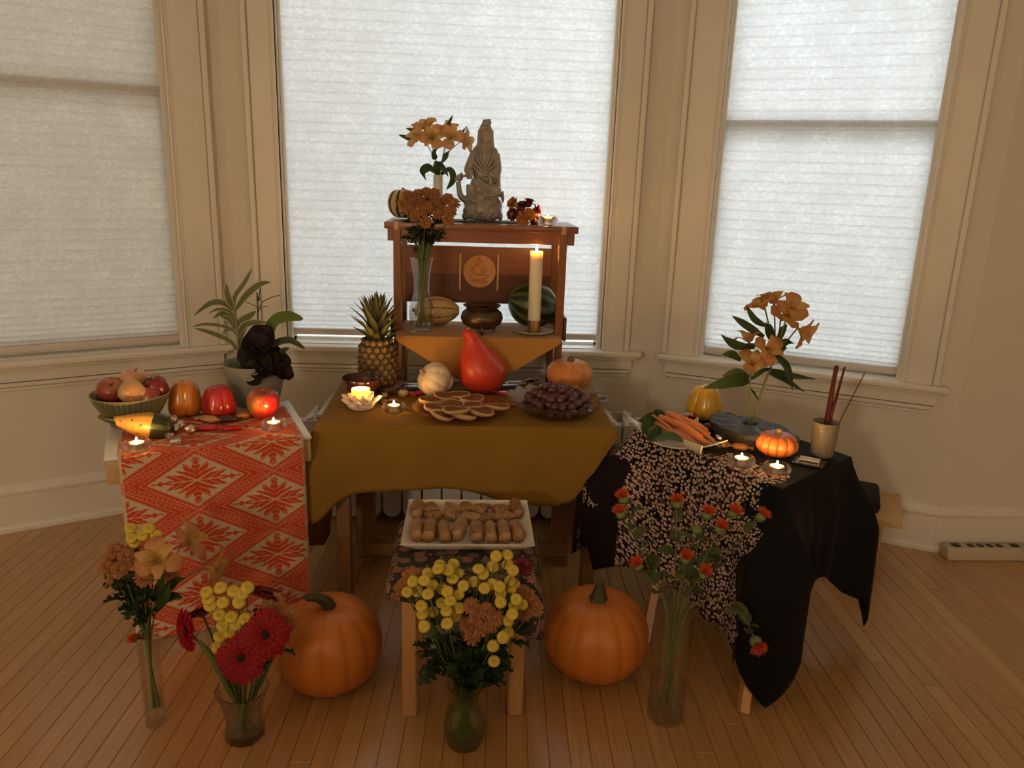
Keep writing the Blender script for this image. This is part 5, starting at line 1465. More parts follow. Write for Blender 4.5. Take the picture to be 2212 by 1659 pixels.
# foil sweets
def foil_shape(seed):
    rr = random.Random(seed); v, f = ball((0, 0, 0), (0.0165, 0.0155, 0.0150), 14, 9)
    v = v * (1 + np.array([rr.uniform(-.10, .10) for _ in v]))[:, None]; v[:, 2] -= v[:, 2].min(); return v, f
fl = (('silver foil chocolate nearest the orange pepper', 375, 916), ('crumpled silver foil chocolate in the middle of the foil pile', 381, 934), ('silver foil chocolate behind the middle one in the pile', 390, 927), ('round silver foil chocolate beside the red wrapper', 411, 937), ('square silver foil chocolate at the front of the runner top', 379, 959), ('flattened silver foil chocolate towards the gourd', 367, 946))
for k, (lb, px, py) in enumerate(fl):
    p = at_z(px, py, LZT); s = (1, 1, 1) if k != 5 else (0.9, 0.9, 0.6)
    if k == 4: sh = merge(box(-0.017, 0.017, -0.014, 0.014, 0, 0.018, 0.005, 2)); 
    else: sh = foil_shape(k)
    o = add('foil_chocolate', sh, M_FOIL, None, k == 4, loc=p, rot=(0, 0, k * 0.9), scale=s); tag(o, lb, 'chocolate', 'foil chocolates on the runner')
gs = 'wrapped sweets on the red runner'
sweet('red wrapped sweet between the foil chocolates and the apple', (445, 929), LZT, twist_sweet(0.075, 0.030, 0.018, 0.018), M_WRED, 0.15, group=gs)
sweet('red and white wrapped sweet near the red apple', (503, 929), LZT, twist_sweet(0.060, 0.026, 0.016, 0.018), M_WRED, 0.35, group=gs)
sweet('tan paper sweet in front of the red pepper', (452, 912), LZT, twist_sweet(0.062, 0.034, 0.024, 0.016), M_WTAN, -0.25, group=gs)
sweet('dark brown wrapped sweet under the red pepper', (492, 911), LZT, twist_sweet(0.070, 0.034, 0.022, 0.014), M_WBRN, 0.2, group=gs)
sweet('orange brown sweet beside the red apple', (524, 905), LZT, twist_sweet(0.046, 0.030, 0.022, 0.014), M_WORG, 0.7, group=gs)
sweet('thin pinkish lollipop stick sweet in front of the orange pepper', (412, 915), LZT, tube([(-0.06, 0.01, 0.006), (0.045, -0.012, 0.006)], 0.0035, 8), wrapper('pink_stick', (0.55, 0.22, 0.16), 0.5), 0.0, group=gs)

# ================================================================== black cloth table
# square plate with greens and carrots
pq0 = at_z(1362, 904, RT + 0.045); pq1 = at_z(1572, 952, RT + 0.045); pc = (pq0 + pq1) / 2; pdg = pq1 - pq0
t = thing('square_plate', 'pale ceramic square plate with raised corners holding carrots and greens', 'plate', (pc[0], pc[1], RT), (0, 0, math.atan2(pdg[1], pdg[0]) + PI / 4))
hw = np.linalg.norm(pdg[:2]) / 2 / math.sqrt(2) / 1.1
def plate_pt(a, b_):
    x, y = (a * 2 - 1), (b_ * 2 - 1); m = max(abs(x), abs(y)); c = abs(x * y)
    sx = x * (0.86 + 0.14 * abs(y) ** 1.5 + 0.10 * c ** 2); sy = y * (0.86 + 0.14 * abs(x) ** 1.5 + 0.10 * c ** 2)
    z = 0.004 + 0.010 * max(0, m - 0.5) / 0.5 + 0.034 * c ** 2.2
    return (sx * hw, sy * hw, z)
v, f = grid(24, 24, plate_pt); v2 = v.copy(); v2[:, 2] -= 0.0045; n = len(v)
edge = [i for i in range(25)] + [25 * j + 24 for j in range(1, 25)] + [600 + i for i in range(23, -1, -1)] + [25 * j for j in range(23, 0, -1)]
add('plate_body', (np.vstack([v, v2]), f + [tuple(reversed([i + n for i in q])) for q in f] + [(edge[k], edge[k] + n, edge[(k + 1) % 96] + n, edge[(k + 1) % 96]) for k in range(96)]), plain('celadon_glaze', (0.60, 0.60, 0.52), 0.25, coat=0.4), t)
M_CARR = plain('carrot_flesh', (0.78, 0.24, 0.07), 0.45, (0.85, 0.34, 0.12), 40, bump=0.1, bscale=120, sss=0.1)
cs_ = [((1405, 895), (1462, 938), .040, .030), ((1425, 899), (1488, 930), .050, .034), ((1441, 891), (1492, 925), .058, .040), ((1456, 909), (1517, 944), .060, .036), ((1466, 899), (1533, 937), .054, .030), ((1409, 912), (1456, 940), .030, .026), ((1482, 914), (1544, 953), .046, .028), ((1450, 893), (1512, 932), .046, .034),
       ((1470, 925), (1524, 957), .040, .022), ((1462, 930), (1506, 962), .030, .020), ((1490, 940), (1538, 962), .026, .018), ((1430, 905), (1480, 938), .028, .022), ((1446, 930), (1490, 955), .030, .020), ((1478, 905), (1528, 928), .036, .030)]
ctxt = ('with its cut end highest towards the middle table', 'second in the fan from the dark greens', 'topmost at the back of the heap', 'long one across the top of the heap', 'along the back edge of the heap', 'outermost one lying against the dark greens', 'thick one pointing towards the mini pumpkin', 'at the back beside the topmost one',
        'under the long top one', 'low at the front of the heap', 'shortest one at the tip of the plate', 'buried under the second one', 'thin one above the leafy stalk', 'rearmost one near the red sweets')
for k, (p0, p1, z0, z1) in enumerate(cs_):
    a = at_z(*p0, RT + z0); b_ = at_z(*p1, RT + z1); c = (a + b_) / 2; L = np.linalg.norm(b_ - a); d = (b_ - a) / L
    w = 0.0085 + 0.0035 * ((k * 7) % 5) / 4
    P = spline([a - c, (0, 0, 0.003), b_ - c], 8)
    o = add('carrot_stick', tube(P, [w * 0.8, w, w * 0.95, w * 0.55], 6, 0.8), M_CARR, None, False, loc=c); tag(o, 'orange carrot stick ' + ctxt[k], 'carrot', 'carrot sticks on the square plate')
def greens(g):
    co = g.coord('Object'); n = g.noise(co, 45, 3)
    c = g.mix(n, (0.016, 0.035, 0.012), (0.045, 0.085, 0.028)); return {'Base Color': c, 'Roughness': 0.5, 'Specular IOR Level': 0.3, 'Normal': g.bump(g.noise(co, 120, 3), 0.5, 0.003)}
M_GRN = material('dark_greens', greens); M_GRN2 = leafy('fresh_greens', (0.05, 0.10, 0.02), (0.10, 0.16, 0.04), 0.4, 0.2)
t = thing('dark_greens', 'crumpled dark leafy greens under the carrots at the edge of the plate', 'vegetable', at_z(1400, 925, RT + 0.02))
for i, (px, py, r, nr) in enumerate(((1398, 912, .026, (-.5, -.5, .7)), (1402, 926, .028, (-.6, -.6, .5)), (1414, 938, .026, (-.3, -.7, .6)), (1410, 904, .024, (-.1, -.4, .9)), (1424, 898, .022, (0, -.5, .8)))):
    add('leaf', locsh(round_leaf(at_z(px, py, RT + 0.035), r, nr, 0.5, i * 2), t.location), M_GRN, t)
t = thing('leafy_stalk', 'pale cut vegetable stalk with a green leaf hanging over the plate rim', 'vegetable', at_z(1480, 962, RT + 0.03))
P = [at_z(1452, 945, RT + 0.045), at_z(1480, 958, RT + 0.042), at_z(1515, 972, RT + 0.035)]
add('stalk', locsh(tube(spline(P, 10), [0.008, 0.013, 0.015], 10, 0.45), t.location), plain('pale_stalk', (0.60, 0.56, 0.36), 0.5, (0.66, 0.63, 0.45), 30), t)
add('leaf', locsh(blade([at_z(1475, 956, RT + 0.05), at_z(1450, 946, RT + 0.052), at_z(1425, 948, RT + 0.042), at_z(1408, 953, RT + 0.032)], 0.048, (0, -0.3, 1), 0.25, 14, 6, 0.06), t.location), M_GRN2, t)
# slate vase
M_SLATE = plain('slate_top', (0.052, 0.054, 0.057), 0.6, (0.085, 0.088, 0.092), 10, bump=0.6, bscale=22)
hc = at_z(1620, 913, RT + 0.062)
ends = [(1533, 897), (1560, 889), (1600, 897), (1650, 905), (1700, 925), (1727, 946), (1722, 954), (1690, 948), (1650, 944), (1600, 936), (1560, 922), (1537, 910)]
Wp = [at_z(x, y, RT + 0.062) - hc for x, y in ends]
n = len(Wp); ring = spline(Wp + [Wp[0]], 61)[:-1]; m = len(ring)
hr = 0.024
V, F = [], []
def rowv(fn): 
    for i in range(m): V.append(fn(i))
ang = [math.atan2(p[1], p[0]) for p in ring]
rowv(lambda i: (hr * math.cos(ang[i]), hr * 0.8 * math.sin(ang[i]), -0.030))
rowv(lambda i: (hr * math.cos(ang[i]), hr * 0.8 * math.sin(ang[i]), -0.004))
rowv(lambda i: (1.35 * hr * math.cos(ang[i]), 1.2 * hr * math.sin(ang[i]), 0.0))
rowv(lambda i: (ring[i][0] * 0.75, ring[i][1] * 0.75, 0.003 * math.sin(i * 0.8)))
rowv(lambda i: (ring[i][0], ring[i][1], -0.002 + 0.003 * math.sin(i * 1.1)))
rowv(lambda i: (ring[i][0] * 0.985, ring[i][1] * 0.98, -0.018))
rowv(lambda i: (ring[i][0] * 0.93, ring[i][1] * 0.88, -0.022))
rowv(lambda i: (ring[i][0] * 0.86, ring[i][1] * 0.80, -0.0615))
V.append((0, 0, -0.0615)); V.append((0, 0, -0.030))
mi = []
for r_ in range(7):
    for i in range(m):
        i2 = (i + 1) % m; F.append((r_ * m + i, r_ * m + i2, (r_ + 1) * m + i2, (r_ + 1) * m + i)); mi.append(0 if r_ < 4 else 1)
for i in range(m): F.append((7 * m + i, 7 * m + (i + 1) % m, len(V) - 2)); mi.append(1)
for i in range(m): F.append(((i + 1) % m, i, len(V) - 1)); mi.append(1)
t = thing('slate_vase', 'low grey slate flower vase with dark sides on the black cloth', 'vase', (hc[0], hc[1], RT))
add('slate_body', (np.array(V) + np.array([0, 0, 0.062]), F), [M_SLATE, plain('slate_side', (0.016, 0.015, 0.015), 0.7)], t, False, midx=mi)
SLH = V3((hc[0], hc[1], RT + 0.036))
# mini pumpkin
b = at_z(1675, 984, RT)
put_pumpkin('mini_pumpkin', 'tiny deep-ribbed orange pumpkin on the black cloth', 'pumpkin', b, m_of(45, b), 0.082, M_MINI, 12, 0.10, 0.12, [(0, 0, 0), (0.001, 0, 0.012), (0.002, 0, 0.024)], (0.016, 0.007), M_STEMT, 0.2, 0.6)
# incense cup
b = at_z(1775, 983, RT); CR_ = m_of(28, b + V3((0, 0, .1)))
t = thing('incense_cup', 'speckled stoneware cup holding incense sticks', 'cup', b)
def stone_cup(g):
    co = g.coord('Object'); c = g.mix(g.noise(co, 30, 3), (0.22, 0.19, 0.135), (0.30, 0.26, 0.19)); c = g.mix(g.noise(co, 170, 2).gt(0.62) * 0.5, c, (0.10, 0.08, 0.05))
    return {'Base Color': c, 'Roughness': 0.5, 'Coat Weight': 0.15}
add('cup_body', lathe([(0, 0), (CR_ * 0.78, 0), (CR_ * 0.84, 0.004), (CR_ * 0.93, 0.05), (CR_, 0.112), (CR_ * 0.985, 0.115), (CR_ * 0.93, 0.112), (CR_ * 0.86, 0.05), (CR_ * 0.75, 0.010), (0, 0.010)], 40), material('speckled_stoneware', stone_cup), t)
M_INC = plain('maroon_incense', (0.105, 0.022, 0.018), 0.9, (0.15, 0.035, 0.028), 50)
ir = random.Random(8)
tops = [(1806, 789), (1807, 790), (1809, 790), (1811, 790), (1804, 790), (1807, 792), (1809, 792), (1824, 793), (1826, 792), (1825, 795), (1805, 794), (1808, 796)]
for k, (px, py) in enumerate(tops):
    base = b + V3((-0.004 + ir.uniform(-.010, .010), ir.uniform(-.012, .008), 0.012)); tp = at_y(px, py, b[1] + ir.uniform(-.01, .01))
    o = add('incense_stick', tube([(0, 0, 0), tp - base], 0.0026, 6), M_INC, None, True, loc=base)
    tag(o, 'maroon incense stick in the thick bundle in the stoneware cup', 'incense', 'bundled incense sticks')
base = b + V3((0.006, 0.0, 0.012)); tp = at_y(1868, 806, b[1] + 0.02)
o = add('incense_stick', tube([(0, 0, 0), tp - base], 0.0018, 6), M_INC, None, True, loc=base); tag(o, 'single incense stick leaning away from the bundle in the cup', 'incense')
# tray with a small white box
b = at_z(1748, 1004, RT)
t = thing('match_tray', 'small black glazed square tray beside the stoneware cup', 'tray', b, (0, 0, -0.62))
M_BLKG = plain('black_glaze', (0.010, 0.010, 0.011), 0.15, coat=0.5)
hw = 0.046
v, f = grid(12, 12, lambda a, c: ((a * 2 - 1) * hw, (c * 2 - 1) * hw * 0.86, 0.004 + 0.007 * max(abs(a * 2 - 1), abs(c * 2 - 1)) ** 6)); v2 = v.copy(); v2[:, 2] -= 0.004; n = len(v)
edge = [i for i in range(13)] + [13 * j + 12 for j in range(1, 13)] + [156 + i for i in range(11, -1, -1)] + [13 * j for j in range(11, 0, -1)]
add('tray_body', (np.vstack([v, v2]), f + [tuple(reversed([i + n for i in q])) for q in f] + [(edge[k], edge[k] + n, edge[(k + 1) % 48] + n, edge[(k + 1) % 48]) for k in range(48)]), M_BLKG, t)
mb = thing('matchbox', 'small white matchbox lying on the black tray', 'matchbox', (b[0] + 0.004, b[1] + 0.010, RT + 0.0045), (0, 0, -0.55))
add('sleeve', box(-0.030, 0.030, -0.018, 0.018, 0, 0.012, 0.0006), plain('white_card', (0.72, 0.69, 0.63), 0.6), mb, False)
add('inner_tray', box(-0.0305, 0.0305, -0.0165, 0.0165, 0.001, 0.011), plain('grey_card', (0.50, 0.46, 0.40), 0.7), mb, False)
add('striker', box(-0.029, 0.029, -0.0184, -0.018, 0.002, 0.010), plain('striker_strip', (0.06, 0.035, 0.03), 0.9), mb, False)
gs = 'wrapped sweets on the black cloth'
sweet('copper brown wrapped sweet between the plate and the mini pumpkin', (1598, 972), RT, twist_sweet(0.052, 0.034, 0.024, 0.016), M_WORG, -0.35, group=gs)
sweet('crumpled cream wrapper at the plate edge', (1566, 966), RT, twist_sweet(0.032, 0.026, 0.018, 0.014), M_WTAN, 0.6, group=gs)
sweet('red wrapped sweet in front of the yellow pepper', (1508, 906), RT, twist_sweet(0.040, 0.030, 0.024, 0.016), M_WRED, 0.3, group=gs)
sweet('dark red wrapped sweet between carrots and slate vase', (1535, 930), RT, twist_sweet(0.055, 0.034, 0.026, 0.016), M_WDRK, -0.7, group=gs)
sweet('white and red wrapped sweet behind the carrots', (1490, 903), RT, twist_sweet(0.036, 0.026, 0.022, 0.014), M_WWHT, -0.3, group=gs)
sweet('dark red wrapped sweet under the slate vase edge', (1552, 945), RT, twist_sweet(0.045, 0.026, 0.018, 0.014), M_WDRK, 0.9, group=gs)
sweet('silver foil sweet beside the plate corner', (1553, 955), RT, foil_shape(21), M_FOIL, 0.9, group=gs)

# ================================================================== platter of spring rolls on the stool
pl = V3((0.012, 2.165, ST))
t = thing('platter', 'white rectangular ceramic platter on the stool', 'platter', pl)
M_PORC = plain('white_porcelain', (0.76, 0.70, 0.60), 0.22, (0.79, 0.73, 0.63), 6, coat=0.4)
hx, hy = 0.192, 0.156
def pt_(a, c, k): 
    x, y = a * 2 - 1, c * 2 - 1; m_ = max(abs(x), abs(y))
    return (x * hx, y * hy, (0.006 + 0.030 * max(0, (m_ - 0.80) / 0.20) ** 1.2) - k)
v, f = grid(30, 30, lambda a, c: pt_(a, c, 0)); v2 = np.array([pt_(i / 30, j / 30, 0.006) for j in range(31) for i in range(31)]); n = len(v)
v2[:, 2] = np.maximum(v2[:, 2], 0.0002)
edge = [i for i in range(31)] + [31 * j + 30 for j in range(1, 31)] + [930 + i for i in range(29, -1, -1)] + [31 * j for j in range(29, 0, -1)]
add('platter_body', (np.vstack([v, v2]), f + [tuple(reversed([i + n for i in q])) for q in f] + [(edge[k], edge[k] + n, edge[(k + 1) % 120] + n, edge[(k + 1) % 120]) for k in range(120)]), M_PORC, t)
def fried(g):
    co = g.coord('Object'); r = g.rand()
    n = g.noise(co, 35, 5, 0.7) ; f_ = g.noise(co, 160, 3, 0.7)
    c = g.ramp(n * 0.8 + f_ * 0.3 + (r - 0.5) * 0.2, [(0.30, (0.17, 0.075, 0.025)), (0.52, (0.31, 0.155, 0.055)), (0.75, (0.46, 0.27, 0.11))])
    return {'Base Color': c, 'Roughness': 0.42, 'Coat Weight': 0.15, 'Normal': g.bump(f_ + n, 0.5, 0.004)}
M_FRY = material('fried_pastry', fried)
def roll_shape(seed, L=0.094, r=0.0195):
    rr = random.Random(seed); ph = rr.uniform(0, 6)
    def mod(th, t_, rad, z): return rad * (1 + 0.05 * math.sin(th * 2 + ph + z * 20) + 0.03 * math.sin(th * 5 + z * 70 + ph)), z
    v, f = lathe([(0, -L / 2), (r * 0.6, -L / 2), (r * 0.93, -L / 2 + 0.004), (r, -L / 2 + 0.012), (r * 0.98, 0), (r, L / 2 - 0.012), (r * 0.93, L / 2 - 0.004), (r * 0.6, L / 2), (0, L / 2)], 28, mod)
    flap = grid(6, 10, lambda a, c: ((r * 1.04) * math.cos(ph + a * 1.2), (r * 1.04) * math.sin(ph + a * 1.2), -L * 0.42 + c * L * 0.84))
    v2, f2 = merge((v, f), flap); return np.stack([v2[:, 0], v2[:, 2], v2[:, 1]], 1), f2
RM_ = [mesh_data('spring_roll', roll_shape(k), M_FRY) for k in range(5)]
ZP = ST + 0.006 + 0.0195
rl = [((901, 1144), 0.02), ((928, 1145), -0.05), ((959, 1148), 0.12), ((991, 1144), -0.2), ((1029, 1148), 0.0), ((1059, 1150), 0.04), ((1088, 1148), 0.06), ((1116, 1146), 0.10), ((901, 1100), -0.02), ((1115, 1099), 0.05)]
rtx = ('first in the front row at the dark radiator side end', 'second in the front row', 'third in the front row, flattened and reddish', 'fourth in the front row, tilted', 'fifth in the front row beside the gap', 'sixth in the front row', 'seventh in the front row', 'last in the front row at the pumpkin end', 'alone at the back corner above the first roll', 'alone at the back corner above the last roll')
for k, ((px, py), rz) in enumerate(rl):
    p = at_z(px, py, ZP); o = add('spring_roll', RM_[k % 5], loc=(p[0], p[1], ZP), rot=(0, 0, rz)); tag(o, 'golden fried spring roll ' + rtx[k], 'spring roll', 'spring rolls on the platter')
def samosa_shape(seed):
    rr = random.Random(seed); s = 0.044
    pts = [V3((s * math.cos(a), s * math.sin(a), 0)) for a in (PI / 2 + rr.uniform(-.2, .2), PI / 2 + 2.1, PI / 2 + 4.2)]
    def fn(a, c):
        th = 2 * PI * a; k = int(a * 3) % 3; q = a * 3 - int(a * 3)
        e = pts[k] * (1 - q) + pts[(k + 1) % 3] * q; z = math.sin(PI * c); w = abs(math.cos(PI * c)) 
        rad = math.sin(PI * c) ** 0.45
        return (e[0] * rad, e[1] * rad, -0.017 * math.cos(PI * c) * (1 - 0.55 * (np.linalg.norm(e) / s) ** 2))
    v, f = grid(30, 12, fn); v[:, 2] -= v[:, 2].min(); return v, f
SM = [mesh_data('fried_parcel', samosa_shape(k), M_FRY) for k in range(4)]
sm = [((929, 1104), .005, 2.0), ((972, 1106), .012, 0.6), ((1004, 1103), .008, 2.2), ((1040, 1106), .020, 3.4), ((1081, 1108), .008, 0.9), ((971, 1118), .003, 1.5), ((1013, 1124), .003, 0.2), ((1054, 1124), .003, 2.6), ((1085, 1120), .003, 0.4), ((936, 1124), .003, 1.0)]
stx = ('beside the back corner roll', 'topmost of the left heap', 'at the back middle of the platter', 'pointing forward on top of the heap', 'near the far back corner roll', 'under the topmost one', 'in the middle behind the gap', 'low behind the fifth roll', 'low behind the seventh roll', 'low behind the second roll')
for k, ((px, py), dz, rz) in enumerate(sm):
    p = at_z(px, py, ST + 0.010 + dz); o = add('fried_parcel', SM[k % 4], loc=(p[0], p[1], ST + 0.0065 + dz), rot=(0.12 if dz > .01 else 0, 0, rz)); tag(o, 'triangular fried pastry parcel ' + stx[k], 'pastry', 'fried parcels on the platter')

# ================================================================== flowers
fr = random.Random(21)
M_STALK = plain('flower_stalk', (0.085, 0.125, 0.035), 0.55, (0.13, 0.175, 0.055), 40)
M_STALKP = plain('pale_stalk_green', (0.12, 0.155, 0.055), 0.55, (0.17, 0.20, 0.075), 40)
M_MUML = leafy('mum_leaf', (0.020, 0.038, 0.014), (0.045, 0.070, 0.024), 0.55, 0.2)
M_ALSL = leafy('alstroemeria_leaf', (0.035, 0.065, 0.018), (0.065, 0.105, 0.030), 0.4, 0.3)
M_BRON = leafy('bronze_petal', (0.36, 0.125, 0.045), (0.52, 0.24, 0.090), 0.6, 0.25)
M_BRONC = plain('bronze_disc', (0.30, 0.14, 0.03), 0.8, (0.40, 0.24, 0.06), 200)
M_YEL = plain('button_yellow', (0.72, 0.50, 0.045), 0.6, (0.80, 0.62, 0.10), 160, bump=0.8, bscale=320)
M_YELC = plain('button_eye', (0.55, 0.40, 0.05), 0.7, (0.62, 0.47, 0.08), 200)
M_CALYX = plain('calyx', (0.12, 0.16, 0.05), 0.6, (0.17, 0.20, 0.07), 50)
M_GERB = leafy('gerbera_red', (0.30, 0.004, 0.010), (0.38, 0.008, 0.016), 0.55, 0.2)
M_GERBD = leafy('gerbera_dark_red', (0.14, 0.006, 0.010), (0.20, 0.010, 0.014), 0.55, 0.15)
M_GERC = plain('gerbera_eye', (0.012, 0.008, 0.010), 0.9)
M_SAF = leafy('safflower_tuft', (0.75, 0.075, 0.018), (0.85, 0.19, 0.04), 0.6, 0.3)
M_SAFL = leafy('safflower_leaf', (0.085, 0.100, 0.040), (0.13, 0.15, 0.065), 0.5, 0.3)
M_BUD = plain('green_bud', (0.17, 0.20, 0.06), 0.6, (0.22, 0.25, 0.09), 40)
def als_petal(name, base, tip, throat):
    def b(g):
        co = g.coord('Object'); x, y, z = g.xyz(co); t_ = (x * 16.0).clamp()
        c = g.mix(t_, throat, base); c = g.mix(((x - 0.045) * 50.0).clamp(), c, tip)
        c = g.mix(g.noise(co, 60, 3) * 0.3, c, tip)
        p = g.node('ShaderNodeBsdfPrincipled'); g.put(p.inputs['Base Color'], c); p.inputs['Roughness'].default_value = 0.5
        tr = g.node('ShaderNodeBsdfTranslucent'); g.put(tr.inputs[0], c)
        mx = g.node('ShaderNodeMixShader'); mx.inputs[0].default_value = 0.45
        g.nt.links.new(p.outputs[0], mx.inputs[1]); g.nt.links.new(tr.outputs[0], mx.inputs[2]); return mx.outputs[0]
    return material(name, b)
M_ALS = als_petal('peach_petal', (0.68, 0.32, 0.135), (0.60, 0.22, 0.10), (0.72, 0.46, 0.14))
M_ALSI = als_petal('golden_petal', (0.72, 0.43, 0.145), (0.62, 0.26, 0.10), (0.74, 0.52, 0.15))

def aim(o, axis, roll=0.0):
    z = Vector([float(a) for a in axis]).normalized(); q = z.to_track_quat('Z', 'Y')
    o.rotation_euler = (q.to_matrix() @ Matrix.Rotation(roll, 3, 'Z')).to_euler()

# ---- head shapes (axis +Z, shared)
def ray_ring(n, L, w, r0, z0, lift, droop, off=0.0, seed=0, notch=False):
    out = []; rr = random.Random(seed)
    for k in range(n):
        a = 2 * PI * (k + off) / n + rr.uniform(-.08, .08); l = L * rr.uniform(.88, 1.08); d = V3((math.cos(a), math.sin(a), 0))
        P = [d * r0 + V3((0, 0, z0)), d * (r0 + l * 0.55) + V3((0, 0, z0 + lift * l)), d * (r0 + l) + V3((0, 0, z0 + lift * l - droop * l))]
        out.append(blade(P, w, (0, 0, 1), 0.35, 5, 2, shape=lambda q: 0.35 + 0.65 * math.sin(PI * (0.12 + q * 0.80)) ** 0.8))
    return out
MUM = [mesh_data('petals', merge(*ray_ring(17, 0.0200, 0.0066, 0.004, 0.0, 0.20, 0.18, 0, s), *ray_ring(14, 0.0155, 0.0060, 0.003, 0.003, 0.45, 0.1, .5, s + 1), *ray_ring(9, 0.0100, 0.0050, 0.002, 0.005, 0.7, 0.0, .2, s + 2)), M_BRON) for s in (1, 5, 9)]
MUMC = mesh_data('disc', ball((0, 0, 0.006), (0.0072, 0.0072, 0.0045), 12, 8), M_BRONC)
def button_shape(seed):
    rr = random.Random(seed); 
    pr = [(0, -0.004), (0.006, -0.0045), (0.0125, -0.001), (0.0155, 0.003), (0.0150, 0.007), (0.0115, 0.0102), (0.0070, 0.0112), (0.0038, 0.0098), (0, 0.0088)]
    return lathe([tuple(p) for p in spline(pr, 22).clip(min=[0, -1])], 40, lambda th, t_, r, z: (r * (1 + 0.035 * math.sin(th * 20 + t_ * 40) + 0.02 * math.sin(th * 3 + seed)), z + 0.0005 * math.sin(th * 13 + t_ * 60)))
BTN = [mesh_data('button', button_shape(s), M_YEL) for s in (1, 2)]
BTNE = mesh_data('eye', lathe([(0, 0.0088), (0.0032, 0.0100), (0.0044, 0.0110), (0.0024, 0.0108), (0, 0.0101)], 16), M_YELC)
CAL = mesh_data('calyx', lathe([(0, -0.010), (0.003, -0.0095), (0.0075, -0.006), (0.0118, -0.0015), (0.009, -0.003), (0, -0.0035)], 16), M_CALYX)
GER = {m: mesh_data('petals', merge(*ray_ring(32, 0.0500, 0.0145, 0.010, 0.0, 0.10, 0.10, 0, 3), *ray_ring(28, 0.0430, 0.0125, 0.009, 0.003, 0.14, 0.06, .5, 4), *ray_ring(22, 0.0150, 0.0045, 0.008, 0.005, 0.4, 0.0, .3, 6)), mt) for m, mt in (('red', M_GERB), ('dark', M_GERBD))}
GERC = mesh_data('eye', ball((0, 0, 0.004), (0.0115, 0.0115, 0.005), 20, 8), M_GERC)
def saf_tuft():
    out = []; rr = random.Random(4)
    for k in range(60):
        a = k * 2.39996; q = math.sqrt((k + .5) / 60); e = q * 1.25; L = 0.020 * rr.uniform(.85, 1.15)
        d = V3((math.sin(e) * math.cos(a), math.sin(e) * math.sin(a), math.cos(e)))
        out.append(tube([V3((0, 0, 0.006)) + d * 0.004, V3((0, 0, 0.006)) + d * L * 0.7, V3((0, 0, 0.006)) + d * L + V3((0, 0, 0.001))], [0.0012, 0.0014, 0.0004], 4, caps=False))
    return merge(*out)
SAF = mesh_data('tuft', saf_tuft(), M_SAF, smooth=False)
SAFB = mesh_data('bulb', lathe([(0, -0.014), (0.004, -0.0135), (0.0105, -0.007), (0.0125, 0.0), (0.0095, 0.0065), (0, 0.009)], 18), M_BUD)
def lobed(L=0.05, w=0.030):
    P = [(0, 0, 0), (L * 0.35, 0, 0.004), (L * 0.7, 0, 0.003), (L, 0, -0.006)]
    return blade(P, w, (0, 0, 1), 0.25, 22, 4, 0.05, lambda t_: (0.10 + 0.90 * math.sin(PI * min(1, t_ * 0.98 + 0.02)) ** 0.7) * (1.0 - 0.62 * max(0, math.sin(t_ * 24)) ** 0.7))
LOB = mesh_data('leaf', lobed(), M_MUML)
LOBB = mesh_data('leaf', lobed(0.056, 0.036), M_MUML)
RND = mesh_data('leaf', blade([(0, 0, 0), (0.02, 0, 0.004), (0.042, 0, 0.0)], 0.030, (0, 0, 1), 0.25, 10, 4, 0.05, lambda t_: max(0.08, math.sin(PI * min(1, t_ * 0.96 + 0.03)) ** 0.55)), M_SAFL)
APO = mesh_data('petal', blade([(0.004, 0, 0), (0.016, 0, 0.020), (0.038, 0, 0.032), (0.062, 0, 0.028)], 0.054, (0, 0, 1), -0.14, 14, 6, 0.03, lambda q: max(0.16, math.sin(PI * min(1, 0.08 + q ** 1.5 * 0.80)) ** 0.6)), M_ALS)
API = mesh_data('petal', blade([(0.003, 0, 0.002), (0.012, 0, 0.024), (0.030, 0, 0.040), (0.054, 0, 0.040)], 0.034, (0, 0, 1), -0.15, 12, 4, 0.03, lambda q: max(0.14, math.sin(PI * min(1, 0.10 + q * 0.84)) ** 0.8)), M_ALSI)
def throat():
    out = [lathe([(0, -0.012), (0.004, -0.010), (0.0055, 0.0), (0.004, 0.006), (0, 0.007)], 10)]
    for k in range(6):
        a = k * PI / 3; d = V3((math.cos(a), math.sin(a), 0))
        out += [tube([V3((0, 0, 0)), d * 0.006 + V3((0, 0, 0.022)), d * 0.014 + V3((0, 0, 0.034))], 0.0006, 4), ball(d * 0.014 + V3((0, 0, 0.035)), (0.0015, 0.0015, 0.0028), 6, 4)]
    return merge(*out)
THR = mesh_data('blossom', throat(), plain('stamen', (0.28, 0.22, 0.06), 0.6, (0.36, 0.28, 0.10)))

def stem_obj(parent, P, r, mat=None, name='stem'):
    return add(name, locsh(tube(P, r, 6), parent.location), mat or M_STALK, parent)
def leaves_on(parent, P, n, mesh, t0=0.35, t1=0.8, s=1.0, size_j=0.3, zmin=-1):
    for k in range(n):
        t_ = t0 + (t1 - t0) * (k + fr.random() * 0.8) / max(1, n); i = min(len(P) - 2, int(t_ * (len(P) - 1))); p = P[i]
        if p[2] < zmin: continue
        a = fr.uniform(0, 2 * PI)
        o = add('leaf', mesh, parent=parent, loc=p - np.array(parent.location)); k_ = s * fr.uniform(1 - size_j, 1 + size_j); o.scale = (k_, k_, k_)
        o.rotation_euler = (fr.uniform(-.5, .5), -fr.uniform(-.1, .9), a)
def towards_cam(p, up=0.55, out=(0, 0, 0), j=0.35):
    v = V3((0, 0, 1.5)) - p; v /= np.linalg.norm(v)
    return v + V3((0, 0, up)) + V3(out) + V3([fr.uniform(-j, j) for _ in range(3)])
def stem_path(foot, rim, head, n=12): return spline([foot, rim, (rim * 0.45 + head * 0.55) + V3((0, 0, 0.012)), head], n)

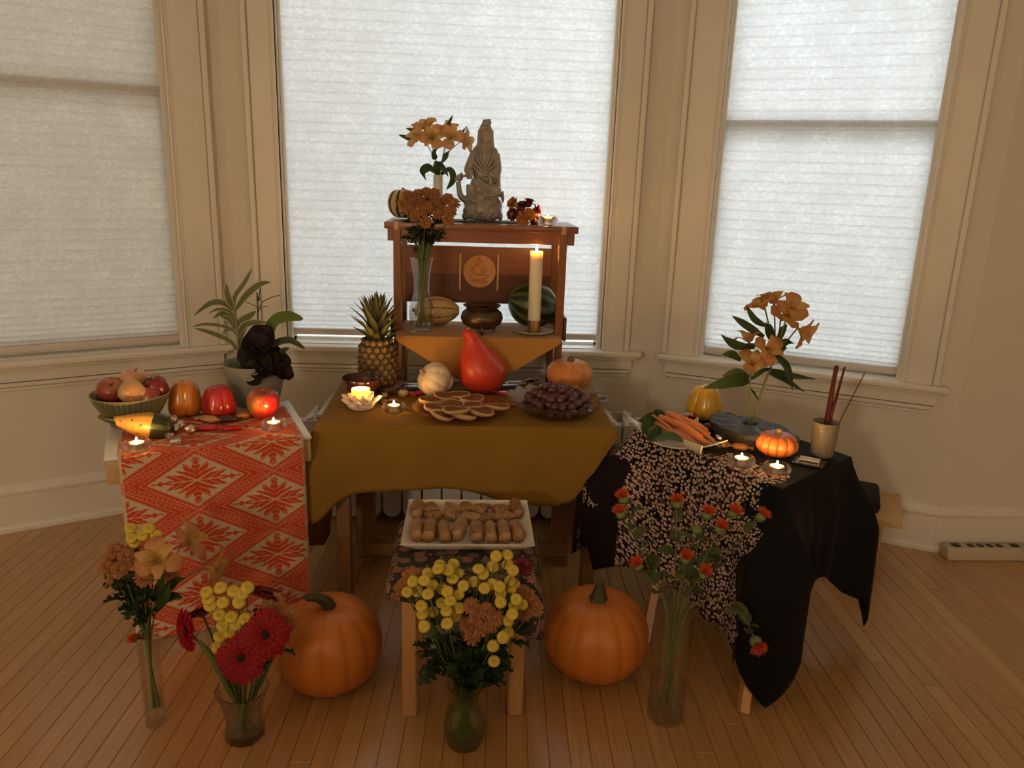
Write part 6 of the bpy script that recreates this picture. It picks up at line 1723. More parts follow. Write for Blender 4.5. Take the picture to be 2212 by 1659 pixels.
class Vase:
    def __init__(s, loc, rim_z, rim_r, foot_r, foot_z=0.02): s.loc, s.rz, s.rr, s.fr, s.fz = V3(loc), rim_z, rim_r, foot_r, foot_z
    def path(s, head, n=12):
        d = head - s.loc; a = math.atan2(d[1], d[0]); m = min(1.0, math.hypot(d[0], d[1]) / 0.12)
        rim = s.loc + V3((math.cos(a) * s.rr * 0.75 * m, math.sin(a) * s.rr * 0.75 * m, s.rz))
        foot = s.loc + V3((-math.cos(a) * s.fr * 0.5 * m + fr.uniform(-.4, .4) * s.fr, -math.sin(a) * s.fr * 0.5 * m + fr.uniform(-.4, .4) * s.fr, s.fz))
        return stem_path(foot, rim, head, n)

def mum(v, px, py, y, label, group, axis=None, s=1.0, leaves=2, lm=None, mat=None):
    h = at_y(px, py, y); P = v.path(h)
    t = thing('chrysanthemum', label, 'flower', P[0], group=group); stem_obj(t, P, [0.0026, 0.0016], M_STALK)
    o = add('petals', MUM[fr.randrange(3)], parent=t, loc=h - P[0]); aim(o, towards_cam(h) if axis is None else axis, fr.uniform(0, 6)); o.scale = (s, s, s)
    if mat: o.data = mat
    add('disc', MUMC, parent=o)
    leaves_on(t, P, leaves, lm or LOB, 0.45, 0.85, zmin=v.loc[2] + v.rz + 0.01); return t
def button(v, px, py, y, label, group, s=1.0, leaves=0):
    h = at_y(px, py, y); P = v.path(h)
    t = thing('button_mum', label, 'flower', P[0], group=group); stem_obj(t, P, [0.0024, 0.0013], M_STALK)
    o = add('button', BTN[fr.randrange(2)], parent=t, loc=h - P[0]); aim(o, towards_cam(h, 0.7, (h - v.loc) * V3((1.2, 1.2, 0)), 0.3), fr.uniform(0, 6)); o.scale = (s, s, s)
    add('eye', BTNE, parent=o); add('calyx', CAL, parent=o)
    leaves_on(t, P, leaves, LOB, 0.5, 0.75, zmin=v.loc[2] + v.rz + 0.01); return t
def gerbera(v, px, py, y, axis, label, group, s=1.0, kind='red'):
    h = at_y(px, py, y); P = v.path(h - V3(axis) / np.linalg.norm(axis) * 0.006)
    t = thing('gerbera', label, 'flower', P[0], group=group); stem_obj(t, P, [0.0035, 0.003], M_STALKP)
    o = add('petals', GER[kind], parent=t, loc=h - P[0]); aim(o, axis, fr.uniform(0, 6)); o.scale = (s, s, s); add('eye', GERC, parent=o)
    c = add('calyx', CAL, parent=t, loc=h - P[0] - V3(axis) / np.linalg.norm(axis) * 0.003); aim(c, axis); c.scale = (1.4, 1.4, 1.2)
    return t
def safflower(v, px, py, y, label, group, leaves=3, bud=False, s=1.15):
    h = at_y(px, py, y); P = v.path(h, 14)
    t = thing('safflower', label, 'flower', P[0], group=group); stem_obj(t, P, [0.0026, 0.0018], M_STALKP)
    ax = (P[-1] - P[-3]) + V3((0, -0.01, 0.02)); ax = ax / np.linalg.norm(ax)
    o = add('bulb', SAFB, parent=t, loc=h - P[0]); aim(o, ax); o.scale = (s, s, s)
    if not bud: add('tuft', SAF, parent=o)
    for k in range(5):
        a = k * 1.256; l = add('leaf', RND, parent=t, loc=h - P[0] - ax * 0.010); l.rotation_euler = (fr.uniform(-.3, .3), -0.2 + fr.uniform(-.3, .3), a); l.scale = (0.55, 0.6, 0.6)
    leaves_on(t, P, leaves, RND, 0.50, 0.92, 0.95, zmin=v.loc[2] + v.rz - 0.02); return t
def alstro(label, group, foot, node, heads, leaves, stem_r=0.0042, mid=None, scale=1.0):
    P = spline([foot] + ([mid] if mid is not None else []) + [node], 14)
    t = thing('alstroemeria', label, 'flower', P[0], group=group); stem_obj(t, P, [stem_r, stem_r * 0.8], M_STALKP)
    for (h, axis) in heads:
        q = spline([node, (node + h) / 2 + V3((0, 0, 0.01)), h - V3(axis) / np.linalg.norm(axis) * 0.010], 8); stem_obj(t, q, [stem_r * 0.55, stem_r * 0.45], M_STALKP, 'pedicel')
        o = add('blossom', THR, parent=t, loc=h - P[0]); aim(o, axis, fr.uniform(0, 6)); o.scale = (scale,) * 3
        for k in range(3):
            add('petal', APO, parent=o, rot=(fr.uniform(-.12, .12), fr.uniform(-.15, .15), 2 * PI * k / 3 + fr.uniform(-.1, .1)))
            add('petal', API, parent=o, rot=(fr.uniform(-.12, .12), fr.uniform(-.15, .15), 2 * PI * (k + .5) / 3 + fr.uniform(-.1, .1)))
    for pts, w in leaves:
        add('leaf', locsh(blade(pts, w, (0.1, -0.8, 0.5), 0.22, 14, 4, 0.03, lambda q: max(0.06, math.sin(PI * min(1, 0.10 + q * 0.90)) ** 0.7), 0.8), t.location), M_ALSL, t)
    return t

ORD = ('first', 'second', 'third', 'fourth', 'fifth', 'sixth', 'seventh', 'eighth', 'ninth', 'tenth', 'eleventh', 'twelfth')
def place_words(pts, rows, side):
    """row from the top and place in that row, in words, for each flower of a bunch"""
    order = sorted(range(len(pts)), key=lambda i: pts[i][1]); per = math.ceil(len(pts) / rows); out = [''] * len(pts)
    for r_ in range(rows):
        row = sorted(order[r_ * per:(r_ + 1) * per], key=lambda i: pts[i][0])
        for j, i in enumerate(row): out[i] = ('top' if r_ == 0 else ORD[r_]) + ' row, ' + ORD[j] + ' from ' + side
    return out

# ---------------------------------------------------------------- glass vases
def glass_vase(name, label, loc, prof_out, th, mat, seg=48, mod=None, base_t=0.012, water=None, wlabel=None):
    """prof_out: outer (r, z) from base to rim; the inner wall follows at thickness th"""
    inner = [(max(0.002, r - th), max(z, base_t)) for r, z in prof_out if z >= base_t * 0.8]
    t = thing(name, label, 'vase', loc)
    add('glass_body', lathe([(0, 0)] + list(prof_out) + list(reversed(inner)) + [(0, base_t)], seg, mod), mat, t)
    if water:
        wp = [(r - 0.0006, z) for r, z in inner if z <= water]; rw = np.interp(water, [z for r, z in inner], [r for r, z in inner]) - 0.0006
        add('water', lathe([(0, base_t + 0.0006)] + [(r, max(z, base_t + 0.0006)) for r, z in wp] + [(rw, water), (0, water)], seg), M_WATER, t)
    return t
M_WATER = glass('water', (0.985, 0.99, 0.975), 0.0, 1.33, bend=0.2)
M_VGL = glass('vase_glass', (0.99, 0.995, 0.99), 0.0, 1.45, bend=0.2)
M_VGRN = glass('green_tinted_glass', (0.90, 0.94, 0.88), 0.0, 1.45)
M_CUT = glass('cut_crystal', (0.985, 0.99, 0.985), 0.0, 1.5, bend=0.7)

# slim cylinder at the left
b1 = at_z(338, 1560, 0); rz = float(at_y(322, 1368, b1[1])[2]); r1 = m_of(22, b1)
glass_vase('slim_vase', 'slim clear glass cylinder vase beside the table runner', b1, [(r1 * 0.96, 0), (r1, 0.004), (r1, 0.02), (r1, rz * 0.5), (r1, rz)], 0.004, M_VGL, 40, None, 0.022, 0.10)
va = Vase(b1, rz, r1 - 0.005, r1 - 0.012, 0.05)
# crystal vase
b2 = at_z(530, 1588, 0); rz2 = float(at_y(533, 1485, b2[1])[2]); r2 = m_of(41, b2)
def cut(th, t_, r, z): return r * (1 + 0.022 * math.cos(12 * th + z * 60) + 0.015 * math.cos(24 * th - z * 90)), z
glass_vase('crystal_vase', 'flared cut crystal vase of red daisies and yellow buttons', b2, [(r2 * 0.92, 0), (r2, 0.006), (r2 * 1.0, 0.022), (r2 * 0.88, 0.05), (r2 * 0.95, rz2 * 0.55), (r2 * 1.18, rz2 * 0.85), (r2 * 1.34, rz2)], 0.006, M_CUT, 96, cut, 0.016, 0.10)
vb = Vase(b2, rz2, r2 * 1.2, r2 * 0.6, 0.03)
# waisted vase in the middle
b3 = at_z(1003, 1602, 0); rz3 = float(at_y(1008, 1480, b3[1])[2]); r3 = m_of(42, b3)
pr3 = spline([(r3 * 0.85, 0), (r3 * 1.02, 0.03), (r3 * 1.06, 0.055), (r3 * 0.92, 0.10), (r3 * 0.72, rz3 * 0.72), (r3 * 0.74, rz3 * 0.88), (r3 * 0.92, rz3)], 26)
glass_vase('waisted_vase', 'waisted greenish glass vase of yellow buttons in front of the stool', b3, [tuple(p) for p in pr3], 0.004, M_VGRN, 72, lambda th, t_, r, z: (r * (1 + 0.012 * math.cos(16 * th)), z), 0.012, 0.13)
vc = Vase(b3, rz3, r3 * 0.78, r3 * 0.6, 0.025)
# tall cylinder at the right
b4 = at_z(1437, 1545, 0); rz4 = float(at_y(1462, 1312, b4[1])[2]); r4 = m_of(40, b4)
glass_vase('tall_vase', 'tall clear glass cylinder vase of orange safflowers', b4, [(r4 * 0.96, 0), (r4, 0.005), (r4, 0.03), (r4 * 1.01, rz4 * 0.5), (r4 * 1.03, rz4)], 0.004, M_VGL, 48, None, 0.026, 0.125)
vd = Vase(b4, rz4, r4 * 0.7, r4 * 0.5, 0.045)
# altar vase
b5 = V3((at_z(912, 712, GZ)[0], 3.135, GZ))
pr5 = spline([(0.040, 0), (0.045, 0.012), (0.0500, 0.07), (0.0490, 0.10), (0.036, 0.145), (0.031, 0.18), (0.034, 0.235), (0.046, 0.302)], 28)
glass_vase('altar_vase', 'faceted clear glass vase of bronze daisies on the altar shelf', b5, [tuple(p) for p in pr5], 0.0035, M_VGL, 64, lambda th, t_, r, z: (r * (1 + 0.02 * abs(math.cos(4 * th))), z), 0.010, 0.075)
ve = Vase(b5, 0.302, 0.036, 0.03, 0.02)

# ---------------------------------------------------------------- altar vase: bronze daisies
gA = 'bronze daisies in the altar vase'
AP_ = ((903, 420, .02), (921, 417, .04), (892, 437, -.01), (910, 437, 0), (928, 430, .03), (942, 443, .01), (924, 450, -.03), (968, 431, .04), (981, 441, .02), (872, 441, .0), (898, 466, -.06), (919, 480, -.07), (972, 458, -.02), (968, 474, -.04), (955, 437, .05), (880, 425, .03), (958, 455, -.01), (885, 452, -.03), (938, 420, .05), (912, 455, -.05), (945, 462, -.03))
AW = place_words(AP_, 4, 'the pineapple side')
for k, (px, py, dy) in enumerate(AP_):
    lab = {10: 'bronze daisy facing forward lowest in the altar vase', 11: 'drooping bronze daisy below the others in the altar vase', 9: 'bronze daisy at the outer edge next to the striped gourd', 8: 'bronze daisy in the altar vase closest to the statue'}.get(k, 'bronze daisy in the altar vase, ' + AW[k])
    mum(ve, px, py, b5[1] + dy, lab, gA, None if k != 11 else (0.3, -0.9, -0.3), 1.15, 4 if k % 2 else 3, LOBB)
# ---------------------------------------------------------------- slim vase
gL = 'mixed flowers in the slim vase'
for k, (px, py) in enumerate(((282, 1143), (322, 1142), (286, 1162), (310, 1158), (338, 1158), (291, 1176))):
    button(va, px, py, b1[1] + 0.03, ('yellow button flower highest in the slim vase', 'yellow button flower at the top beside the highest', 'yellow button flower below the highest in the slim vase', 'yellow button flower in the middle of the top group', 'yellow button flower next to the peach lily', 'yellow button flower lowest of the top group')[k], gL, 1.0)
SP_ = ((251, 1191, .02), (274, 1200, .0), (234, 1225, .0), (261, 1230, -.03), (291, 1215, -.01), (310, 1250, -.05), (243, 1210, .03), (285, 1190, .04), (250, 1250, .0), (370, 1240, .05))
SW = place_words(SP_, 3, 'the baseboard side')
for k, (px, py, dy) in enumerate(SP_):
    mum(va, px, py, b1[1] + dy, 'bronze daisy facing forward alone under the lily in the slim vase' if k == 5 else 'bronze daisy in the slim vase, ' + SW[k], gL, None, 1.05, 5, LOBB)
yv = b1[1]
H = lambda px, py, dy: at_y(px, py, yv + dy)
alstro('peach lily with three blossoms leaning from the slim vase over the runner', gL, b1 + V3((0.0, 0, 0.05)), H(340, 1290, 0.0), [(H(344, 1212, -0.03), (0.1, -0.8, 0.7)), (H(398, 1172, 0.05), (0.8, 0.0, 0.6)), (H(452, 1225, 0.06), (0.95, -0.1, -0.1))],
       [([H(338, 1300, 0), H(375, 1262, -.03), H(400, 1250, -.04)], .03), ([H(338, 1310, 0), H(370, 1290, -.04), H(395, 1292, -.05)], .026), ([H(335, 1300, 0), H(350, 1262, -.05), H(355, 1240, -.06)], .034), ([H(335, 1320, 0), H(360, 1290, -.06), H(368, 1258, -.07)], .03)], 0.004, b1 + V3((0, 0, rz)), 0.95)
# foliage sprig with a bud low on the slim vase
t = safflower(va, 290, 1380, b1[1] - 0.03, 'small orange safflower head hanging at the rim of the slim vase', gL, 0, False, 0.8)
# ---------------------------------------------------------------- crystal vase
gB = 'flowers in the cut crystal vase'
CP_ = ((763, 595), (852, 567), (933, 590), (1020, 565), (990, 605), (775, 640), (785, 678), (868, 657), (967, 655), (843, 740), (920, 753), (865, 808), (952, 802), (1010, 765), (910, 857), (845, 880), (835, 945))
CW = place_words(CP_, 5, 'the slim vase side')
for k, (x, y) in enumerate(CP_):
    button(vb, 190 + x * .3376, 1080 + y * .3376, b2[1] + 0.03 - 0.06 * (y - 560) / 400, 'yellow button flower in the crystal vase, ' + CW[k], gB, 1.12)
gerbera(vb, 522, 1421, b2[1] - 0.075, (0.0, -0.85, 0.45), 'large red gerbera daisy lowest over the crystal vase rim', gB, 1.05)
gerbera(vb, 574, 1371, b2[1] - 0.045, (0.25, -0.85, 0.5), 'large red gerbera daisy beside the big pumpkin', gB, 1.05)
gerbera(vb, 403, 1362, b2[1] + 0.01, (-0.75, -0.7, 0.1), 'red gerbera daisy turned sideways near the slim vase', gB, 0.95)
gerbera(vb, 575, 1283, b2[1] + 0.06, (0.3, 0.3, 0.9), 'dark red gerbera tilted back behind the yellow buttons', gB, 0.9, 'dark')
gerbera(vb, 436, 1322, b2[1] + 0.05, (-0.3, 0.2, 0.9), 'dark maroon gerbera seen from the side above the turned red one', gB, 0.75, 'dark')
CM_ = ((585, 1303, .03), (606, 1318, .03), (612, 1333, .01), (629, 1352, .0), (631, 1325, .02), (598, 1296, .04))
CMW = place_words(CM_, 3, 'the yellow buttons')
for k, (px, py, dy) in enumerate(CM_):
    mum(vb, px, py, b2[1] + dy, 'bronze daisy in the crystal vase, ' + CMW[k], gB, None, 0.95, 2)
for k in range(3):
    h = at_y(430 + k * 7, 1385 + k * 6, b2[1] - 0.02); P = vb.path(h)
    t = thing('cut_stem', ('highest', 'middle', 'lowest')[k] + ' bare cut green stem sticking out sideways from the crystal vase', 'stem', P[0], group=gB); stem_obj(t, P, [0.004, 0.0055], M_STALKP); add('cut_end', locsh(ball(h, (0.0056, 0.0056, 0.004), 8, 6), t.location), M_STALKP, t)
# ---------------------------------------------------------------- waisted vase
gC = 'flowers in the waisted vase'
bt = ((780, 435), (845, 430), (762, 495), (847, 485), (878, 517), (455, 488), (533, 482), (448, 510), (505, 515), (530, 570), (563, 540), (680, 513), (706, 537), (385, 535), (368, 575), (303, 582), (418, 605), (470, 625), (500, 640), (592, 607), (656, 585), (713, 622), (760, 597), (270, 645), (328, 640), (388, 655), (565, 660), (468, 708), (515, 695), (350, 725), (358, 770), (415, 760), (497, 755), (567, 735), (552, 785), (500, 827), (365, 840), (862, 580), (885, 595), (800, 612), (806, 650), (865, 625), (805, 700), (895, 685), (882, 722), (930, 718), (875, 770), (848, 808), (848, 875), (820, 905), (765, 955), (770, 1045))
BW = place_words(bt, 6, 'the curved-stem pumpkin')
cl_ = {0: 'yellow button flower highest near the platter edge', 1: 'yellow button flower at the very top on the pumpkin side', 50: 'small yellow button flower low among the leaves', 51: 'yellow button flower lowest just above the vase rim', 23: 'yellow button flower furthest out beside the stool leg'}
for k, (x, y) in enumerate(bt):
    d = 0.055 - 0.13 * (y - 430) / 500 + 0.03 * ((k * 37) % 7 - 3) / 3
    button(vc, 780 + x * .3733, 1040 + y * .3733, min(b3[1] + d, 1.845), cl_.get(k, 'yellow button flower in the waisted vase, ' + BW[k]), gC, 1.0, 1 if k % 4 == 0 else 0)
mp = ((280, 555), (235, 620), (262, 590), (300, 540), (640, 720), (720, 745), (612, 832), (672, 780), (752, 825), (645, 900), (775, 790), (690, 850), (960, 660), (1012, 735), (945, 765), (985, 695), (930, 640))
MW_ = place_words(mp, 4, 'the curved-stem pumpkin')
for k, (x, y) in enumerate(mp):
    lab = 'bronze daisy in the waisted vase, ' + MW_[k]
    mum(vc, 780 + x * .3733, 1040 + y * .3733, min(b3[1] + (0.05 if k < 4 or k > 11 else -0.05) , 1.845), lab, gC, None, 1.0, 3, LOBB)
h = at_y(1129, 1226, 1.84); P = vc.path(h)
t = thing('chrysanthemum', 'dusky red daisy at the top of the waisted vase beside the floral cloth', 'flower', P[0], group=gC); stem_obj(t, P, [0.0026, 0.0016])
o = add('petals', mesh_data('petals', merge(*ray_ring(20, 0.026, 0.006, 0.003, 0, 0.3, 0.1, 0, 2), *ray_ring(16, 0.019, 0.005, 0.003, 0.003, 0.6, 0.1, .5, 3)), M_GERBD), parent=t, loc=h - P[0]); aim(o, (0.3, -0.5, 0.8))
# leafy sprigs around the neck of the waisted vase
LP_ = ((925, 1400, -.02, 1.3), (940, 1440, -.04, 1.3), (960, 1380, -.05, 1.2), (1045, 1490, -.06, 1.3), (1058, 1450, -.04, 1.4), (1085, 1400, -.02, 1.4), (1118, 1378, .0, 1.2), (1000, 1460, -.06, 1.3), (1030, 1430, -.06, 1.4), (905, 1385, .0, 1.0), (980, 1420, -.06, 1.3), (1070, 1420, -.03, 1.3))
LW = place_words(LP_, 3, 'the curved-stem pumpkin')
for k, (px, py, dy, sz) in enumerate(LP_):
    h = at_y(px, py, b3[1] + dy); P = vc.path(h)
    t = thing('leafy_sprig', 'leafy sprig at the waisted vase neck, ' + LW[k], 'leaf sprig', P[0], group=gC); stem_obj(t, P, [0.002, 0.001])
    leaves_on(t, P, 5, LOBB, 0.55, 1.0, sz * 0.85, zmin=rz3 + 0.01)
# ---------------------------------------------------------------- tall vase: safflowers
gD = 'safflowers in the tall vase'
sf = (((1347, 1078), .03, 'uppermost at the outer side against the mustard cloth'), ((1341, 1110), .02, 'just below the uppermost outer one'), ((1462, 1088), .05, 'against the blossom print below the carrots plate'), ((1528, 1113), .04, 'red one in the upper middle of the spray'), ((1584, 1110), .03, 'brightest in the upper row'), ((1555, 1143), .0, 'just below the brightest in the upper row'), ((1644, 1117), .05, 'furthest towards the plain black cloth'),
      ((1378, 1222), -.03, 'above the upright-stemmed pumpkin'), ((1481, 1207), -.04, 'in the centre of the spray'), ((1520, 1239), -.05, 'lowest in the centre of the spray'))
for (px, py), dy, tx in sf: safflower(vd, px, py, b4[1] + dy, 'orange safflower ' + tx, gD, 5)
safflower(vd, 1505, 1143, b4[1] + 0.0, 'closed green safflower bud among the orange heads', gD, 6, True)
h = at_y(1633, 1387, b4[1] - 0.03)
P = spline([b4 + V3((-0.01, 0, 0.05)), b4 + V3((0.03, -0.01, rz4 * 0.98)), at_y(1560, 1300, b4[1] - 0.02), at_y(1610, 1340, b4[1] - 0.03), h], 16)
t = thing('safflower', 'orange safflower bending down in front of the black cloth', 'flower', P[0], group=gD); stem_obj(t, P, [0.0026, 0.0018], M_STALKP)
o = add('bulb', SAFB, parent=t, loc=h - P[0]); aim(o, (0.15, -0.9, -0.35)); o.scale = (1.45,) * 3; add('tuft', SAF, parent=o)
leaves_on(t, P, 6, RND, 0.6, 0.97, 1.0)

# ---------------------------------------------------------------- alstroemeria on the slate vase
gE = 'peach lilies in the slate vase'
ys = SLH[1]; H = lambda px, py, dy=0.0: at_y(px, py, ys + dy)
alstro('shorter peach lily stem with three blossoms in the slate vase', gE, SLH, H(1620, 815), [(H(1618, 738, .02), (-0.2, 0.1, 0.9)), (H(1655, 756, -.03), (0.2, -0.85, 0.45)), (H(1622, 790, -.04), (0.0, -0.7, 0.75))],
       [([H(1618, 822), H(1580, 822, -.05), H(1520, 838, -.08)], .045), ([H(1618, 815), H(1590, 805, .02), H(1560, 812, .03)], .03), ([H(1620, 820), H(1650, 800, -.04), H(1675, 798, -.05)], .018), ([H(1622, 840), H(1632, 855, -.02), H(1640, 870, -.02)], .012)], 0.0048, None, 0.86)
alstro('taller peach lily stem crowned with blossoms in the slate vase', gE, SLH + V3((0.006, 0.004, 0)), H(1674, 770), [(H(1650, 665, .03), (-0.6, 0.1, 0.8)), (H(1705, 672, -.02), (0.1, -0.7, 0.7)), (H(1728, 712, -.02), (0.6, -0.6, -0.3)), (H(1672, 655, .04), (-0.1, 0.2, 1)), (H(1690, 690, .02), (0.3, -0.6, 0.6))],
       [([H(1655, 705), H(1630, 690), H(1612, 660)], .022), ([H(1650, 728), H(1615, 705, .02), H(1582, 682, .03)], .026), ([H(1640, 745), H(1590, 748, .02), H(1557, 722, .03)], .022), ([H(1630, 752), H(1600, 745, -.03), H(1570, 728, -.04)], .018), ([H(1676, 770), H(1695, 742, -.04), H(1716, 742, -.05)], .034), ([H(1680, 768), H(1700, 800, -.05), H(1712, 846, -.07)], .042),
        ([H(1665, 800), H(1705, 812, -.03), H(1765, 820, -.04)], .03), ([H(1662, 805), H(1700, 825, -.05), H(1745, 852, -.06)], .03), ([H(1662, 700), H(1668, 720, -.02), H(1672, 735, -.03)], .02), ([H(1600, 778), H(1580, 765, -.02), H(1560, 765, -.02)], .026), ([H(1680, 740), H(1690, 715), H(1700, 700)], .022), ([H(1672, 745), H(1660, 720), H(1655, 695)], .02)], 0.0052, H(1640, 860), 0.95)

# ---------------------------------------------------------------- top of the altar: white vase with peach lily
p = at_z(946, 476, ATZ); wv = V3((at_y(946, 430, 3.33)[0], 3.33, ATZ))
t = thing('white_vase', 'narrow white ceramic cylinder vase on top of the altar', 'vase', wv)
wz = float(at_y(946, 378, 3.33)[2]) - ATZ
add('vase_body', lathe([(0, 0), (0.0195, 0), (0.0205, 0.003), (0.0205, wz - 0.002), (0.0195, wz), (0.0170, wz), (0.0165, 0.02), (0, 0.02)], 32), plain('white_ceramic', (0.68, 0.64, 0.60), 0.35, coat=0.3), t)
H = lambda px, py, dy=0.0: at_y(px, py, 3.33 + dy)
gF = 'peach lilies on top of the altar'
alstro('peach lily stem with two blossoms leaning towards the window side in the white vase', gF, wv + V3((0, 0, 0.03)), H(940, 342), [(H(908, 300, -.02), (-0.45, -0.6, 0.6)), (H(934, 300, -.04), (0.1, -0.9, 0.35)), (H(920, 280, .02), (-0.2, 0.2, 0.9))],
       [([H(938, 345), H(940, 330, -.02), H(945, 322, -.03)], .028), ([H(893, 305), H(880, 298), H(861, 291)], .018), ([H(895, 282), H(888, 280), H(877, 277)], .014), ([H(940, 372), H(925, 362, -.03), H(912, 372, -.04), H(920, 390, -.05)], .034)], 0.003, wv + V3((0, 0, wz + 0.02)), 0.92)
alstro('peach lily stem with two blossoms beside the statue in the white vase', gF, wv + V3((0.003, 0, 0.03)), H(955, 345), [(H(974, 300, -.04), (0.2, -0.85, 0.45)), (H(1000, 306, -.01), (0.85, -0.3, 0.1)), (H(968, 290, .02), (0, .3, .9))],
       [([H(955, 350), H(962, 340, -.02), H(971, 325, -.02)], .032), ([H(965, 275), H(972, 262), H(979, 248)], .016), ([H(992, 296), H(1000, 285), H(1007, 275)], .014), ([H(945, 380), H(945, 355, -.03), H(958, 368, -.04), H(968, 382, -.05)], .040), ([H(952, 376), H(972, 368, -.02), H(978, 388, -.03), H(964, 410, -.04)], .034)], 0.003, wv + V3((0.004, 0, wz + 0.02)), 0.92)

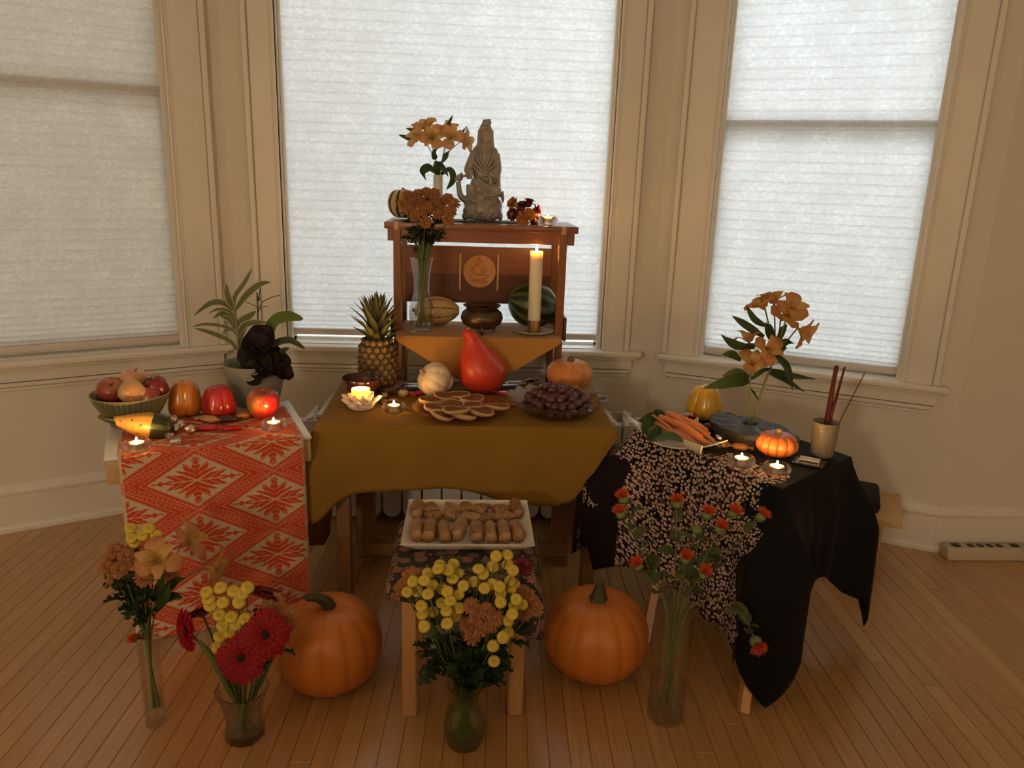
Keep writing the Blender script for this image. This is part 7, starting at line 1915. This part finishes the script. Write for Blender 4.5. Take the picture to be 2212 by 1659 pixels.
# ================================================================== top of the altar: statue and companions
SY = 3.29; KU = 0.000438
stx_ = float(at_y(1044, 470, SY)[0])
sl = add('slate_tile', box(-0.14, 0.135, -0.075, 0.085, 0, 0.005, 0.0012), plain('dark_slate', (0.035, 0.036, 0.038), 0.6, (0.06, 0.06, 0.062), 30), None, False, loc=(stx_ + 0.005, SY, ATZ)); tag(sl, 'thin dark slate tile under the seated statue', 'tile')
def Q(u, v, d): return V3(((u - 1065) * KU, -d * KU, (1140 - v) * KU))
def E_(u, v, d, ru, rv, rd, rot=(0, 0, 0)): return ball(Q(u, v, d), (ru * KU, rd * KU, rv * KU), 20, 14, rot)
def T_(pts, r): 
    P = spline([Q(*p) for p in pts], 14); rr = [x * KU for x in (r if isinstance(r, (list, tuple)) else [r])]
    return tube(P, rr if len(rr) > 1 else rr[0], 10)
st = [E_(1060, 1105, 0, 195, 36, 115), E_(950, 1060, 40, 82, 75, 70), E_(1050, 1050, 75, 90, 85, 55), E_(1150, 1060, 50, 85, 80, 65), E_(1228, 1095, 10, 22, 50, 40), E_(895, 1105, 20, 36, 36, 60), E_(1190, 1010, 0, 55, 80, 75), E_(930, 985, 0, 55, 95, 75), E_(1060, 960, 10, 155, 110, 90),
      E_(985, 1080, 95, 40, 50, 25), E_(1110, 1085, 95, 45, 50, 25), E_(1030, 1010, 100, 30, 45, 20), E_(1100, 1010, 95, 40, 40, 22), E_(960, 1020, 80, 30, 40, 25),
      # lap, knees and hanging robe
      E_(1070, 850, 25, 160, 72, 100), T_([(1060, 815, 30), (960, 800, 90)], [62, 50]), T_([(950, 815, 85), (945, 890, 85), (965, 965, 70)], [52, 46, 40]), T_([(1080, 860, 40), (1205, 868, 75)], [66, 52]), T_([(1200, 870, 70), (1120, 905, 100), (1060, 905, 110)], [48, 40, 30]),
      E_(1000, 945, 80, 55, 58, 34), E_(1125, 950, 85, 70, 58, 30), E_(1060, 935, 90, 45, 50, 25), T_([(1225, 870, 40), (1243, 930, 35), (1246, 972, 30)], [26, 18, 6]), E_(1110, 985, 80, 26, 40, 16), E_(1010, 985, 80, 26, 36, 16),
      # torso
      E_(1072, 720, 0, 112, 140, 80), E_(1070, 580, 0, 104, 115, 68), E_(1068, 505, -5, 118, 56, 56), E_(1068, 480, -8, 92, 60, 50), E_(1068, 400, -24, 70, 100, 46), E_(965, 600, 0, 40, 100, 50), E_(1172, 600, 0, 38, 100, 50), E_(990, 520, -4, 44, 48, 48), E_(1150, 520, -4, 42, 48, 48),
      # arms and sleeves
      T_([(975, 530, 0), (930, 640, 20), (918, 690, 30), (945, 705, 75)], [46, 46, 44, 24]), E_(918, 705, 30, 34, 62, 45), E_(942, 728, 88, 18, 34, 16), T_([(935, 740, 92), (936, 765, 96)], [8, 5]), T_([(948, 742, 94), (950, 770, 98)], [8, 5]),
      T_([(1163, 530, 0), (1182, 640, 18), (1180, 700, 40), (1135, 742, 82)], [44, 44, 40, 22]), E_(1188, 730, 20, 32, 85, 46), E_(1126, 775, 92, 19, 32, 15), T_([(1118, 785, 98), (1116, 808, 100)], [7, 5]), T_([(1130, 786, 98), (1130, 812, 100)], [7, 5]), T_([(1185, 760, 20), (1205, 830, 30)], [34, 20]),
      # neck, head, hood, topknot
      T_([(1070, 470, 0), (1069, 410, 5)], [34, 30]), E_(1068, 365, 12, 52, 72, 54), E_(1068, 345, -18, 67, 96, 58), T_([(1014, 320, 0), (1008, 400, 0), (1002, 452, 4)], [17, 15, 12]), T_([(1126, 320, 0), (1132, 400, 0), (1142, 456, 4)], [17, 15, 12]), E_(1078, 258, -4, 44, 36, 38), E_(1078, 272, 32, 30, 20, 16), E_(1100, 232, 0, 16, 12, 16), E_(1052, 240, 0, 14, 12, 16),
      T_([(1018, 322, 40), (1068, 298, 56), (1120, 322, 40)], 10),
      # face
      E_(1068, 374, 66, 7, 17, 8), E_(1045, 350, 58, 17, 4, 6), E_(1091, 350, 58, 17, 4, 6), E_(1046, 361, 59, 14, 5, 5), E_(1090, 361, 59, 14, 5, 5), E_(1068, 400, 61, 14, 5, 5), E_(1068, 409, 60, 11, 4, 5), E_(1068, 424, 52, 17, 10, 12), E_(1017, 378, 8, 8, 26, 12), E_(1119, 378, 8, 8, 26, 12),
      # folds of the robe
      T_([(1018, 470, 52), (1030, 560, 72), (1066, 645, 82)], 9), T_([(1112, 470, 52), (1106, 560, 72), (1072, 645, 82)], 9), T_([(990, 478, 45), (996, 570, 66), (1040, 650, 84)], 8), T_([(1140, 478, 42), (1138, 570, 64), (1100, 650, 82)], 8), T_([(965, 500, 30), (965, 590, 55), (1000, 650, 78)], 7), T_([(1163, 500, 30), (1168, 590, 52), (1140, 650, 76)], 7),
      T_([(960, 620, 62), (1070, 690, 88), (1178, 620, 60)], 9), T_([(952, 650, 62), (1070, 728, 92), (1178, 655, 64)], 9), T_([(985, 690, 78), (1075, 760, 98), (1150, 700, 84)], 8), T_([(985, 760, 102), (1030, 830, 122), (1110, 850, 124)], 9), T_([(1000, 740, 96), (1060, 800, 112), (1140, 822, 112)], 8),
      T_([(960, 850, 132), (975, 900, 128), (1000, 940, 118)], 8), T_([(930, 830, 120), (938, 900, 118), (960, 950, 108)], 8), T_([(1080, 890, 138), (1150, 905, 132), (1215, 880, 118)], 8), T_([(1090, 925, 122), (1150, 940, 118), (1210, 915, 100)], 7), T_([(1050, 620, 86), (1062, 600, 86), (1070, 615, 90)], 7),
      T_([(900, 660, 60), (935, 690, 84), (960, 690, 90)], 7), T_([(1200, 690, 58), (1172, 760, 78), (1150, 790, 86)], 7),
      # carved waves on the base
      T_([(890, 1080, 78), (930, 1040, 104), (960, 1085, 112), (1000, 1050, 124)], 7), T_([(1000, 1100, 130), (1040, 1060, 138), (1070, 1100, 138), (1110, 1060, 128)], 7), T_([(1120, 1100, 120), (1160, 1055, 118), (1190, 1095, 108)], 7), T_([(900, 930, 60), (925, 905, 74), (945, 935, 80)], 7), T_([(885, 960, 50), (905, 990, 70), (930, 1020, 78)], 7),
      # little beast beside the throne
      T_([(900, 960, 20), (850, 925, 25), (832, 860, 25), (822, 790, 25)], [34, 30, 25, 24]), E_(832, 758, 28, 34, 30, 28), E_(803, 768, 32, 18, 16, 16), E_(852, 724, 24, 12, 20, 12), E_(872, 735, 20, 16, 10, 12), T_([(868, 740, 20), (886, 745, 22)], [12, 8]), E_(835, 730, 34, 14, 12, 12)]
sv, sf_ = remesh(merge(*st), 0.0017, 2)
sv = sv - np.array([0, 0, sv[:, 2].min()])
def celadon(g):
    co = g.coord('Object'); x, y, z = g.xyz(co); n = g.noise(co, 30, 3)
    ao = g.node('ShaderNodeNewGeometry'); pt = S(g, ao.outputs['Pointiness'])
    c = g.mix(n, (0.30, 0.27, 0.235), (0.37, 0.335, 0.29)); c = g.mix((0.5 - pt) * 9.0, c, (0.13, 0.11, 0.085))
    return {'Base Color': c, 'Roughness': 0.28, 'Coat Weight': 0.4, 'Coat Roughness': 0.12}
o = add('seated_statue', (sv, sf_), material('grey_porcelain', celadon), None, True, loc=(stx_, SY, ATZ + 0.0055)); tag(o, 'grey porcelain statue of a robed seated figure on top of the altar', 'statue')
# striped gourd
def carnival(g):
    co = g.coord('Object'); x, y, z = g.xyz(co); th = y.atan2(x); gr_ = (th * 5.0).sin().abs(); n = g.noise(co, 35, 4, 0.7)
    c = g.mix(n, (0.52, 0.36, 0.14), (0.64, 0.48, 0.22)); c = g.mix((n * 1.2 - gr_ * 0.9).gt(0.12), c, (0.05, 0.06, 0.02)); c = g.mix((g.noise(co, 60, 3)).gt(0.62) * gr_.lt(0.75), c, (0.12, 0.11, 0.035))
    return {'Base Color': c, 'Roughness': 0.45, 'Coat Weight': 0.15}
cb = V3((at_y(871, 472, 3.35)[0], 3.35, ATZ))
t = thing('carnival_squash', 'ribbed cream and dark green squash on top of the altar behind the bronze daisies', 'squash', cb)
sh, zs = pumpkin_shape(0.066, 0.128, 10, 0.12, 0.10, 120, 26, 0.6, 0.05)
add('body', sh, material('carnival_rind', carnival), t); add('stem', stem_shape(zs - 0.003, [(0, 0, 0), (0.002, 0, 0.012), (0.004, 0, 0.016)], 0.011, 0.008), M_STEMT, t)
# dried strawflowers
M_STR = plain('strawflower_maroon', (0.11, 0.012, 0.010), 0.5, (0.17, 0.022, 0.016), 60)
M_STRO = plain('strawflower_orange', (0.45, 0.13, 0.02), 0.5, (0.56, 0.22, 0.035), 60)
M_STRC = plain('strawflower_eye', (0.42, 0.24, 0.05), 0.8, (0.55, 0.33, 0.08), 250, bump=0.6, bscale=400)
STR = {k: mesh_data('petals', merge(*ray_ring(16, 0.017, 0.0075, 0.006, -0.002, 0.35, 0.0, 0, 1), *ray_ring(15, 0.014, 0.007, 0.006, 0.002, 0.75, -0.1, .5, 2), *ray_ring(13, 0.010, 0.006, 0.006, 0.005, 1.1, -0.1, .2, 3), ball((0, 0, -0.002), (0.010, 0.010, 0.008), 12, 8)), m) for k, m in (('m', M_STR), ('o', M_STRO))}
STRC = mesh_data('eye', ball((0, 0, 0.007), (0.0085, 0.0085, 0.005), 14, 8), M_STRC)
for k, (px, py, y, ax, kd, lb) in enumerate(((1110, 441, 3.24, (-.8, -.4, .5), 'o', 'orange strawflower turned sideways at the top of the dried bunch'), (1128, 448, 3.25, (-.2, -.3, .9), 'm', 'dark red strawflower in the upper middle of the dried bunch'), (1142, 441, 3.24, (.2, .1, 1), 'm', 'dark red strawflower highest in the dried bunch'), (1156, 455, 3.23, (.9, -.2, .3), 'm', 'dark red strawflower at the tealight side of the bunch'),
                                         (1110, 464, 3.22, (-.7, -.6, .2), 'm', 'dark red strawflower low beside the statue'), (1142, 465, 3.19, (.2, -.8, .5), 'o', 'orange strawflower facing forward in the dried bunch'), (1129, 479, 3.18, (-.2, -.9, -.2), 'o', 'golden-eyed strawflower lying at the front of the bunch'), (1151, 477, 3.21, (.7, -.6, 0), 'm', 'dark red strawflower lying next to the tealight'), (1124, 462, 3.22, (-.1, -.9, .4), 'm', 'dark red strawflower in the centre of the dried bunch'))):
    p = at_y(px, py, y); p[2] = max(p[2], ATZ + 0.019)
    t = thing('strawflower', lb, 'flower', p, group='dried strawflowers on the altar'); aim(t, ax, k)
    o = add('petals', STR[kd], parent=t); o.scale = (1.25,) * 3; add('eye', STRC, parent=o)

# ================================================================== beside the wall
# low meditation bench and cushion
bz = 0.258; c1 = at_z(1952, 1131, bz); c2 = at_z(1947, 1064, bz)
ex = -WR.e; ey = -WR.n       # along the wall towards the table, towards the wall
cx_ = c1[:2]; dpt = 0.325
ang = math.atan2(ex[1], ex[0])
t = thing('meditation_bench', 'low pale pine bench against the wall behind the black cloth', 'bench', (c1[0], c1[1], 0), (0, 0, ang))
# local x runs along the wall away from the corner, local -y towards the wall
add('seat_board', box(0.0, 0.46, -dpt, 0.0, bz - 0.028, bz, 0.006, 2), M_BENCH, t)
for x in (0.07, 0.40):
    add('leg', box(x - 0.017, x + 0.017, -dpt * 0.86, -dpt * 0.52, 0, bz - 0.028, 0.008, 2), M_BENCH, t)
cu = add('black_cushion', box(-0.10, 0.10, -0.12, 0.12, 0, 0.055, 0.022, 3), plain('black_fabric', (0.006, 0.006, 0.007), 0.9, (0.010, 0.010, 0.011), 60), None, True,
         loc=np.array([c1[0], c1[1], bz + 0.0005]) + np.append(ex[:2] * 0.185, 0) + np.append(ey[:2] * 0.15, 0), rot=(0, 0, ang)); tag(cu, 'flat black cushion lying on the pine bench', 'cushion')
# power strip
pz = at_z(2045, 1206, 0); t = thing('power_strip', 'beige power strip with dark outlets on the floor by the wall', 'power strip', (pz[0] + 0.175, RM[1] - 0.075, 0))
M_PST = plain('beige_plastic', (0.58, 0.50, 0.36), 0.45, (0.62, 0.54, 0.40)); M_BLK = plain('black_plastic', (0.012, 0.011, 0.010), 0.4)
v, f = box(-0.185, 0.185, -0.034, 0.034, 0, 0.052, 0.006, 2)
v[:, 1] = np.where(v[:, 2] > 0.03, v[:, 1] * 0.78 + 0.006, v[:, 1])
add('housing', (v, f), M_PST, t)
for x in (-0.07, -0.028, 0.014, 0.056): add('outlet', lathe([(0, 0.0522), (0.016, 0.0522), (0.0165, 0.0505), (0, 0.0505)], 20), M_BLK, t, loc=(x, 0.006, 0.0012))
for x in (-0.135, 0.125): add('switch', box(x - 0.016, x + 0.016, -0.006, 0.020, 0.051, 0.056, 0.001), M_BLK, t, False)
add('power_cord', tube(spline([(0.150, -0.022, 0.030), (0.165, -0.045, 0.034), (0.195, -0.036, 0.045), (0.205, 0.0, 0.05), (0.215, 0.014, 0.09), (0.235, 0.016, 0.13), (0.33, 0.0, 0.02), (0.6, 0.0, 0.008)], 40), 0.006, 8), M_PST, t)
